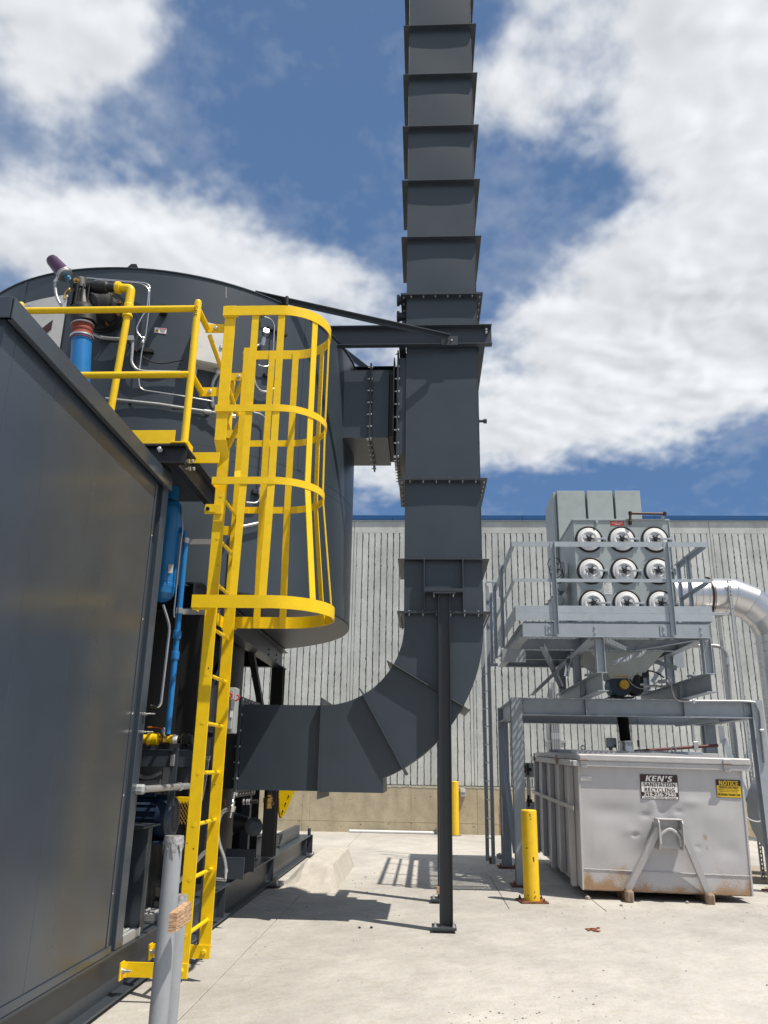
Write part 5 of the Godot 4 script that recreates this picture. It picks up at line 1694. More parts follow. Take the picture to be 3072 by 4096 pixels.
	# electric motor, shaft along x
	var mo := thing("electric_motor", "dark blue electric motor with a slotted fan cover inside the skid", "motor", at_z(VH, 600, 1950, zi - 0.1))
	var mz := zi - 0.15
	var me := at_z(VH, 880, 1690, mz)
	var ms := at_z(VH, 300, 1690, mz)
	var mr := 0.135
	part(mo, "frame", MB.new().lathe(Vector3(ms.x - 0.2, me.y, mz), Vector3.RIGHT, [Vector2(mr, 0), Vector2(mr, me.x - ms.x + 0.10)], 36), mt.navy)
	for k in 20:
		var a := TAU * k / 20
		part(mo, "fin", MB.new().box(Vector3((ms.x + me.x) * 0.5 - 0.12, me.y + sin(a) * (mr + 0.006), mz + cos(a) * (mr + 0.006)), Vector3(me.x - ms.x + 0.06, 0.005, 0.018), 0.001, Basis(Vector3.RIGHT, -a)), mt.navy)
	var fc := part(mo, "fan_cover", MB.new().lathe(Vector3(me.x - 0.10, me.y, mz), Vector3.RIGHT, [Vector2(mr + 0.012, 0), Vector2(mr + 0.012, 0.07), Vector2(mr - 0.01, 0.10), Vector2(mr - 0.04, 0.108)], 36), mt.navy)
	for k in 13:
		var yy := -0.085 + k * 0.0142
		var hl := sqrt(maxf(0.0, 0.0086 - yy * yy))
		part(fc, "slot", MB.new().box(Vector3(me.x + 0.009, me.y + yy, mz), Vector3(0.004, 0.006, hl * 1.9), 0.0), mt.rubber)
	part(mo, "terminal_box", MB.new().box(Vector3(me.x - 0.20, me.y + mr + 0.03, mz), Vector3(0.14, 0.07, 0.14), 0.006), mt.navy)
	part(mo, "base", MB.new().span(Vector3(ms.x - 0.25, me.y - mr - 0.03, mz - 0.16), Vector3(me.x - 0.02, me.y - mr - 0.01, mz + 0.14), 0.003), mt.navy)
	# belt guard behind the motor: yellow frame and expanded metal
	var bg := thing("belt_guard", "yellow belt guard with a brown expanded metal face behind the motor", "guard", at_z(VH, 750, 1750, zi - 0.4))
	var gz := zi - 0.42
	part(bg, "frame", MB.new().span(at_z(VH, 430, 1345, gz), at_z(VH, 1180, 1460, gz - 0.05), 0.003), mt.yellow)
	var g0 := at_z(VH, 840, 1420, gz + 0.01)
	var g1 := at_z(VH, 1160, 1800, gz + 0.01)
	var gm := MB.new()
	var n := 14
	for k in range(-n, n):
		for sg in [1.0, -1.0]:
			var a := Vector2(g0.x + k * 0.024, g0.y)
			var H := g0.y - g1.y
			var b := Vector2(a.x + sg * H * 0.7, g1.y)
			var xs0 := clampf(minf(a.x, b.x), g0.x, g1.x)
			var xs1 := clampf(maxf(a.x, b.x), g0.x, g1.x)
			if xs1 - xs0 < 0.003:
				continue
			var ya := g0.y - (xs0 - a.x) / (b.x - a.x) * H
			var yb := g0.y - (xs1 - a.x) / (b.x - a.x) * H
			gm.bar(Vector3(xs0, ya, gz), Vector3(xs1, yb, gz), 0.002, 0.004, Vector3.BACK)
	part(bg, "mesh", gm, mt.mesh_guard)
	part(bg, "backing", MB.new().span(Vector3(g0.x - 0.3, g1.y, gz - 0.12), Vector3(g1.x, g0.y, gz - 0.13), 0.0), mt.pipe_brown)
	# blower housing and its pedestal
	var bl := thing("blower_housing", "black sheet steel blower housing with curved side standing on the skid", "blower", Vector3(-2.2, 0.3, -5.85))
	var bc := PackedVector2Array()
	for k in 19:
		var a := PI * k / 18.0
		bc.append(Vector2(cos(a) * 0.36, 0.30 + sin(a) * 0.44))
	bc.append(Vector2(-0.36, 0)); bc.append(Vector2(0.36, 0))
	part(bl, "scroll", MB.new().extrude_axes(bc, Vector3(-2.45, 0.303, -6.0), Vector3(-1.98, 0.303, -6.0), Vector3.BACK, Vector3.UP), mt.black)
	part(bl, "pedestal", MB.new().span(Vector3(-1.97, 0.303, -5.52), Vector3(-1.80, 0.93, -5.60), 0.003), mt.dark2)
	part(bl, "pedestal_top", MB.new().span(Vector3(-2.5, 0.931, -5.42), Vector3(-1.80, 0.945, -6.1), 0.003), mt.dark2)
	part(bl, "foot", MB.new().span(Vector3(-2.3, 0.303, -5.36), Vector3(-1.86, 0.316, -5.51), 0.002), mt.dark2)
	bolt(bl, Vector3(-1.98, 0.316, -5.43), Vector3.UP, null, 1.3)
	bolt(bl, Vector3(-1.95, 0.946, -5.5), Vector3.UP, null, 1.3)
	# raking conduit behind the ladder
	single("raking_conduit", MB.new().tube([at_z(VF, 590, 1470, -5.85), at_z(VF, 765, 1270, -5.85), at_z(VF, 860, 1200, -5.9)], 0.014, 8), mt.conduit, "galvanized conduit slanting up behind the ladder rails", "conduit", at_z(VF, 590, 1470, -5.85))
	# stair grating planks at the cabin foot
	for k in 3:
		var z0: float = [-5.20, -5.20, -5.96][k]
		var gx0: float = [-1.99, -2.32, -2.02][k]
		var gp := thing("grating_plank", ["galvanized grip plank at the beam edge beside the cabin post", "galvanized grip plank behind the front plank", "galvanized grip plank beside the ladder's far rail"][k], "grating", Vector3(gx0, 0.31, z0 - 0.2))
		var zl: float = [0.30, 0.62, 0.26][k]
		var gw := 0.20
		part(gp, "side_lip", MB.new().span(Vector3(gx0, 0.304, z0), Vector3(gx0 + 0.004, 0.352, z0 - zl), 0.001), mt.grating)
		part(gp, "side_lip", MB.new().span(Vector3(gx0 + gw, 0.304, z0), Vector3(gx0 + gw + 0.004, 0.352, z0 - zl), 0.001), mt.grating)
		part(gp, "end_lip", MB.new().span(Vector3(gx0 + 0.005, 0.304, z0 - 0.001), Vector3(gx0 + gw - 0.001, 0.350, z0 - 0.005), 0.001), mt.grating)
		var tb := MB.new()
		var nz := int(zl / 0.034)
		for j in nz:
			for i in 5:
				var c := Vector3(gx0 + 0.022 + i * 0.040, 0.344, z0 - 0.018 - j * 0.034)
				tb.lathe(c, Vector3.UP, [Vector2(0.0155, 0), Vector2(0.0155, 0.005), Vector2(0.010, 0.009), Vector2(0.008, 0.004)], 8)
		part(gp, "tread_buttons", tb, mt.grating).set_meta("kind", "stuff")
		part(gp, "tread", MB.new().span(Vector3(gx0 + 0.005, 0.336, z0 - 0.006), Vector3(gx0 + gw - 0.001, 0.3435, z0 - zl), 0.0), mt.grating)
	# switches on the frame beside the duct
	for k in 2:
		var z: float = [-6.30, -6.55][k]
		var tl: Vector3 = at_z(VF, [822, 918][k], [150, 165][k], z)
		var br: Vector3 = at_z(VF, [862, 968][k], [460, 470][k], z)
		var sw := thing("disconnect_switch", ["tall grey switch box between the ladder rails", "grey disconnect switch with red handles beside the level duct"][k], "switch box", Vector3(tl.x, br.y, z))
		part(sw, "case", MB.new().span(Vector3(tl.x - 0.03, br.y, z - 0.12), Vector3(br.x, tl.y, z), 0.006), mt.box_grey)
		part(sw, "cover", MB.new().span(Vector3(tl.x, br.y + 0.03, z + 0.001), Vector3(br.x - 0.012, tl.y - 0.02, z + 0.035), 0.005), mt.box_grey)
		if k == 1:
			part(sw, "label", MB.new().box(at_z(VJ, 182, 415, z + 0.04), Vector3(0.024, 0.055, 0.003), 0.0), mt.white)
			part(sw, "window", MB.new().box(at_z(VJ, 200, 260, z + 0.04), Vector3(0.030, 0.085, 0.012), 0.003), mt.conduit)
			for q in [[150, 85, 190, 100, 190, 140, 118, 190], [262, 118, 305, 135, 305, 175, 240, 215]]:
				part(sw, "handle", MB.new().tube(bent([at_z(VJ, q[0], q[1], z + 0.05), at_z(VJ, q[2], q[3], z + 0.05), at_z(VJ, q[4], q[5], z + 0.05), at_z(VJ, q[6], q[7], z + 0.05)], 0.012, 3), 0.0065, 8), mt.red)
		else:
			var cb := at_z(VH, 1440, 420, z)
			part(sw, "pipe_box", MB.new().box(cb + Vector3(0, -0.06, 0), Vector3(0.055, 0.14, 0.05), 0.006), mt.conduit)
			part(sw, "gland", MB.new().lathe(at_z(VH, 1415, 690, z), Vector3.DOWN, [Vector2(0.016, -0.02), Vector2(0.020, 0), Vector2(0.020, 0.03), Vector2(0.016, 0.035)], 10), mt.zinc)
			part(sw, "hose", MB.new().tube(curve([at_z(VH, 1410, 740, z), at_z(VH, 1390, 900, z), at_z(VH, 1350, 1150, z), at_z(VH, 1300, 1400, z - 0.05)]), 0.016, 10), mt.conduit)
	# hose and brass valve below the level duct
	var hz := -6.9
	var fh := thing("flexible_hose", "grey flexible hose hanging from a valve below the duct flange", "hose", at_z(VI, 1345, 360, hz))
	var hp := []
	for q in [[945, 975], [905, 985], [875, 1030], [862, 1120], [875, 1210], [905, 1300], [917, 1380]]:
		hp.append(at_z(VF, q[0], q[1], hz))
	part(fh, "hose", MB.new().tube(curve(hp), 0.017, 12), mt.conduit)
	part(fh, "ferrule", MB.new().lathe(at_z(VF, 917, 1370, hz), Vector3.DOWN, [Vector2(0.019, 0), Vector2(0.021, 0.02), Vector2(0.015, 0.03), Vector2(0.015, 0.07)], 12), mt.zinc)
	part(fh, "union", MB.new().cyl(at_z(VI, 1350, 375, hz), at_z(VI, 1225, 370, hz), 0.014, 10), mt.zinc)
	part(fh, "valve", MB.new().lathe(at_z(VF, 955, 970, hz), Vector3(0.1, 1, 0), [Vector2(0.01, -0.07), Vector2(0.012, -0.03), Vector2(0.03, -0.02), Vector2(0.034, 0.02), Vector2(0.02, 0.03), Vector2(0.02, 0.06), Vector2(0.012, 0.07), Vector2(0.012, 0.13)], 14), mt.stainless)
	var bz := -8.6
	var dv := thing("brass_valve", "brass drain valve on a black pipe below the level duct", "valve", at_z(VJ, 755, 1900, bz))
	part(dv, "nipple", MB.new().cyl(at_z(VJ, 765, 1600, bz), at_z(VJ, 758, 1760, bz), 0.036, 14), mt.black)
	part(dv, "body", MB.new().lathe(at_z(VJ, 752, 1910, bz), Vector3.UP, [Vector2(0.040, 0), Vector2(0.044, 0.01), Vector2(0.044, 0.05), Vector2(0.050, 0.06), Vector2(0.050, 0.10), Vector2(0.038, 0.11), Vector2(0.038, 0.13)], 8), mt.brass)
	part(dv, "spout", MB.new().cyl(at_z(VJ, 790, 1835, bz), at_z(VJ, 850, 1835, bz), 0.014, 10), mt.brass)
	var sr := thing("sensor_cable", "black cable plug with grey rings below the level duct", "cable", at_z(VJ, 440, 1810, -7.6))
	part(sr, "plug", MB.new().cyl(at_z(VJ, 370, 1810, -7.6), at_z(VJ, 600, 1800, -7.6), 0.018, 12), mt.black)
	for q in [378, 430, 465]:
		part(sr, "ring", MB.new().lathe(at_z(VJ, q, 1808, -7.6), Vector3.RIGHT, [Vector2(0.026, -0.006), Vector2(0.026, 0.006)], 14), mt.grating)
	# yellow coupling guard at the far end of the skid
	var yz := -11.9
	var yg := thing("coupling_guard", "bright yellow coupling guard plate at the far end of the skid", "guard", at_z(VF, 1290, 1030, yz))
	var poly := PackedVector2Array()
	var yo := at_z(VF, 1310, 900, yz)
	for q in [[1262, 820], [1380, 820], [1358, 880], [1325, 960], [1298, 1018], [1282, 1036], [1272, 1030], [1264, 990]]:
		var p := at_z(VF, q[0], q[1], yz)
		poly.append(Vector2(p.x - yo.x, p.y - yo.y))
	part(yg, "plate", MB.new().slab(yo, Vector3.RIGHT, Vector3.UP, poly, 0.02), mt.yellow)
	part(yg, "rim", MB.new().slab(yo + Vector3(0.03, 0.02, 0.06), Vector3.RIGHT, Vector3.UP, poly, 0.01), mt.yellow)
	for q in [[1335, 885], [1315, 935], [1296, 985]]:
		bolt(yg, at_z(VF, q[0], q[1], yz + 0.066), Vector3.BACK, mt.black)
	# dim machinery low in the frame
	var dm := thing("pump_skid", "dark pump set with boxed bases low inside the skid frame", "pump", Vector3(-2.3, 0.3, -8.0))
	part(dm, "base_box", MB.new().span(at_z(VF, 850, 1290, -7.4) , at_z(VF, 1035, 1440, -7.41), 0.002), mt.dark2)
	part(dm, "base_box", MB.new().span(at_z(VF, 920, 1235, -8.2), at_z(VF, 1105, 1390, -8.21), 0.002), mt.dark2)
	part(dm, "flange_lip", MB.new().span(Vector3(-2.2, 0.303, -8.25), Vector3(-1.9, 0.313, -9.8), 0.002), mt.black)
	part(dm, "pump_body", MB.new().lathe(Vector3(-2.3, 0.75, -8.9), Vector3.RIGHT, [Vector2(0.08, 0), Vector2(0.2, 0.05), Vector2(0.2, 0.25), Vector2(0.10, 0.3), Vector2(0.06, 0.45)], 24), mt.black)
	part(dm, "valve_wheel", MB.new().lathe(at_z(VF, 1100, 1090, -8.6), Vector3(0.4, 0.1, 1), [Vector2(0.03, 0), Vector2(0.09, 0.01), Vector2(0.09, 0.03), Vector2(0.05, 0.04)], 20), mt.dark2)
	part(dm, "pipe", MB.new().tube(bent([Vector3(-2.1, 0.35, -8.6), Vector3(-2.1, 0.95, -8.6), Vector3(-2.6, 0.95, -8.6)], 0.12), 0.05, 14), mt.black)
	part(dm, "upright", MB.new().span(Vector3(-2.05, 0.303, -9.4), Vector3(-1.95, 1.4, -9.5), 0.003), mt.dark2)
	part(dm, "added_side_screen", MB.new().span(Vector3(-2.40, 0.303, -6.55), Vector3(-2.36, 1.10, -10.0), 0.003), mt.black)  # black sheet added to keep the view behind it dark, not machine sheeting
	for k in 5:
		part(dm, "riser_pipe", MB.new().cyl(Vector3(-2.2 + 0.03 * (k % 2), 0.303, -6.9 - k * 0.62), Vector3(-2.2 + 0.03 * (k % 2), 1.10, -6.9 - k * 0.62), 0.03 + 0.015 * (k % 3), 12), mt.black)
	part(dm, "added_end_screen", MB.new().span(Vector3(-1.96, 0.303, -9.95), Vector3(-4.1, 1.10, -9.97), 0.002), mt.black)  # added black plate that blocks the bright view through the frame
	part(dm, "added_back_screen", MB.new().span(Vector3(-4.25, 0.303, -6.3), Vector3(-4.23, 2.5, -11.8), 0.0), mt.black)  # black screen added far inside so the interior stays dark
	part(dm, "red_tag", MB.new().box(at_z(VJ, 68, 1830, -6.95), Vector3(0.022, 0.055, 0.02), 0.002), mt.maroon)
	# pressed steel clamp lying on the beam
	var cl := at_y(VI, 1235, 520, 0.335)
	var kc := thing("beam_clamp", "silver clamp lying on the skid beam beside the ladder", "clamp", Vector3(-1.80, 0.303, cl.z))
	part(kc, "jaw", MB.new().box(Vector3(-1.805, 0.328, cl.z - 0.05), Vector3(0.07, 0.05, 0.12), 0.010), mt.zinc)
	part(kc, "pin", MB.new().cyl(Vector3(-1.80, 0.322, cl.z + 0.02), Vector3(-1.80, 0.322, cl.z + 0.12), 0.012, 10), mt.zinc)


# ---------- steel platform on the right ----------
func diamond_deck(x0: float, x1: float, z0: float, z1: float, y: float) -> MB:
	# pressed diamond grating: zigzag webs meeting back to back
	var b := MB.new()
	var pitch := 0.062
	var row := 0.030
	var nr := int(absf(z1 - z0) / row)
	var nx := int((x1 - x0) / pitch)
	var w := 0.0042
	for r in nr:
		var z := z0 - (r + 0.5) * row
		for i in nx:
			for h in 2:
				var xa := x0 + (i + h * 0.5) * pitch
				var up := (r + h) % 2 == 0
				var za := z + (row * 0.44 if up else -row * 0.44)
				var zb := z + (-row * 0.44 if up else row * 0.44)
				var a := Vector3(xa, y, za)
				var c := Vector3(xa + pitch * 0.5, y, zb)
				var n := (c - a).cross(Vector3.UP).normalized()
				var D := Vector3(0, 0.022, 0)
				b.quad(a + n * w, c + n * w, c + n * w - D, a + n * w - D, n)
				b.quad(a - n * w, c - n * w, c - n * w - D, a - n * w - D, -n)
				b.quad(a + n * w, c + n * w, c - n * w, a - n * w, Vector3.UP)
				b.quad(a + n * w - D, c + n * w - D, c - n * w - D, a - n * w - D, Vector3.DOWN)
	return b

func strut_post(parent: Node3D, called: String, x: float, z: float, y0: float, y1: float) -> void:
	# slotted strut channel, holes cut through its face
	var b := MB.new()
	var w := 0.041
	b.span(Vector3(x - w / 2, y0, z - 0.041), Vector3(x - w / 2 + 0.0025, y1, z), 0.0)
	b.span(Vector3(x + w / 2 - 0.0025, y0, z - 0.041), Vector3(x + w / 2, y1, z), 0.0)
	b.span(Vector3(x - w / 2 + 0.003, y0, z - 0.0025), Vector3(x - 0.008, y1, z - 0.0002), 0.0)
	b.span(Vector3(x + 0.008, y0, z - 0.0025), Vector3(x + w / 2 - 0.003, y1, z - 0.0002), 0.0)
	var y := y0
	while y < y1:
		b.span(Vector3(x - 0.0079, y, z - 0.0025), Vector3(x + 0.0079, minf(y + 0.022, y1), z - 0.0002), 0.0)
		y += 0.0508
	part(parent, called, b, mt.grating)

func build_steelwork() -> void:
	var s := thing("steel_gantry", "grey painted steel frame of columns and beams standing over the container", "steel frame", Vector3(2.6, 0, -11.4))
	var zf := -10.45
	var zr := -12.36
	var xl := 1.155
	var xr := 4.135
	var col := i_outline(0.15, 0.135, 0.008, 0.011)
	for x in [xl, xr]:
		for z in [zf - 0.075, zr]:
			var c := part(s, "column", MB.new().extrude(col, Vector3(x, 0.02, z), Vector3(x, 2.20, z)), mt.steel)
			part(c, "base_plate", MB.new().span(Vector3(x - 0.13, 0.002, z - 0.14), Vector3(x + 0.13, 0.019, z + 0.14), 0.002), mt.rust)
			for sx in [-0.10, 0.10]:
				part(c, "anchor_bolt", MB.new().lathe(Vector3(x + sx, 0.019, z + 0.11), Vector3.UP, [Vector2(0.014, 0), Vector2(0.014, 0.018), Vector2(0.008, 0.018), Vector2(0.008, 0.05)], 6), mt.rust)
	var bm := i_outline(0.215, 0.13, 0.008, 0.011)
	for z in [zf - 0.075, zr]:
		part(s, "main_beam", MB.new().extrude(bm, Vector3(xl + 0.005, 2.09, z), Vector3(xr - 0.005, 2.09, z)), mt.steel)
	for x in [xl, xr]:
		part(s, "side_beam", MB.new().extrude(i_outline(0.20, 0.12, 0.008, 0.010), Vector3(x, 2.085, zf - 0.155), Vector3(x, 2.085, zr + 0.08)), mt.steel)
	for q in [[1240, 1], [1775, 0]]:
		pass
	for x in [at_z(VU, 1232, 1190, zf).x, at_z(VW, 775, 1160, zf).x]:
		part(s, "stiffener", MB.new().span(Vector3(x - 0.004, 1.995, zf - 0.070), Vector3(x + 0.004, 2.185, zf - 0.012), 0.0), mt.steel)
	for x in [xl, xr]:
		for yy in [1.99, 2.17]:
			part(s, "stiffener", MB.new().span(Vector3(x - 0.064, yy - 0.004, zf - 0.138), Vector3(x + 0.064, yy + 0.004, zf - 0.012), 0.0), mt.steel)
	for e in [[xl + 0.085, 1.0], [xr - 0.115, -1.0]]:
		part(s, "end_plate", MB.new().span(Vector3(e[0] - 0.03, 2.02, zf - 0.0705), Vector3(e[0] + 0.05, 2.16, zf - 0.060), 0.001), mt.steel)
		for yy in [2.055, 2.125]:
			bolt(s, Vector3(e[0] + 0.01, yy, zf - 0.060), Vector3.BACK, mt.steel, 1.3)
	# knee braces on the sides
	part(s, "brace", MB.new().extrude(l_outline(0.065, 0.065, 0.007), Vector3(xl - 0.02, 0.35, zf - 0.18), Vector3(xl - 0.02, 1.90, zr + 0.10)), mt.steel)
	part(s, "gusset", MB.new().span(Vector3(xl - 0.06, 0.42, zr + 0.10), Vector3(xl - 0.052, 0.95, zr + 0.20), 0.001), mt.steel)
	var b0 := at_z(VR, 1125, 10, -11.55)
	var b1 := at_z(VR, 1650, 1290, -11.55)
	part(s, "brace", MB.new().extrude(l_outline(0.07, -0.07, 0.007), b0, b1), mt.rail)
	var b2 := at_z(VR, 1475, 10, -11.8)
	var b3 := at_z(VR, 1375, 320, -11.8)
	part(s, "brace", MB.new().bar(b2, b3 + (b3 - b2) * 0.3, 0.01, 0.075), mt.rail)
	part(s, "gusset", MB.new().span(at_z(VW, 1130, 1345, -12.0), at_z(VW, 1205, 1530, -12.01), 0.001), mt.steel)
	part(s, "column", MB.new().extrude(i_outline(0.13, 0.13, 0.008, 0.010), Vector3(at_z(VW, 1100, 1500, -12.3).x, 0.02, -12.5), Vector3(at_z(VW, 1100, 1500, -12.3).x, 2.0, -12.5)), mt.steel)
	# upper frame: stub beams, short columns, platform channels
	var u := thing("equipment_platform", "grey steel platform with diamond grating deck under the dust collector", "platform", Vector3(2.2, 2.19, -10.9))
	var sx := [2.030, 3.250]
	for x in sx:
		part(u, "stub_beam", MB.new().extrude(i_outline(0.215, 0.118, 0.008, 0.010), Vector3(x, 2.305, -9.416), Vector3(x, 2.305, -12.5)), mt.steel)
		for z in [-10.42, -10.55]:
			part(u, "stiffener", MB.new().span(Vector3(x - 0.055, 2.21, z - 0.004), Vector3(x + 0.055, 2.40, z + 0.004), 0.0), mt.steel)
		for z in [-9.475, -10.95, -12.2]:
			part(u, "short_column", MB.new().extrude(i_outline(0.10, 0.10, 0.007, 0.009), Vector3(x, 2.4135, z), Vector3(x, 2.80, z), Vector3.RIGHT), mt.steel)
		part(u, "floor_beam", MB.new().extrude(i_outline(0.155, 0.10, 0.007, 0.009), Vector3(x, 2.885, -9.48), Vector3(x, 2.885, -12.4)), mt.steel)
		for z in [-9.86, -11.8]:
			var k := part(u, "clamp_plate", MB.new().box(Vector3(x - 0.05, 2.425, z), Vector3(0.12, 0.02, 0.14), 0.003), mt.steel)
			part(k, "clamp_bolt", MB.new().cyl(Vector3(x - 0.05, 2.43, z + 0.03), Vector3(x - 0.05, 2.47, z + 0.03), 0.012, 6), mt.steel)
	# fascia channel, side channels, inner beams
	part(u, "front_channel", MB.new().extrude(c_outline(0.158, -0.055, 0.008), Vector3(3.285, 2.888, -9.405), Vector3(1.141, 2.888, -9.405)), mt.steel)
	part(u, "channel_lip", MB.new().span(Vector3(1.141, 2.806, -9.4045), Vector3(3.285, 2.812, -9.385), 0.001), mt.steel)
	part(u, "side_channel", MB.new().extrude(i_outline(0.158, 0.10, 0.008, 0.009), Vector3(1.165, 2.888, -9.47), Vector3(1.165, 2.888, -12.42)), mt.steel)
	part(u, "side_channel", MB.new().extrude(c_outline(0.158, 0.055, 0.008), Vector3(3.320, 2.888, -9.47), Vector3(3.320, 2.888, -12.42)), mt.steel)
	for z in [-10.55, -11.5, -12.40]:
		part(u, "cross_beam", MB.new().extrude(i_outline(0.150, 0.09, 0.007, 0.009), Vector3(1.22, 2.885, z), Vector3(3.31, 2.885, z)), mt.steel)
	for x in [at_z(VU, 820, 330, -9.4).x, at_z(VW, 545, 330, -9.4).x]:
		part(u, "fishplate", MB.new().span(Vector3(x - 0.040, 2.826, -9.4045), Vector3(x + 0.040, 2.952, -9.396), 0.001), mt.steel)
		for yy in [2.858, 2.925]:
			bolt(u, Vector3(x, yy, -9.396), Vector3.BACK, mt.steel, 1.3)
	for x in [at_z(VU, 1325, 330, -9.4).x, at_z(VW, 945, 330, -9.4).x]:
		for yy in [2.858, 2.925]:
			bolt(u, Vector3(x, yy, -9.404), Vector3.BACK, mt.steel, 1.2)
	# diagonal braces under the floor
	for q in [[Vector3(2.0, 2.83, -9.6), Vector3(1.62, 2.38, -12.3)], [Vector3(1.75, 2.42, -10.0), Vector3(1.95, 2.80, -10.8)], [Vector3(1.5, 2.80, -10.2), Vector3(2.0, 2.44, -11.9)], [at_z(VW, 0, 700, -10.3), at_z(VW, 520, 530, -10.6)], [at_z(VW, 310, 630, -11.0), at_z(VW, 680, 755, -10.6)], [at_z(VW, 440, 890, -12.2), at_z(VW, 660, 580, -12.2)], [Vector3(2.08, 2.80, -9.55), Vector3(2.6, 2.80, -10.5)], [Vector3(3.2, 2.80, -9.55), Vector3(2.7, 2.80, -10.5)]]:
		part(u, "brace", MB.new().extrude(l_outline(0.06, 0.06, 0.006), q[0], q[1]), mt.steel)
	part(u, "splice_plate", MB.new().span(at_z(VW, 655, 545, -10.9), at_z(VW, 770, 720, -10.91), 0.001), mt.steel)
	part(u, "splice_plate", MB.new().span(at_z(VU, 300, 540, -10.2), at_z(VU, 560, 690, -10.21), 0.001), mt.steel)
	part(u, "deck_grating", diamond_deck(1.16, 1.98, -9.42, -12.4, 2.992), mt.rail)
	part(u, "deck_grating", diamond_deck(1.98, 3.32, -9.42, -10.6, 2.992), mt.rail)
	# two-lift kick boards round the edge
	for k in 2:
		var y := 2.998 + k * 0.089
		part(u, "kick_board", MB.new().span(Vector3(1.062, y, -9.402), Vector3(3.337, y + 0.087, -9.396), 0.001), mt.rail)
		part(u, "kick_board", MB.new().span(Vector3(1.062, y, -9.4025), Vector3(1.068, y + 0.087, -12.4), 0.001), mt.rail)
		part(u, "kick_board", MB.new().span(Vector3(3.331, y, -9.4025), Vector3(3.337, y + 0.087, -10.6), 0.001), mt.rail)
	# guard rail of angle and flat bar
	var g := thing("platform_railing", "light grey angle iron railing round the dust collector platform", "railing", Vector3(1.05, 2.8, -9.4))
	var xa := 1.045
	var xb := 3.368
	var zb := -12.35
	var top := 3.955
	var mid := 3.50
	part(g, "top_rail", MB.new().extrude(l_outline(0.055, -0.062, 0.006), Vector3(xa, top, -9.392), Vector3(xb, top, -9.392), Vector3.UP), mt.rail)
	part(g, "top_rail", MB.new().extrude(l_outline(0.055, -0.062, 0.006), Vector3(xa + 0.003, top, zb), Vector3(xa + 0.003, top, -9.45), Vector3.UP), mt.rail)
	part(g, "top_rail", MB.new().extrude(l_outline(0.055, -0.062, 0.006), Vector3(xb - 0.003, top, -9.45), Vector3(xb - 0.003, top, -10.55), Vector3.UP), mt.rail)
	part(g, "mid_rail", MB.new().extrude(l_outline(0.04, -0.04, 0.005), Vector3(xa, mid, -9.394), Vector3(xb, mid, -9.394)), mt.rail)
	part(g, "mid_rail", MB.new().extrude(l_outline(0.04, -0.04, 0.005), Vector3(xa + 0.003, mid, zb), Vector3(xa + 0.003, mid, -9.44)), mt.rail)
	part(g, "mid_rail", MB.new().extrude(l_outline(0.04, -0.04, 0.005), Vector3(xb - 0.003, mid, -9.44), Vector3(xb - 0.003, mid, -10.5)), mt.rail)
	for x in [1.528, 2.868]:
		part(g, "post", MB.new().extrude(l_outline(0.05, 0.05, 0.006), Vector3(x + 0.025, 2.835, -9.390), Vector3(x + 0.025, 3.95, -9.390)), mt.rail)
	for z in [-10.55, -11.62, -12.35]:
		part(g, "post", MB.new().extrude(l_outline(0.045, 0.045, 0.006), Vector3(xa - 0.004, 2.835, z), Vector3(xa - 0.004, 3.95, z)), mt.rail)
	for z in [-10.12, -10.5]:
		part(g, "post", MB.new().extrude(l_outline(0.045, 0.045, 0.006), Vector3(xb, 3.0, z), Vector3(xb, 3.95, z)), mt.rail)
	# ladder up to the platform
	var l := thing("platform_ladder", "slim dark grey ladder rising from the yard to the platform", "ladder", Vector3(0.98, 0, -12.98))
	var lz := [-12.78, -13.20]
	for z in lz:
		var lx := 1.0 if z > -13.0 else 0.945
		part(l, "rail", MB.new().span(Vector3(lx - 0.028, 0.0, z - 0.005), Vector3(lx + 0.028, 4.15, z + 0.005), 0.001), mt.steel)
	var y := 0.335
	while y < 2.95:
		part(l, "rung", MB.new().cyl(Vector3(1.0, y, lz[0]), Vector3(0.945, y, lz[1]), 0.010, 8), mt.rail)
		y += 0.2705
	part(l, "hand_rail", MB.new().tube(bent([Vector3(0.985, 4.15, lz[0]), Vector3(0.985, 4.22, lz[0]), Vector3(1.2, 4.22, lz[0])], 0.05), 0.014, 8), mt.rail)
	for yy in [2.86, 3.5, 3.9]:
		part(l, "standoff", MB.new().span(Vector3(1.0, yy, -12.77), Vector3(1.14, yy + 0.05, -12.76), 0.001), mt.steel)
	part(l, "foot", MB.new().box(Vector3(0.985, 0.045, -12.78), Vector3(0.09, 0.09, 0.008), 0.001), mt.rust)
	# safety gate at the ladder head
	var sg := thing("safety_gate", "white safety panel beside the ladder head on the platform", "gate", Vector3(1.06, 2.99, -12.5))
	var p0 := at_z(VE, 1330, 525, -12.5)
	var p1 := at_z(VE, 1400, 950, -12.5)
	part(sg, "panel", MB.new().span(Vector3(p0.x, p1.y, -12.505), Vector3(p1.x, p0.y, -12.495), 0.002), mt.offwhite)
	for yy in [0.25, 0.75]:
		part(sg, "hinge", MB.new().box(Vector3(p0.x - 0.02, lerpf(p1.y, p0.y, yy), -12.49), Vector3(0.05, 0.03, 0.02), 0.003), mt.zinc)


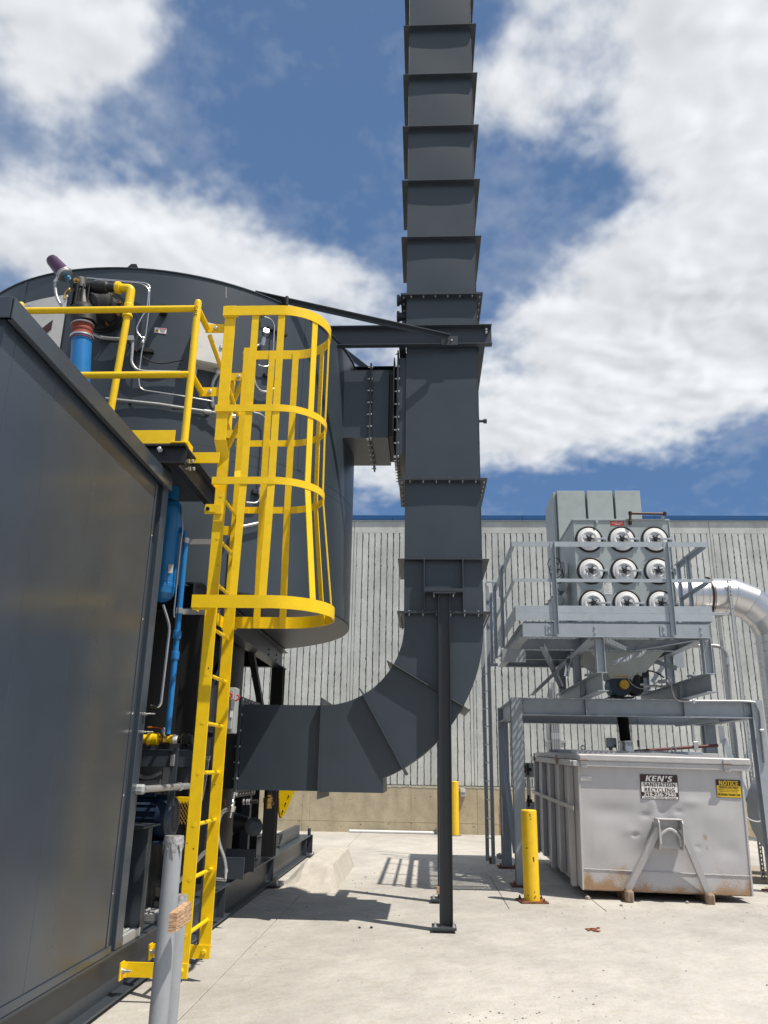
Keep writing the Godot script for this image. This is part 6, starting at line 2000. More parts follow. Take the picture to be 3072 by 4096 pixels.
# ---------- dust collector ----------
func door_mesh() -> Array:
	# dished access cover, its black seal, and the three-armed knob
	var cover := MB.new()
	cover.lathe(Vector3.ZERO, Vector3.BACK, [Vector2(0.158, 0.0), Vector2(0.158, 0.018), Vector2(0.150, 0.026), Vector2(0.128, 0.030), Vector2(0.120, 0.036), Vector2(0.098, 0.040), Vector2(0.086, 0.034), Vector2(0.074, 0.018), Vector2(0.050, 0.012), Vector2(0.001, 0.012)], 48, false)
	for k in 3:
		var a := PI / 2 + TAU * k / 3 + PI
		cover.box(Vector3(cos(a) * 0.070, sin(a) * 0.070, 0.024), Vector3(0.07, 0.045, 0.022), 0.010, Basis(Vector3.BACK, a))
	for k in 2:
		var a := -PI / 2 + (k * 2 - 1) * 0.5
		cover.box(Vector3(cos(a) * 0.137, sin(a) * 0.137, 0.031), Vector3(0.010, 0.055, 0.006), 0.003, Basis(Vector3.BACK, a))
	var seal := MB.new()
	var ring := []
	for k in 49:
		var a := TAU * k / 48
		ring.append(Vector3(cos(a) * 0.173, sin(a) * 0.173, 0.008))
	seal.tube(ring, 0.0125, 8)
	var knob := MB.new()
	knob.lathe(Vector3(0, 0, 0.012), Vector3.BACK, [Vector2(0.028, 0), Vector2(0.026, 0.045), Vector2(0.020, 0.055)], 14)
	for k in 5:
		var a := TAU * k / 5 + 0.3
		knob.bar(Vector3(0, 0, 0.05), Vector3(cos(a) * 0.060, sin(a) * 0.060, 0.058), 0.012, 0.021, Vector3.BACK)
	return [cover.done(), seal.done(), knob.done()]

func lettering(parent: Node3D, called: String, text: String, t: Transform3D, width: float, height: float, m: Material, font := "Droid Sans", weight := 700) -> void:
	var f := SystemFont.new()
	f.font_names = PackedStringArray([font])
	f.font_weight = weight
	var tm := TextMesh.new()
	tm.text = text
	tm.font = f
	tm.font_size = 48
	tm.pixel_size = 0.01
	tm.depth = 0.03
	tm.curve_step = 1.5
	var ab := tm.get_aabb()
	var o := MeshInstance3D.new()
	o.name = called
	o.mesh = tm
	o.material_override = m
	var sx := width / maxf(ab.size.x, 0.001)
	var sy := height / maxf(ab.size.y, 0.001)
	var c := ab.get_center()
	var loc := Transform3D(Basis.from_scale(Vector3(sx, sy, 0.05)), Vector3(-c.x * sx, -c.y * sy, 0))
	var w := t
	w.origin -= bases.get(parent, Vector3.ZERO)
	o.transform = w * loc
	parent.add_child(o, true)
	if text in ["NOTICE", "KEN'S"]:
		# heavier strokes: the same outline again, a hair to the side
		var o2 := o.duplicate()
		o2.name = called
		o2.transform = w * Transform3D(Basis.IDENTITY, Vector3(height * 0.045, 0, 0.0004)) * loc
		parent.add_child(o2, true)

func build_collector() -> void:
	var zf := -10.60
	var c := thing("dust_collector", "grey dust collector cabinet with nine round white access doors", "dust collector", Vector3(2.65, 2.99, -11.4))
	var x0 := 2.02
	var x1 := 3.310
	var zb := -12.25
	part(c, "cabinet", MB.new().span(Vector3(x0, 3.02, zb), Vector3(x1, 4.600, zf), 0.006), mt.collector)
	part(c, "roof_lip", MB.new().span(Vector3(x0 - 0.012, 4.590, zb), Vector3(x1 + 0.012, 4.612, zf + 0.014), 0.002), mt.collector)
	part(c, "side_lip", MB.new().span(Vector3(x1 - 0.004, 3.02, zf - 0.004), Vector3(x1 + 0.010, 4.589, zf + 0.012), 0.002), mt.collector)
	# rear return on the left: sloping roof line of the lower box, dark opening
	var ro := PackedVector2Array([Vector2(0, 3.02), Vector2(-0.50, 3.02), Vector2(-0.50, 3.50), Vector2(-0.12, 3.62), Vector2(0, 3.62)])
	part(c, "side_opening", MB.new().span(Vector3(x0 - 0.006, 3.03, zf - 0.62), Vector3(x0 - 0.001, 3.42, zf - 0.30), 0.0), mt.rubber)
	part(c, "side_flange", MB.new().frame(Vector3(x0 - 0.01, 3.225, zf - 0.46), Vector3.UP, Vector3.BACK, 0.195, 0.16, 0.03, 0.02), mt.collector)
	part(c, "side_shelf", MB.new().span(Vector3(x0 - 0.16, 3.025, zf - 0.28), Vector3(x0 - 0.002, 3.10, zf - 0.02), 0.003), mt.collector)
	# lettering on the shaded left flank
	var ft := Transform3D(Basis(Vector3(0, 0, 1), Vector3.UP, Vector3(-1, 0, 0)), Vector3(x0 - 0.003, 3.98, zf - 0.55))
	lettering(c, "letters", "Donaldson", ft, 0.78, 0.15, mt.print_grey, "Droid Serif", 400)
	ft.origin = Vector3(x0 - 0.003, 3.79, zf - 0.72)
	lettering(c, "letters", "Torit", ft, 0.36, 0.10, mt.print_grey, "Droid Sans", 400)
	var ms := door_mesh()
	var dx := 0.442
	for r in 3:
		for k in 3:
			var p := Vector3(2.222 + k * dx, 4.322 - r * 0.440, zf + 0.002)
			var d := Node3D.new()
			d.name = "door"
			c.add_child(d, true)
			d.position = p - bases[c]
			var rot := rng.randf_range(-0.5, 0.5)
			inst(d, "cover", ms[0], mt.white, Transform3D(Basis.IDENTITY, Vector3.ZERO))
			inst(d, "seal", ms[1], mt.rubber, Transform3D(Basis.IDENTITY, Vector3.ZERO))
			inst(d, "knob", ms[2], mt.black, Transform3D(Basis(Vector3.BACK, rot), Vector3.ZERO))
			var lm := MB.new()
			lm.box(Vector3(0.135, -0.004, 0.052), Vector3(0.17, 0.026, 0.012), 0.003)
			lm.box(Vector3(0.198, -0.004, 0.028), Vector3(0.028, 0.05, 0.05), 0.004)
			lm.box(Vector3(0.224, -0.01, 0.020), Vector3(0.014, 0.10, 0.03), 0.003)
			var li := MeshInstance3D.new()
			li.name = "latch"
			li.mesh = lm.done()
			li.material_override = mt.rail
			d.add_child(li, true)
	# red warning plate, paper notice, lifting eye
	var rp := at_z(VS, 1388, 277, zf)
	var rs := part(c, "warning_plate", MB.new().span(Vector3(rp.x - 0.092, rp.y - 0.030, zf + 0.001), Vector3(rp.x + 0.092, rp.y + 0.030, zf + 0.004), 0.0), mt.red)
	for k in 3:
		var words: String = ["Increased Pressure Closed air", "Required before changing", "Tools filters"][k]
		lettering(c, "letters", words, Transform3D(Basis.IDENTITY, Vector3(rp.x, rp.y + 0.016 - k * 0.016, zf + 0.0045)), [0.155, 0.14, 0.07][k], 0.011, mt.print_white)
	var np := at_z(VS, 1275, 1040, zf)
	var nt := part(c, "paper_notice", MB.new().span(Vector3(np.x - 0.054, np.y - 0.090, zf + 0.001), Vector3(np.x + 0.054, np.y + 0.090, zf + 0.003), 0.0), mt.print_white)
	for k in 10:
		part(nt, "print_line", MB.new().span(Vector3(np.x - 0.046, np.y + 0.070 - k * 0.0152, zf + 0.0032), Vector3(np.x + 0.046 - 0.02 * (k % 3), np.y + 0.0725 - k * 0.0152, zf + 0.0042), 0.0), mt.conduit)
	var ey := at_z(VS, 1140, 268, zf)
	part(c, "plug", MB.new().lathe(Vector3(ey.x, ey.y, zf), Vector3.BACK, [Vector2(0.022, 0), Vector2(0.022, 0.025), Vector2(0.014, 0.03), Vector2(0.014, 0.06)], 12), mt.zinc)
	# edge bolts on the roof
	for k in 9:
		bolt(c, Vector3(lerpf(x0 + 0.05, x1 - 0.05, k / 8.0), 4.612, zf - 0.02), Vector3.UP, mt.collector, 0.9)
	# stepped outlet plenum behind
	var y1 := 5.42
	for k in 3:
		var xa: float = [2.02, 2.44, 2.86][k]
		part(c, "plenum_box", MB.new().span(Vector3(xa + 0.0005 + (0.035 if k else 0.0), 4.613, -12.6), Vector3(xa + 0.4195, y1, -11.74), 0.004), mt.collector)
		if k > 0:
			part(c, "plenum_recess", MB.new().span(Vector3(xa + 0.0005, 4.613, -12.6), Vector3(xa + 0.0350, y1 - 0.002, -11.86), 0.0), mt.collector)
	part(c, "plenum_box", MB.new().span(Vector3(1.97, 4.2, -12.62), Vector3(2.012, y1 - 0.004, -11.80), 0.003), mt.collector)
	# hopper and its outlet
	var hb := MB.new()
	var ht := [Vector3(2.05, 2.99, -10.68), Vector3(3.28, 2.99, -10.68), Vector3(3.28, 2.99, -12.1), Vector3(2.05, 2.99, -12.1)]
	var hc := Vector3(2.64, 2.46, -11.05)
	var hl := [hc + Vector3(-0.16, 0, 0.16), hc + Vector3(0.16, 0, 0.16), hc + Vector3(0.16, 0, -0.16), hc + Vector3(-0.16, 0, -0.16)]
	for k in 4:
		var k2 := (k + 1) % 4
		var nn: Vector3 = (ht[k2] - ht[k]).cross(hl[k] - ht[k]).normalized()
		var oc: Vector3 = (ht[k] + ht[k2]) * 0.5 - Vector3(2.66, 2.7, -11.4)
		if nn.dot(oc) < 0:
			nn = -nn
		hb.quad(ht[k], ht[k2], hl[k2], hl[k], nn)
	part(c, "hopper", hb, mt.collector)
	part(c, "hopper_neck", MB.new().span(hc + Vector3(-0.17, -0.03, -0.17), hc + Vector3(0.17, 0, 0.17), 0.002), mt.collector)
	# rotary valve with gear motor
	var rv := thing("rotary_valve", "blue rotary valve with a yellow hub under the collector hopper", "valve", hc + Vector3(0, -0.3, 0))
	var vz := hc.z + 0.16
	var vc := at_z(VW, 92, 905, vz)
	part(rv, "body", MB.new().lathe(Vector3(vc.x, vc.y, vz - 0.32), Vector3.BACK, [Vector2(0.150, 0), Vector2(0.150, 0.30), Vector2(0.135, 0.32), Vector2(0.10, 0.33)], 32), mt.teal)
	part(rv, "cover_ring", MB.new().lathe(Vector3(vc.x, vc.y, vz), Vector3.BACK, [Vector2(0.148, 0), Vector2(0.148, 0.012), Vector2(0.115, 0.014)], 32), mt.navy)
	part(rv, "hub", MB.new().lathe(Vector3(vc.x + 0.03, vc.y, vz + 0.015), Vector3.BACK, [Vector2(0.062, 0), Vector2(0.062, 0.05), Vector2(0.055, 0.055)], 24), mt.gauge)
	part(rv, "strap", MB.new().box(Vector3(vc.x, vc.y + 0.112, vz + 0.02), Vector3(0.19, 0.022, 0.02), 0.004), mt.brass)
	part(rv, "top_flange", MB.new().box(Vector3(vc.x, vc.y + 0.162, vz - 0.15), Vector3(0.36, 0.020, 0.36), 0.003), mt.black)
	part(rv, "bottom_flange", MB.new().box(Vector3(vc.x, vc.y - 0.160, vz - 0.15), Vector3(0.32, 0.018, 0.34), 0.003), mt.black)
	var gm := thing("gear_motor", "black gear motor standing beside the rotary valve", "motor", at_z(VW, 260, 950, vz))
	var m0 := at_z(VW, 255, 955, vz)
	part(gm, "gearbox", MB.new().lathe(m0 + Vector3(0, 0.02, -0.05), Vector3.BACK, [Vector2(0.10, -0.10), Vector2(0.105, 0.03), Vector2(0.09, 0.06)], 20), mt.black)
	part(gm, "motor", MB.new().lathe(m0 + Vector3(0.02, 0.08, -0.05), Vector3.UP, [Vector2(0.085, 0), Vector2(0.085, 0.20), Vector2(0.095, 0.205), Vector2(0.095, 0.26), Vector2(0.06, 0.29)], 20), mt.black)
	for k in 12:
		var a := TAU * k / 12
		part(gm, "fin", MB.new().box(m0 + Vector3(0.02 + cos(a) * 0.088, 0.18, -0.05 + sin(a) * 0.088), Vector3(0.012, 0.19, 0.004), 0.0, Basis(Vector3.UP, -a)), mt.black)
	part(gm, "terminal_box", MB.new().box(m0 + Vector3(0.125, 0.20, 0.0), Vector3(0.09, 0.09, 0.09), 0.006), mt.black)
	part(gm, "label", MB.new().box(m0 + Vector3(0.065, 0.06, 0.055), Vector3(0.05, 0.025, 0.002), 0.0), mt.offwhite)
	var cb := []
	for q in [[335, 750], [420, 760], [490, 785], [550, 830]]:
		cb.append(at_z(VW, q[0], q[1], vz))
	part(gm, "cable", MB.new().tube(curve(cb), 0.010, 8), mt.rubber)
	var cb2 := []
	for q in [[160, 830], [210, 900], [300, 945], [400, 925], [500, 860]]:
		cb2.append(at_z(VW, q[0], q[1], vz + 0.05))
	part(gm, "cable", MB.new().tube(curve(cb2), 0.007, 8), mt.conduit)
	# pneumatic cylinder between the stub beams
	var pn := thing("air_cylinder", "small grey air cylinder with hoses beside the rotary valve", "air cylinder", at_z(VW, 550, 870, vz))
	part(pn, "barrel", MB.new().cyl(at_z(VW, 490, 872, vz), at_z(VW, 620, 862, vz), 0.024, 12), mt.conduit)
	part(pn, "tray", MB.new().span(at_z(VW, 330, 905, vz - 0.05), at_z(VW, 545, 935, vz - 0.25), 0.002), mt.offwhite)
	var ho := []
	for q in [[470, 900], [465, 960], [490, 1000], [520, 980], [525, 930]]:
		ho.append(at_z(VW, q[0], q[1], vz + 0.05))
	part(pn, "hose", MB.new().tube(curve(ho), 0.006, 6), mt.conduit)
	# flexible discharge hose down to the container lid
	var fh := thing("discharge_hose", "black corrugated hose dropping from the valve to a steel spout", "hose", at_z(VW, 160, 1650, vz - 0.15))
	var hz := vz - 0.15
	var h0 := Vector3(vc.x, vc.y - 0.17, hz)
	var h1 := at_z(VW, 110, 1270, hz)
	var h2 := at_z(VW, 140, 1520, hz)
	var h3 := at_z(VW, 158, 1650, hz)
	var hp := curve([h0, h1, h2], 30)
	var hm := MB.new()
	for i in hp.size() - 1:
		var d: Vector3 = hp[i + 1] - hp[i]
		hm.lathe(hp[i], d, [Vector2(0.066, 0), Vector2(0.080, d.length() * 0.5), Vector2(0.066, d.length())], 20, false)
	part(fh, "hose", hm, mt.rubber)
	part(fh, "clamp", MB.new().lathe(h2 + Vector3(0, 0.02, 0), h3 - h2, [Vector2(0.084, 0), Vector2(0.084, 0.02)], 24), mt.zinc)
	part(fh, "spout", MB.new().lathe(h2, h3 - h2, [Vector2(0.070, 0), Vector2(0.083, 0.05), Vector2(0.083, (h3 - h2).length() + 0.1)], 24), mt.stainless)
	# header pipe and pulse gear on the left flank
	var hd := thing("pulse_header", "grey compressed air header with valves on the left flank of the collector", "air header", Vector3(1.86, 3.4, -11.3))
	part(hd, "tank", MB.new().lathe(Vector3(1.845, 3.56, -10.98), Vector3.FORWARD, [Vector2(0.02, -0.02), Vector2(0.07, 0), Vector2(0.085, 0.04), Vector2(0.085, 1.15), Vector2(0.04, 1.2)], 20), mt.collector)
	for k in 4:
		var z := -11.08 - k * 0.27
		part(hd, "pulse_valve", MB.new().lathe(Vector3(1.845, 3.64, z), Vector3.UP, [Vector2(0.04, 0), Vector2(0.055, 0.02), Vector2(0.055, 0.05), Vector2(0.02, 0.06), Vector2(0.02, 0.10)], 14), mt.conduit)
	part(hd, "valve_box", MB.new().box(Vector3(1.90, 3.78, -11.2), Vector3(0.09, 0.17, 0.40), 0.006), mt.box_grey)
	part(hd, "valve_box", MB.new().box(Vector3(1.93, 4.02, -11.15), Vector3(0.06, 0.22, 0.16), 0.006), mt.conduit)
	for k in 3:
		var loop := []
		for j in 12:
			var a := TAU * j / 11.0 * 0.9 + k
			loop.append(Vector3(1.84 - 0.02 * k + 0.09 * cos(a), 3.90 + 0.08 * k + 0.10 * sin(a), -11.0 + 0.02 * k))
		part(hd, "hose", MB.new().tube(curve(loop, 3), 0.006, 6), mt.rubber)
	part(hd, "pipe", MB.new().tube(bent([Vector3(1.93, 3.0, -11.0), Vector3(1.93, 3.40, -11.0), Vector3(1.90, 3.45, -11.1)], 0.04), 0.016, 10), mt.conduit)
	part(hd, "drain_valve", MB.new().box(Vector3(1.86, 3.40, -10.94), Vector3(0.03, 0.10, 0.03), 0.006), mt.rubber)
	# roof pipe in brown
	var bp := thing("roof_pipe", "dark brown threaded pipe bent over the front edge of the collector roof", "pipe", at_z(VT, 60, 440, zf))
	var q0 := at_z(VT, 60, 438, zf + 0.05)
	var q1 := at_z(VT, 60, 330, zf + 0.03)
	var q2 := at_z(VT, 460, 335, zf + 0.03)
	var q3 := Vector3(q2.x - 0.02, q2.y - 0.12, zf - 0.35)
	part(bp, "riser", MB.new().tube([q0, q1], 0.017, 10), mt.pipe_brown)
	part(bp, "run", MB.new().tube([q1, q2], 0.017, 10), mt.pipe_brown)
	part(bp, "drop", MB.new().tube([q2, q3], 0.017, 10), mt.conduit)
	for q in [q0, q1, q2]:
		part(bp, "elbow", MB.new().lathe(q - Vector3(0, 0.03, 0), Vector3.UP, [Vector2(0.012, 0), Vector2(0.026, 0.012), Vector2(0.026, 0.05), Vector2(0.012, 0.062)], 12), mt.pipe_brown)
	# galvanized inlet duct with gored elbow
	var gd := thing("inlet_duct", "shiny galvanized spiral duct with a gored elbow leaving the collector", "duct", Vector3(5.12, 0, -12.0))
	var R := 0.262
	var dz := -12.0
	var yA := 3.842
	var pr := []
	var x := 3.30
	var i := 0
	while x < 4.20:
		pr.append(Vector2(R, x - 3.30)); pr.append(Vector2(R, x - 3.30 + 0.085)); pr.append(Vector2(R + 0.006, x - 3.30 + 0.089)); pr.append(Vector2(R + 0.006, x - 3.30 + 0.093))
		x += 0.097
	part(gd, "spiral_pipe", MB.new().lathe(Vector3(3.30, yA, dz), Vector3.RIGHT, pr, 48), mt.galvanized)
	part(gd, "joint_ring", MB.new().lathe(Vector3(4.21, yA, dz), Vector3.RIGHT, [Vector2(R + 0.008, 0), Vector2(R + 0.026, 0.004), Vector2(R + 0.026, 0.022), Vector2(R + 0.008, 0.026)], 48), mt.pipe_brown)
	part(gd, "pipe", MB.new().lathe(Vector3(4.236, yA, dz), Vector3.RIGHT, [Vector2(R, 0), Vector2(R, 0.20)], 48), mt.galvanized)
	var ec := Vector3(4.44, yA - 0.68, dz)
	var ng := 4
	var prev_c: Vector3
	for k in ng + 1:
		var a0 := PI / 2 - PI / 2 * (k - 0.5) / ng
		var a1 := PI / 2 - PI / 2 * (k + 0.5) / ng
		a0 = minf(a0, PI / 2)
		a1 = maxf(a1, 0.0)
		var cr := 0.68
		var am := PI / 2 - PI / 2 * float(k) / ng
		var tdir := Vector3(sin(am), -cos(am), 0)
		var nrm := Vector3(cos(am), sin(am), 0)
		var rp2 := cr / cos(PI / 4 / ng)
		var gore := MB.new()
		var nseg := 48
		for j in nseg:
			var ring2 := []
			for jj in [j, j + 1]:
				var ph: float = TAU * jj / nseg
				var off := nrm * cos(ph) * R + Vector3(0, 0, sin(ph) * R)
				var radial := cr + cos(ph) * R
				# mitre planes pass through the bend centre
				var base := ec + nrm * cr + off
				var pa := base - tdir * (radial * tan(am - a0) * -1.0)
				var pb := base + tdir * (radial * tan(am - a1))
				ring2.append([pa, pb, off.normalized()])
			gore.quads(ring2[0][0], ring2[1][0], ring2[1][1], ring2[0][1], ring2[0][2], ring2[1][2], ring2[1][2], ring2[0][2])
		var gn := part(gd, "gore", gore, mt.galvanized)
		if k < ng:
			var sb := []
			for j in 41:
				var ph := TAU * j / 40
				var dir := Vector3(cos(a1), sin(a1), 0)
				var rad := (cr + cos(ph) * R) / cos(am - a1)
				sb.append(ec + dir * rad + Vector3(0, 0, sin(ph) * (R)))
			part(gn, "seam", MB.new().tube(sb, 0.007, 6), mt.galvanized)
	var vx := ec.x + 0.68
	part(gd, "joint_ring", MB.new().lathe(Vector3(vx, ec.y, dz), Vector3.DOWN, [Vector2(R + 0.004, 0), Vector2(R + 0.022, 0.004), Vector2(R + 0.022, 0.022), Vector2(R + 0.004, 0.026)], 48), mt.galvanized)
	pr = []
	var yv := 0.0
	while yv < ec.y - 0.25:
		pr.append(Vector2(R, yv)); pr.append(Vector2(R, yv + 0.115)); pr.append(Vector2(R + 0.006, yv + 0.119)); pr.append(Vector2(R + 0.006, yv + 0.124))
		yv += 0.128
	part(gd, "spiral_pipe", MB.new().lathe(Vector3(vx, ec.y - 0.026, dz), Vector3.DOWN, pr, 48), mt.galvanized)
	# slotted strut support for the duct
	var ss := thing("strut_support", "slotted galvanized strut posts holding up the round duct", "support", Vector3(4.45, 0, -11.76))
	strut_post(ss, "strut_post", 4.447, -11.70, 0.0, 4.02)
	strut_post(ss, "strut_post", at_z(VW, 1115, 200, -12.5).x, -12.4, 0.0, 3.62)
	part(ss, "cross_strut", MB.new().span(Vector3(4.16, yA - R - 0.075, -11.72), Vector3(4.44, yA - R - 0.035, -11.76), 0.001), mt.grating)
	part(ss, "saddle", MB.new().bar(at_z(VT, 1060, 1530, -11.78), at_z(VT, 1190, 1480, -11.78), 0.02, 0.05), mt.grating)


# ---------- roll-off container ----------
func container_face(w: float, h: float) -> MB:
	# front sheet with its dents
	var b := MB.new()
	b.use_uv = true
	var nx := 72
	var ny := 56
	var dents := [[0.42, 0.28, 0.20, 0.16, -0.026], [0.40, 0.60, 0.05, 0.04, -0.012], [0.50, 0.66, 0.08, 0.16, -0.028], [0.455, 0.70, 0.05, 0.10, 0.018], [0.60, 0.64, 0.035, 0.03, -0.010], [0.33, 0.44, 0.03, 0.025, -0.016], [0.30, 0.47, 0.07, 0.06, 0.008], [0.62, 0.50, 0.03, 0.02, -0.006], [0.70, 0.36, 0.03, 0.03, -0.007], [0.20, 0.62, 0.22, 0.10, -0.016], [0.82, 0.60, 0.16, 0.16, 0.014], [0.68, 0.72, 0.10, 0.06, 0.012], [0.12, 0.34, 0.14, 0.20, 0.014], [0.88, 0.34, 0.10, 0.10, -0.012]]
	var f := func(u: float, t: float) -> float:
		var d := 0.0
		for q in dents:
			var a: float = (u - q[0]) / q[2]
			var c: float = (t - q[1]) / q[3]
			d += q[4] * exp(-(a * a + c * c) * 2.2)
		return d * minf(1.0, minf(u, 1.0 - u) * 14.0) * minf(1.0, minf(t, 1.0 - t) * 14.0)
	var P := []
	var N := []
	for i in nx + 1:
		var pr := []
		var nr := []
		for j in ny + 1:
			var u := float(i) / nx
			var t := float(j) / ny
			pr.append(Vector3(u * w, t * h, f.call(u, t)))
			var gx: float = (f.call(u + 0.004, t) - f.call(u - 0.004, t)) / (0.008 * w)
			var gy: float = (f.call(u, t + 0.004) - f.call(u, t - 0.004)) / (0.008 * h)
			nr.append(Vector3(-gx, -gy, 1).normalized())
		P.append(pr)
		N.append(nr)
	for i in nx:
		for j in ny:
			var q := [[i, j], [i + 1, j], [i + 1, j + 1], [i, j + 1]]
			for t in [[0, 2, 1], [0, 3, 2]]:
				for k in t:
					var a: int = q[k][0]
					var c: int = q[k][1]
					b.v.append(P[a][c]); b.n.append(N[a][c]); b.uv.append(Vector2(float(a) / nx, 1.0 - float(c) / ny))
	return b

func rust_tex(w: int, h: int) -> ImageTexture:
	var f := FastNoiseLite.new()
	f.seed = 301
	f.frequency = 0.010
	f.fractal_octaves = 5
	var g := FastNoiseLite.new()
	g.seed = 302
	g.frequency = 0.11
	g.fractal_octaves = 4
	var o := PackedByteArray()
	o.resize(w * h * 3)
	# rusty places: u, t, half widths, strength
	var spots := [[0.07, 0.02, 0.09, 0.08, 0.50], [0.21, 0.12, 0.09, 0.14, 0.42], [0.16, 0.0, 0.26, 0.04, 0.42], [0.60, 0.02, 0.20, 0.05, 0.44], [0.87, 0.10, 0.12, 0.12, 0.34], [0.90, 0.0, 0.14, 0.05, 0.44], [0.745, 0.44, 0.016, 0.035, 0.50], [0.752, 0.36, 0.010, 0.03, 0.40], [0.03, 0.06, 0.03, 0.10, 0.45], [0.98, 0.08, 0.02, 0.20, 0.45], [0.36, 0.03, 0.06, 0.10, 0.4], [0.55, 0.0, 0.5, 0.010, 0.40]]
	for y in h:
		for x in w:
			var u := float(x) / w
			var t := 1.0 - float(y) / h
			var d := 0.0
			for q in spots:
				var a: float = (u - q[0]) / q[2]
				var c: float = (t - q[1]) / q[3]
				var e := a * a + c * c
				if e < 4.0:
					d += q[4] * exp(-e)
			var n1 := f.get_noise_2d(x, y * 0.6) * 0.5
			var n2 := g.get_noise_2d(x, y)
			var k := clampf((d + n1 * 0.6 + n2 * 0.36 - 0.25) * 2.6, 0.0, 1.0)
			if n2 > 0.52 and d < 0.1:
				k = maxf(k, 0.12)
			var tone := 1.0 + 0.05 * n1 + 0.03 * n2
			# bare paint against rust, sRGB values
			var r := lerpf(0.70 * tone, 0.56 + 0.12 * n2, k * 0.72)
			var gg := lerpf(0.698 * tone, 0.40 + 0.12 * n2, k * 0.72)
			var bb := lerpf(0.71 * tone, 0.24 + 0.10 * n2, k * 0.72)
			var i := (y * w + x) * 3
			o[i] = int(clampf(r, 0, 1) * 255)
			o[i + 1] = int(clampf(gg, 0, 1) * 255)
			o[i + 2] = int(clampf(bb, 0, 1) * 255)
	return ImageTexture.create_from_image(Image.create_from_data(w, h, false, Image.FORMAT_RGB8, o))

func build_container() -> void:
	var W := 1.805
	var H := 1.29
	var D := 3.55
	var c := Node3D.new()
	c.name = "waste_container"
	add_child(c)
	# the container sits a little crooked on the slab
	c.transform = Transform3D(Basis.from_euler(Vector3(deg_to_rad(1.25), deg_to_rad(0.0), deg_to_rad(-0.75))), Vector3(1.708, 0.102, -9.60))
	c.set_meta("label", "grey steel roll-off container with a rusty bottom edge and two signs")
	c.set_meta("category", "container")
	var body := paint(lin(0.45, 0.447, 0.46), 0.42, 0.0, mt.steel.albedo_texture, 0.8)
	var face := StandardMaterial3D.new()
	face.albedo_texture = rust_tex(900, 640)
	face.roughness = 0.40
	var rusty := paint(lin(0.30, 0.22, 0.16), 0.8, 0.0, mt.rust.albedo_texture, 1.2)
	part(c, "front_sheet", container_face(W, H), face)
	part(c, "left_sheet", MB.new().span(Vector3(0.0, 0.0, -0.002), Vector3(0.012, H, -D), 0.0), body)
	part(c, "right_sheet", MB.new().span(Vector3(W - 0.012, 0, -0.002), Vector3(W, H, -D), 0.0), body)
	part(c, "rear_sheet", MB.new().span(Vector3(0.013, 0, -D + 0.012), Vector3(W - 0.013, H, -D), 0.0), body)
	part(c, "floor", MB.new().span(Vector3(0.013, -0.01, -0.012), Vector3(W - 0.013, 0.0, -D + 0.013), 0.0), rusty)
	# corner edges and the weld across the lower sheet
	part(c, "corner_edge", MB.new().span(Vector3(-0.006, -0.005, -0.03), Vector3(0.016, H, 0.010), 0.004), body)
	part(c, "corner_edge", MB.new().span(Vector3(W - 0.016, -0.005, -0.03), Vector3(W + 0.006, H, 0.010), 0.004), body)
	var wl := []
	for k in 60:
		wl.append(Vector3(lerpf(0.02, W - 0.02, k / 59.0), 0.205 - 0.012 * k / 59.0 + rng.randf_range(-0.002, 0.002), 0.004))
	part(c, "weld", MB.new().tube(wl, 0.0045, 6), body)
	# left side: posts, mid rail
	for k in 5:
		var z: float = [-0.30, -1.0, -1.75, -2.5, -3.3][k]
		part(c, "side_post", MB.new().span(Vector3(-0.062, -0.02 + 0.05 * (k % 2), z), Vector3(-0.001, H - 0.02, z - 0.11), 0.008), body)
		part(c, "side_post", MB.new().span(Vector3(W + 0.001, -0.02, z), Vector3(W + 0.05, H - 0.02, z - 0.11), 0.008), body)
	part(c, "mid_rail", MB.new().span(Vector3(-0.072, 0.80, -0.012), Vector3(-0.0625, 0.845, -D), 0.003), body)
	# top rim and the folded lid
	part(c, "rim", MB.new().span(Vector3(-0.065, H - 0.015, -0.03), Vector3(W + 0.075, H + 0.045, 0.055), 0.006), body)
	part(c, "rim", MB.new().span(Vector3(-0.085, H - 0.015, -0.0305), Vector3(-0.02, H + 0.045, -D), 0.006), body)
	part(c, "rim", MB.new().span(Vector3(W + 0.02, H - 0.015, -0.0305), Vector3(W + 0.075, H + 0.045, -D), 0.006), body)
	var lid := part(c, "lid", MB.new().span(Vector3(-0.010, H + 0.046, -D - 0.02), Vector3(W + 0.085, H + 0.118, 0.068), 0.012), body)
	part(lid, "lid_ridge", MB.new().extrude(PackedVector2Array([Vector2(-0.80, 0), Vector2(0.80, 0), Vector2(0.02, 0.035), Vector2(-0.02, 0.035)]), Vector3(W / 2 + 0.03, H + 0.1185, 0.02), Vector3(W / 2 + 0.03, H + 0.1185, -D)), body)
	for k in 3:
		part(lid, "lid_seam", MB.new().span(Vector3(0.05, H + 0.122, -0.7 - k * 0.9), Vector3(W, H + 0.165, -0.72 - k * 0.9), 0.002), body)
	part(lid, "hatch_frame", MB.new().frame(Vector3(1.18, H + 0.160, -0.55), Vector3.RIGHT, Vector3.BACK, 0.25, 0.25, 0.05, 0.03), mt.steel)
	# latches and eye bolts
	for q in [[0.03, 0.07], [W - 0.20, 0.07]]:
		var la := part(c, "latch", MB.new().span(Vector3(q[0] - 0.02, H + 0.005, q[1]), Vector3(q[0] + 0.06, H + 0.105, q[1] + 0.014), 0.003), body)
		part(la, "latch_bar", MB.new().span(Vector3(q[0] - 0.03, H + 0.045, q[1] + 0.015), Vector3(q[0] + 0.07, H + 0.060, q[1] + 0.035), 0.004), rusty)
		part(la, "keeper", MB.new().span(Vector3(q[0] - 0.01, H - 0.03, q[1] - 0.014), Vector3(q[0] + 0.055, H + 0.004, q[1] + 0.010), 0.003), body)
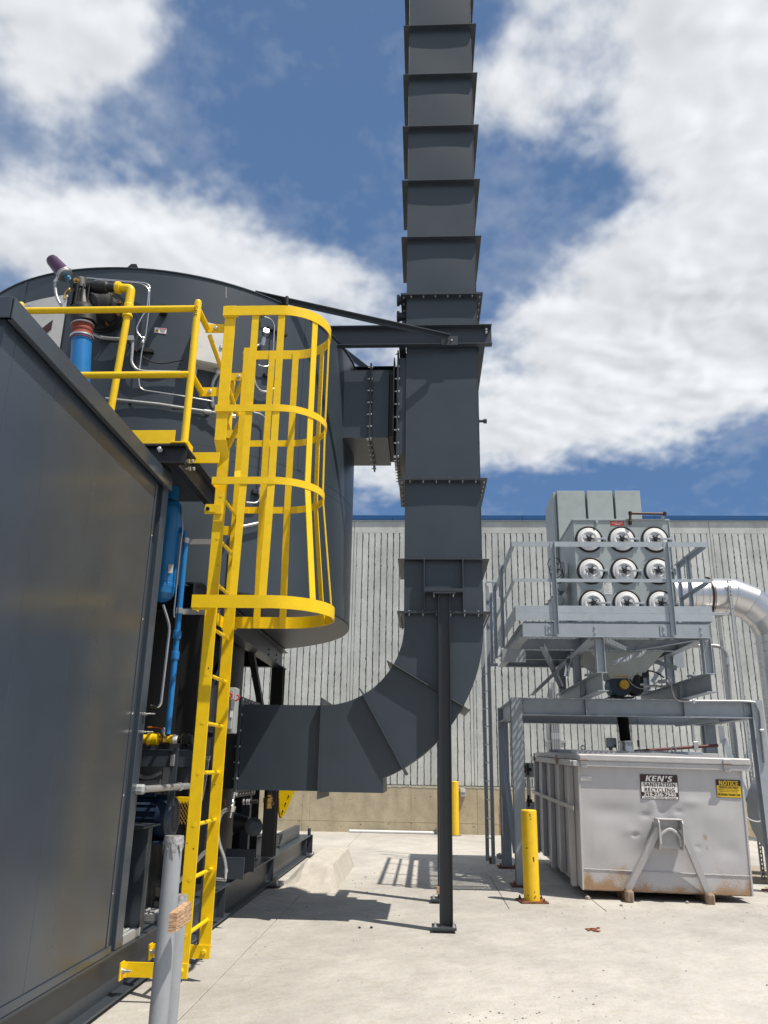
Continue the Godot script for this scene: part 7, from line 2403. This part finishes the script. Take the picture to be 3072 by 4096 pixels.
	for z in [-0.9, -3.0]:
		var ll := part(c, "latch", MB.new().span(Vector3(-0.105, H - 0.01, z), Vector3(-0.088, H + 0.10, z - 0.05), 0.003), rusty)
		part(ll, "latch_bar", MB.new().cyl(Vector3(-0.10, H + 0.045, z + 0.05), Vector3(-0.10, H + 0.045, z - 0.10), 0.010, 8), rusty)
	for q in [[1.12, -0.15], [0.42, -1.9]]:
		var ring := []
		for k in 17:
			var a := TAU * k / 16
			ring.append(Vector3(q[0] + cos(a) * 0.028, H + 0.195 + sin(a) * 0.028, q[1]))
		part(c, "eye_bolt", MB.new().tube(ring, 0.008, 8).cyl(Vector3(q[0], H + 0.12, q[1]), Vector3(q[0], H + 0.17, q[1]), 0.009, 8), mt.conduit)
	# rear door hinges seen past the left side
	for yy in [1.12, 0.66, 0.16]:
		var hg := part(c, "hinge", MB.new().span(Vector3(-0.16, yy, -D + 0.02), Vector3(-0.073, yy + 0.05, -D - 0.05), 0.006), mt.black)
		part(hg, "hinge_plate", MB.new().span(Vector3(-0.15, yy - 0.06, -D + 0.01), Vector3(-0.11, yy + 0.11, -D - 0.04), 0.006), mt.black)
	# hook frame in front
	var fz := 0.13
	var pa := Vector3(0.47, 0.02, 0.05)
	var pb := Vector3(1.315, 0.02, 0.05)
	var ta := Vector3(0.815, 0.66, fz)
	var tb := Vector3(1.055, 0.66, fz)
	for k in 2:
		var lo: Vector3 = [pa, pb][k]
		var hi: Vector3 = [ta, tb][k]
		part(c, "hook_leg", MB.new().bar(lo, hi, 0.062, 0.075, Vector3.BACK), body)
		var s := -1.0 if k == 0 else 1.0
		part(c, "runner", MB.new().span(Vector3(lo.x - 0.035, -0.105 + 0.006 * k, -D + 0.4), Vector3(lo.x + 0.035, -0.012, 0.10), 0.01), rusty)
		part(c, "runner_toe", MB.new().box(lo + Vector3(0, -0.055, 0.055), Vector3(0.085, 0.13, 0.10), 0.02), rusty)
		part(c, "hook_cheek", MB.new().extrude_axes(PackedVector2Array([Vector2(0.0, 0.44), Vector2(0.15, 0.44), Vector2(0.20, 0.52), Vector2(0.20, 0.72), Vector2(0.17, 0.745), Vector2(0.0, 0.745)]), Vector3(0.935 + s * 0.132, 0, 0.004), Vector3(0.935 + s * 0.120, 0, 0.004), Vector3.BACK, Vector3.UP), body)
	part(c, "hook_plate", MB.new().span(Vector3(0.816, 0.45, 0.060), Vector3(1.054, 0.742, 0.070), 0.002), body)
	part(c, "hook_top", MB.new().span(Vector3(0.80, 0.746, 0.03), Vector3(1.07, 0.757, 0.16), 0.003), body)
	var hk := [Vector3(0.825, 0.50, 0.13), Vector3(0.825, 0.585, 0.13), Vector3(0.935, 0.665, 0.14), Vector3(1.045, 0.585, 0.13), Vector3(1.045, 0.48, 0.13)]
	part(c, "hook_bar", MB.new().tube(bent(hk, 0.05), 0.018, 14), body)
	var up := Basis.IDENTITY
	lettering(c, "number", "15-00", Transform3D(up, Vector3(0.925, 0.50, 0.0712)), 0.125, 0.052, mt.rail, "Droid Sans", 400)
	lettering(c, "number", "5", Transform3D(up, Vector3(1.022, 0.498, 0.0712)), 0.026, 0.050, body, "Droid Sans", 400)
	# sticker remains
	part(c, "sticker", MB.new().span(Vector3(0.022, 1.12, 0.004), Vector3(0.145, 1.165, 0.0065), 0.0), mt.print_white)
	part(c, "sticker", MB.new().bar(Vector3(0.03, 1.160, 0.010), Vector3(0.150, 1.125, 0.016), 0.003, 0.024, Vector3.UP), mt.offwhite)
	for k in 3:
		part(c, "sticker", MB.new().box(Vector3(0.045 + k * 0.022, 1.152, 0.007), Vector3(0.012, 0.012, 0.001), 0.0), mt.print_black)
	# hauler's sign
	var s1 := Transform3D(Basis(Vector3.BACK, deg_to_rad(0.2)), Vector3(0.888, 1.078, 0.0))
	var z0 := 0.0065
	var sp := func(x: float, y: float, z: float) -> Vector3: return s1 * Vector3(x, y, z)
	var bs := s1.basis
	part(c, "hauler_sign", MB.new().box(sp.call(0, 0, z0), Vector3(0.412, 0.262, 0.004), 0.0, bs), mt.print_maroon)
	part(c, "sign_field", MB.new().box(sp.call(0, -0.004, z0 + 0.003), Vector3(0.394, 0.104, 0.001), 0.0, bs), mt.print_white)
	part(c, "sign_field", MB.new().box(sp.call(0, -0.114, z0 + 0.003), Vector3(0.394, 0.024, 0.001), 0.0, bs), mt.print_white)
	var lt := func(text: String, x: float, y: float, w: float, h: float, m: Material, font: String) -> void:
		lettering(c, "letters", text, Transform3D(bs, sp.call(x, y, z0 + 0.0045)), w, h, m, font)
	var slant := Basis(Vector3(1, 0, 0), Vector3(0.28, 1, 0), Vector3(0, 0, 1))
	lettering(c, "letters", "KEN'S", Transform3D(bs * slant, sp.call(0, 0.088, z0 + 0.0035)), 0.285, 0.060, mt.print_white, "Droid Sans")
	lt.call("SANITATION", 0.0, 0.023, 0.35, 0.040, mt.print_maroon, "Droid Sans")
	lt.call("RECYCLING", 0.0, -0.030, 0.33, 0.040, mt.print_maroon, "Droid Sans")
	lettering(c, "letters", "218-236-7940", Transform3D(bs, sp.call(0, -0.079, z0 + 0.0035)), 0.35, 0.036, mt.print_white, "Droid Sans")
	lt.call("COMMERCIAL • RESIDENTIAL • INDUSTRIAL", 0.0, -0.114, 0.36, 0.011, mt.print_maroon, "Droid Sans")
	# notice sign
	var s2 := Transform3D(Basis(Vector3.BACK, deg_to_rad(-0.3)), Vector3(1.645, 1.082, 0.0))
	var bs2 := s2.basis
	part(c, "notice_sign", MB.new().box(s2 * Vector3(0, 0, z0), Vector3(0.268, 0.188, 0.004), 0.0, bs2), mt.print_black)
	part(c, "sign_field", MB.new().box(s2 * Vector3(0, -0.029, z0 + 0.003), Vector3(0.260, 0.122, 0.001), 0.0, bs2), mt.caution)
	var rows := [["NOTICE", 0.060, 0.205, 0.048, mt.caution], ["PRIVATE USE ONLY", 0.012, 0.21, 0.024, mt.print_black], ["VIOLATORS WILL BE PROSECUTED", -0.013, 0.225, 0.009, mt.print_olive], ["FINES STRICTLY IMPOSED", -0.030, 0.19, 0.009, mt.print_olive], ["NO PARKING-TOWAWAY ZONE", -0.062, 0.240, 0.025, mt.print_black]]
	for r in rows:
		lettering(c, "letters", r[0], Transform3D(bs2, s2 * Vector3(0, r[1], z0 + (0.0035 if r[0] == "NOTICE" else 0.0045))), r[2], r[3], r[4])


# ---------- smaller things about the yard ----------
func build_yard_things() -> void:
	# yellow bollards
	for k in 2:
		var p: Vector3 = [Vector3(1.128, 0, -9.36), Vector3(0.615, 0, -17.75)][k]
		var h: float = [0.91, 1.06][k]
		var r: float = [0.084, 0.084][k]
		var b := thing("bollard", ["scuffed yellow steel bollard on a rusty plate beside the container", "clean yellow bollard in front of the foundation wall"][k], "bollard", p, "yellow bollards")
		var pipe := part(b, "pipe", MB.new().lathe(p + Vector3(0, 0.012, 0), Vector3.UP, [Vector2(r, 0), Vector2(r, h - 0.02), Vector2(r - 0.004, h - 0.014)], 40), mt.bollard)
		part(b, "cap", MB.new().lathe(p + Vector3(0, h - 0.003, 0), Vector3.UP, [Vector2(r - 0.004, 0), Vector2(r - 0.012, 0.006), Vector2(0.001, 0.008)], 40), mt.bollard)
		if k == 0:
			part(b, "base_plate", MB.new().box(p + Vector3(0, 0.008, 0), Vector3(0.29, 0.016, 0.29), 0.002, Basis(Vector3.UP, 0.12)), mt.rust)
			for q in [[-0.115, -0.115], [0.115, -0.115], [0.115, 0.115], [-0.115, 0.115]]:
				part(b, "anchor_bolt", MB.new().lathe(p + Vector3(q[0], 0.016, q[1]), Vector3.UP, [Vector2(0.016, 0), Vector2(0.016, 0.016), Vector2(0.008, 0.016), Vector2(0.008, 0.034)], 6), mt.rust)
			# chipped paint
			for q in [[0.30, 0.42, 0.012, 0.05], [0.18, 0.43, 0.005, 0.02], [-0.55, 0.53, 0.018, 0.012], [0.28, 0.055, 0.010, 0.03], [0.24, 0.105, 0.010, 0.012], [0.02, 0.865, 0.012, 0.018], [0.05, 0.845, 0.014, 0.008], [0.10, 0.82, 0.028, 0.005], [-0.6, 0.07, 0.010, 0.02]]:
				var d := Vector3(sin(q[0]), 0, cos(q[0]))
				part(pipe, "chip", MB.new().box(p + d * (r - 0.0005) + Vector3(0, q[1], 0), Vector3(q[2], q[3], 0.003), 0.001, Basis(Vector3.UP, q[0]) * Basis(Vector3.BACK, rng.randf_range(-0.5, 0.5))), mt.black)
		else:
			part(b, "foot_ring", MB.new().lathe(p, Vector3.UP, [Vector2(r + 0.05, 0.002), Vector2(r + 0.05, 0.012), Vector2(r + 0.002, 0.014)], 24), mt.mortar)
	# grey pipe standing in the foreground, its end wrapped in tape; a shorter one behind it
	for k in 2:
		var z: float = [-4.30, -4.62][k]
		var x: float = [-1.268, -1.30][k]
		var h: float = [0.985, 0.60][k]
		var r: float = [0.0445, 0.043][k]
		if k == 1:
			var q := at_z(VI, 752, 575, z)
			x = q.x
			h = q.y
		var p := Vector3(x, 0, z)
		var g := thing("conduit_stub", ["tall grey plastic pipe stub in front of the ladder with a taped end", "short grey plastic pipe stub with crumpled tape behind the taller one"][k], "pipe stub", p)
		part(g, "pipe", MB.new().lathe(p, Vector3.UP, [Vector2(r, -0.03), Vector2(r, h)], 32), mt.grey_pipe)
		if k == 1:
			part(g, "coupling", MB.new().lathe(p + Vector3(0.0, 0, 0.015), Vector3.UP, [Vector2(r + 0.006, 0), Vector2(r + 0.006, h - 0.10), Vector2(r, h - 0.09)], 32), mt.grey_pipe)
		var tp := MB.new()
		var n := 34
		for i in n:
			var a := TAU * i / n
			var b := TAU * (i + 1) / n
			var da := Vector3(sin(a), 0, cos(a))
			var db := Vector3(sin(b), 0, cos(b))
			var la := 0.030 + 0.075 * absf(sin(i * 2.3 + k)) * absf(sin(i * 0.7))
			var lb := 0.030 + 0.075 * absf(sin((i + 1) * 2.3 + k)) * absf(sin((i + 1) * 0.7))
			var ra := r + 0.004 + 0.006 * absf(sin(i * 1.7))
			var rb2 := r + 0.004 + 0.006 * absf(sin((i + 1) * 1.7))
			tp.quads(p + da * (r + 0.003) + Vector3(0, h + 0.002, 0), p + db * (r + 0.003) + Vector3(0, h + 0.002, 0), p + db * rb2 + Vector3(0, h - lb, 0), p + da * ra + Vector3(0, h - la, 0), da, db, db, da)
			tp.tri(p + Vector3(0, h + 0.004, 0), p + da * (r + 0.003) + Vector3(0, h + 0.002, 0), p + db * (r + 0.003) + Vector3(0, h + 0.002, 0), Vector3.UP, Vector3.UP, Vector3.UP)
		part(g, "tape", tp, mt.tape)
	var wa := at_x(VI, 668, 925, -1.150)
	var wb := at_x(VI, 862, 772, -1.150)
	var wd := (wb - wa)
	var bl := single("wood_block", MB.new().extrude(PackedVector2Array([Vector2(-0.018, -0.04), Vector2(0.018, -0.04), Vector2(0.018, 0.04), Vector2(-0.018, 0.04)]), wa, wb), mt.wood, "offcut of raw timber fixed across the grey pipe stubs", "timber", (wa + wb) * 0.5)
	# broken concrete kerb in the middle of the yard
	var kb := MB.new()
	var nz := 20
	var nx := 12
	var P := []
	for i in nz + 1:
		var row := []
		for j in nx + 1:
			var u := float(j) / nx
			var z := lerpf(-9.55, -12.1, float(i) / nz)
			var x := lerpf(-1.70, -1.0, u)
			# ramped down to the slab at its near and left ends, sheer on the right
			var hgt := 0.25 * smoothstep(0.0, 0.34, float(i) / nz + 0.10 * u) * smoothstep(0.0, 0.45, u)
			if j == nx:
				hgt = -0.01
				x += 0.012
			elif i > 0 and i < nz:
				hgt += rng.randf_range(-0.005, 0.005)
				x += rng.randf_range(-0.012, 0.012)
			if i == nz or i == 0 or j == 0:
				hgt = -0.012
			row.append(Vector3(x, hgt, z))
		P.append(row)
	for i in nz:
		for j in nx:
			var nn: Vector3 = (P[i + 1][j] - P[i][j]).cross(P[i][j + 1] - P[i][j]).normalized()
			if nn.y < 0.0:
				nn = -nn
			kb.quad(P[i][j], P[i][j + 1], P[i + 1][j + 1], P[i + 1][j], nn)
	single("concrete_kerb", kb, mt.curb, "low broken block of concrete kerb lying in the yard", "kerb", Vector3(-1.3, 0, -11))
	# stones and scraps
	var st := [[V7, 640, 1130, 0.035, 0], [V7, 830, 1168, 0.020, 0], [V7, 1203, 1152, 0.022, 0], [VL, 258, 605, 0.07, 1], [V8, 470, 1530, 0.07, 0], [VL, 560, 1018, 0.014, 1], [VL, 640, 1018, 0.016, 1]]
	var sm := [stone_mesh(5), stone_mesh(8), stone_mesh(13)]
	for i in st.size():
		var q: Array = st[i]
		var p := at_y(q[0], q[1], q[2], 0.0)
		var o := MeshInstance3D.new()
		o.name = numbered("stone")
		o.mesh = sm[i % 3]
		o.material_override = mt.dark_stone if q[4] == 1 else mt.stone
		o.transform = Transform3D(Basis(Vector3.UP, i * 1.3).scaled(Vector3(q[3], q[3] * 0.7, q[3] * 0.8)), p + Vector3(0, q[3] * 0.5, 0))
		add_child(o)
		o.set_meta("label", ["pale stone lying before the container's left corner", "small pale stone before the container's hook frame", "small pale stone between the container's runners", "lump of black asphalt beside the skid end", "grey stone beside the platform ladder foot", "small dark pebble on the open slab", "dark pebble next to the smallest one on the slab"][i])
		o.set_meta("category", "stone")
	var cp := at_y(V7, 680, 1300, 0.004)
	var ch := MB.new()
	for i in 14:
		var a := cp + Vector3(rng.randfn(0, 0.035), 0.003, rng.randfn(0, 0.035))
		ch.box(a, Vector3(rng.randf_range(0.02, 0.06), 0.006, rng.randf_range(0.02, 0.05)), 0.001, Basis(Vector3.UP, rng.randf() * 3.0))
	single("red_fragments", ch, paint(lin(0.36, 0.12, 0.05), 0.9, 0.0, mt.rust.albedo_texture, 4.0), "scatter of flat red-brown brick fragments on the slab", "fragments", cp)
	# conduits and boxes on the building wall behind the container
	var wz := WALL_Z + 0.05
	for k in 4:
		var x := at_z(VU, 858 + k * 24, 1500, wz).x
		var cd := thing("wall_conduit", "thickest of the four upright conduits strapped to the ribbed wall" if k == 3 else "thin upright galvanized conduit strapped to the ribbed wall", "conduit", Vector3(x, 0.95, wz), "row of wall conduits")
		part(cd, "pipe", MB.new().tube([Vector3(x, 0.2, wz), Vector3(x, [2.75, 3.15, 3.15, 2.9][k], wz)], 0.030 if k == 3 else 0.024, 10), mt.conduit)
		part(cd, "coupling", MB.new().cyl(Vector3(x, 1.95, wz), Vector3(x, 2.08, wz), 0.036 if k == 3 else 0.029, 10), mt.zinc)
	var u0 := at_z(VU, 785, 1562, wz - 0.02)
	var u1 := at_z(VU, 1010, 1562, wz - 0.02)
	single("conduit_strap", MB.new().span(Vector3(u0.x, u0.y - 0.03, wz - 0.045), Vector3(u1.x, u0.y + 0.03, wz - 0.026), 0.002), mt.grating, "short level strut strapping the four conduits to the wall", "strut", u0)
	var pb := at_z(V8, 835, 410, wz)
	var eb := thing("starter_box", "pale green-grey starter box with red and green buttons behind the left column", "electrical box", Vector3(pb.x, pb.y - 0.2, -13.2))
	var ez := -13.3
	pb = at_z(V8, 835, 410, ez)
	part(eb, "case", MB.new().box(pb, Vector3(0.155, 0.215, 0.12), 0.006), mt.box_grey)
	part(eb, "button_plate", MB.new().box(pb + Vector3(-0.062, 0.02, 0.062), Vector3(0.03, 0.12, 0.006), 0.001), mt.print_black)
	part(eb, "button", MB.new().cyl(pb + Vector3(-0.062, 0.055, 0.064), pb + Vector3(-0.062, 0.055, 0.080), 0.010, 10), paint(lin(0.02, 0.22, 0.08), 0.4))
	part(eb, "button", MB.new().cyl(pb + Vector3(-0.062, 0.01, 0.064), pb + Vector3(-0.062, 0.01, 0.080), 0.010, 10), mt.red)
	part(eb, "pipe", MB.new().tube([pb + Vector3(0, -0.1, 0), Vector3(pb.x - 0.02, 0.02, ez)], 0.014, 8), mt.conduit)
	part(eb, "post", MB.new().span(Vector3(pb.x - 0.03, 0.0, ez - 0.08), Vector3(pb.x + 0.03, pb.y + 0.1, ez - 0.062), 0.002), mt.grating)
	var lb := at_z(V8, 865, 860, ez)
	var jb := thing("junction_box", "plain grey junction box below the starter box", "electrical box", lb)
	part(jb, "case", MB.new().box(lb, Vector3(0.165, 0.115, 0.11), 0.006), mt.box_grey)
	part(jb, "screw", MB.new().lathe(lb + Vector3(0.06, -0.01, 0.055), Vector3.BACK, [Vector2(0.006, 0), Vector2(0.004, 0.003)], 8), mt.zinc)
	part(jb, "gland", MB.new().lathe(lb + Vector3(-0.04, 0.058, 0), Vector3.UP, [Vector2(0.02, 0), Vector2(0.022, 0.02), Vector2(0.015, 0.03)], 10), mt.zinc)
	for i in 3:
		var a := at_z(V8, 900, [843, 953, 1122][i], ez - 0.1)
		single("side_strut", MB.new().span(a, a + Vector3(0.30, 0.022, -0.02), 0.001), mt.grating, ["uppermost", "middle", "lowest"][i] + " of three short bright strut rails behind the container's left side", "strut", a, "strut rails behind the container")
	# level sensor on the container lid
	var lz := -11.3
	var sb := at_z(VU, 1505, 1580, lz)
	var ls := thing("level_sensor", "grey sensor head standing on the container lid beside the steel spout", "sensor", sb - Vector3(0, 0.18, 0))
	part(ls, "head", MB.new().box(sb, Vector3(0.13, 0.125, 0.11), 0.010), mt.conduit)
	part(ls, "knockout", MB.new().cyl(sb + Vector3(0.035, -0.035, 0.055), sb + Vector3(0.035, -0.035, 0.062), 0.012, 12), mt.rubber)
	part(ls, "neck", MB.new().lathe(sb + Vector3(-0.01, -0.06, 0), Vector3.DOWN, [Vector2(0.030, 0), Vector2(0.020, 0.04), Vector2(0.020, 0.08), Vector2(0.035, 0.09), Vector2(0.035, 0.16)], 12), mt.conduit)
	part(ls, "cable", MB.new().tube(curve([sb + Vector3(0.04, -0.04, 0.06), sb + Vector3(0.06, -0.12, 0.07), sb + Vector3(0.02, -0.19, 0.05)]), 0.006, 6), mt.rubber)
	part(ls, "flange", MB.new().box(sb + Vector3(-0.06, -0.175, 0.0), Vector3(0.26, 0.03, 0.16), 0.004), mt.black)
	# red swing bar and its hangers
	var rz := -11.6
	var r0 := at_z(VW, 235, 1615, rz)
	var r1 := at_z(VW, 1125, 1550, rz)
	var rb := thing("swing_bar", "dark red bar hung level above the container lid", "bar", r0)
	part(rb, "bar", MB.new().tube([r0, r1], 0.021, 12), paint(lin(0.10, 0.022, 0.022), 0.5))
	var k0 := at_z(VW, 885, 1560, rz)
	part(rb, "hanger", MB.new().span(Vector3(k0.x - 0.03, k0.y - 0.05, rz - 0.03), Vector3(k0.x + 0.03, k0.y + 0.06, rz + 0.03), 0.004), mt.zinc)
	var k1 := at_z(VW, 862, 1330, rz)
	part(rb, "hanger", MB.new().extrude(c_outline(0.05, 0.03, 0.003), Vector3(k1.x, k0.y + 0.06, rz), Vector3(k1.x, k1.y + 0.05, rz)), mt.grating)
	part(rb, "chain", MB.new().cyl(at_z(VW, 262, 1270, rz), at_z(VW, 275, 1610, rz), 0.004, 6), mt.black)
	part(rb, "hook", MB.new().box(at_z(VW, 272, 1530, rz), Vector3(0.02, 0.09, 0.015), 0.003), mt.black)
	var t0 := at_z(VW, 665, 1330, -11.0)
	var t1 := at_z(VW, 1130, 1275, -10.6)
	single("trolley_rail", MB.new().extrude(c_outline(0.05, 0.04, 0.004), t0, t1), mt.steel, "short grey trolley rail slung under the front beam of the support frame", "rail", t0)
	# conduit over the front beam and down the right column
	var cz := -10.43
	var cpts := []
	for q in [[590, 835], [625, 880], [635, 960], [660, 1030], [730, 1075], [1000, 1078], [1470, 1085], [1540, 1130], [1575, 1230], [1590, 1400], [1625, 1734]]:
		cpts.append(at_z(VW, q[0], q[1], cz))
	var cc := thing("frame_conduit", "thin grey conduit running along the front beam and down the right column", "conduit", cpts[-1])
	part(cc, "pipe", MB.new().tube(curve(cpts, 5), 0.015, 10), mt.conduit)
	part(cc, "clip", MB.new().box(at_z(VW, 868, 1080, cz + 0.01), Vector3(0.03, 0.05, 0.02), 0.003), mt.zinc)
	part(cc, "clip", MB.new().box(at_z(VW, 1593, 1390, cz + 0.01), Vector3(0.05, 0.025, 0.02), 0.003), mt.zinc)
	# bent conduit behind the right short column
	var dz := -12.6
	var dp := []
	for q in [[800, 490], [1060, 488], [1150, 505], [1205, 560], [1222, 630], [1235, 800], [1260, 1100], [1310, 1500], [1330, 1734]]:
		dp.append(at_z(VW, q[0], q[1], dz))
	var dc := thing("bent_conduit", "grey conduit bending down the wall side of the platform", "conduit", dp[-1])
	part(dc, "pipe", MB.new().tube(curve(dp, 5), 0.030, 12), mt.conduit)
	part(dc, "coupling", MB.new().cyl(at_z(VW, 1219, 625, dz), at_z(VW, 1226, 690, dz), 0.040, 12), mt.zinc)
	# dark fan casing behind the container on the right
	var fx := Vector3(4.95, 0.85, -11.3)
	var fc := thing("fan_casing", "dark grey round fan casing behind the right column", "fan", Vector3(fx.x, 0, fx.z))
	part(fc, "scroll", MB.new().lathe(fx + Vector3(0, 0, -0.2), Vector3.BACK, [Vector2(0.66, 0), Vector2(0.70, 0.01), Vector2(0.70, 0.40), Vector2(0.66, 0.41)], 40), mt.steel)
	part(fc, "inlet", MB.new().lathe(fx + Vector3(0, 0, 0.21), Vector3.BACK, [Vector2(0.34, 0), Vector2(0.34, 0.10), Vector2(0.28, 0.10), Vector2(0.26, 0.0)], 32), mt.black)
	part(fc, "stand", MB.new().span(Vector3(fx.x - 0.5, 0, fx.z - 0.2), Vector3(fx.x + 0.5, 0.30, fx.z + 0.2), 0.006), mt.black)
	part(fc, "drain_pipe", MB.new().cyl(at_z(VR, 1410, 1275, -11.2), at_z(VR, 1510, 1300, -11.2), 0.022, 10), mt.offwhite)
	# grey cable loop at the container's right
	var wr := []
	for q in [[1380, 1010], [1440, 1050], [1520, 1070], [1600, 1055], [1680, 1000]]:
		wr.append(at_z(VR, q[0], q[1], -10.8))
	single("cable_loop", MB.new().tube(curve(wr), 0.008, 8), mt.offwhite, "pale cable sagging beside the container's right edge", "cable", wr[0])
	var yl := at_z(VR, 1652, 705, -11.05)
	single("caution_label", MB.new().box(yl, Vector3(0.10, 0.08, 0.004), 0.0), mt.caution, "small yellow caution label on the fan casing", "label", yl)
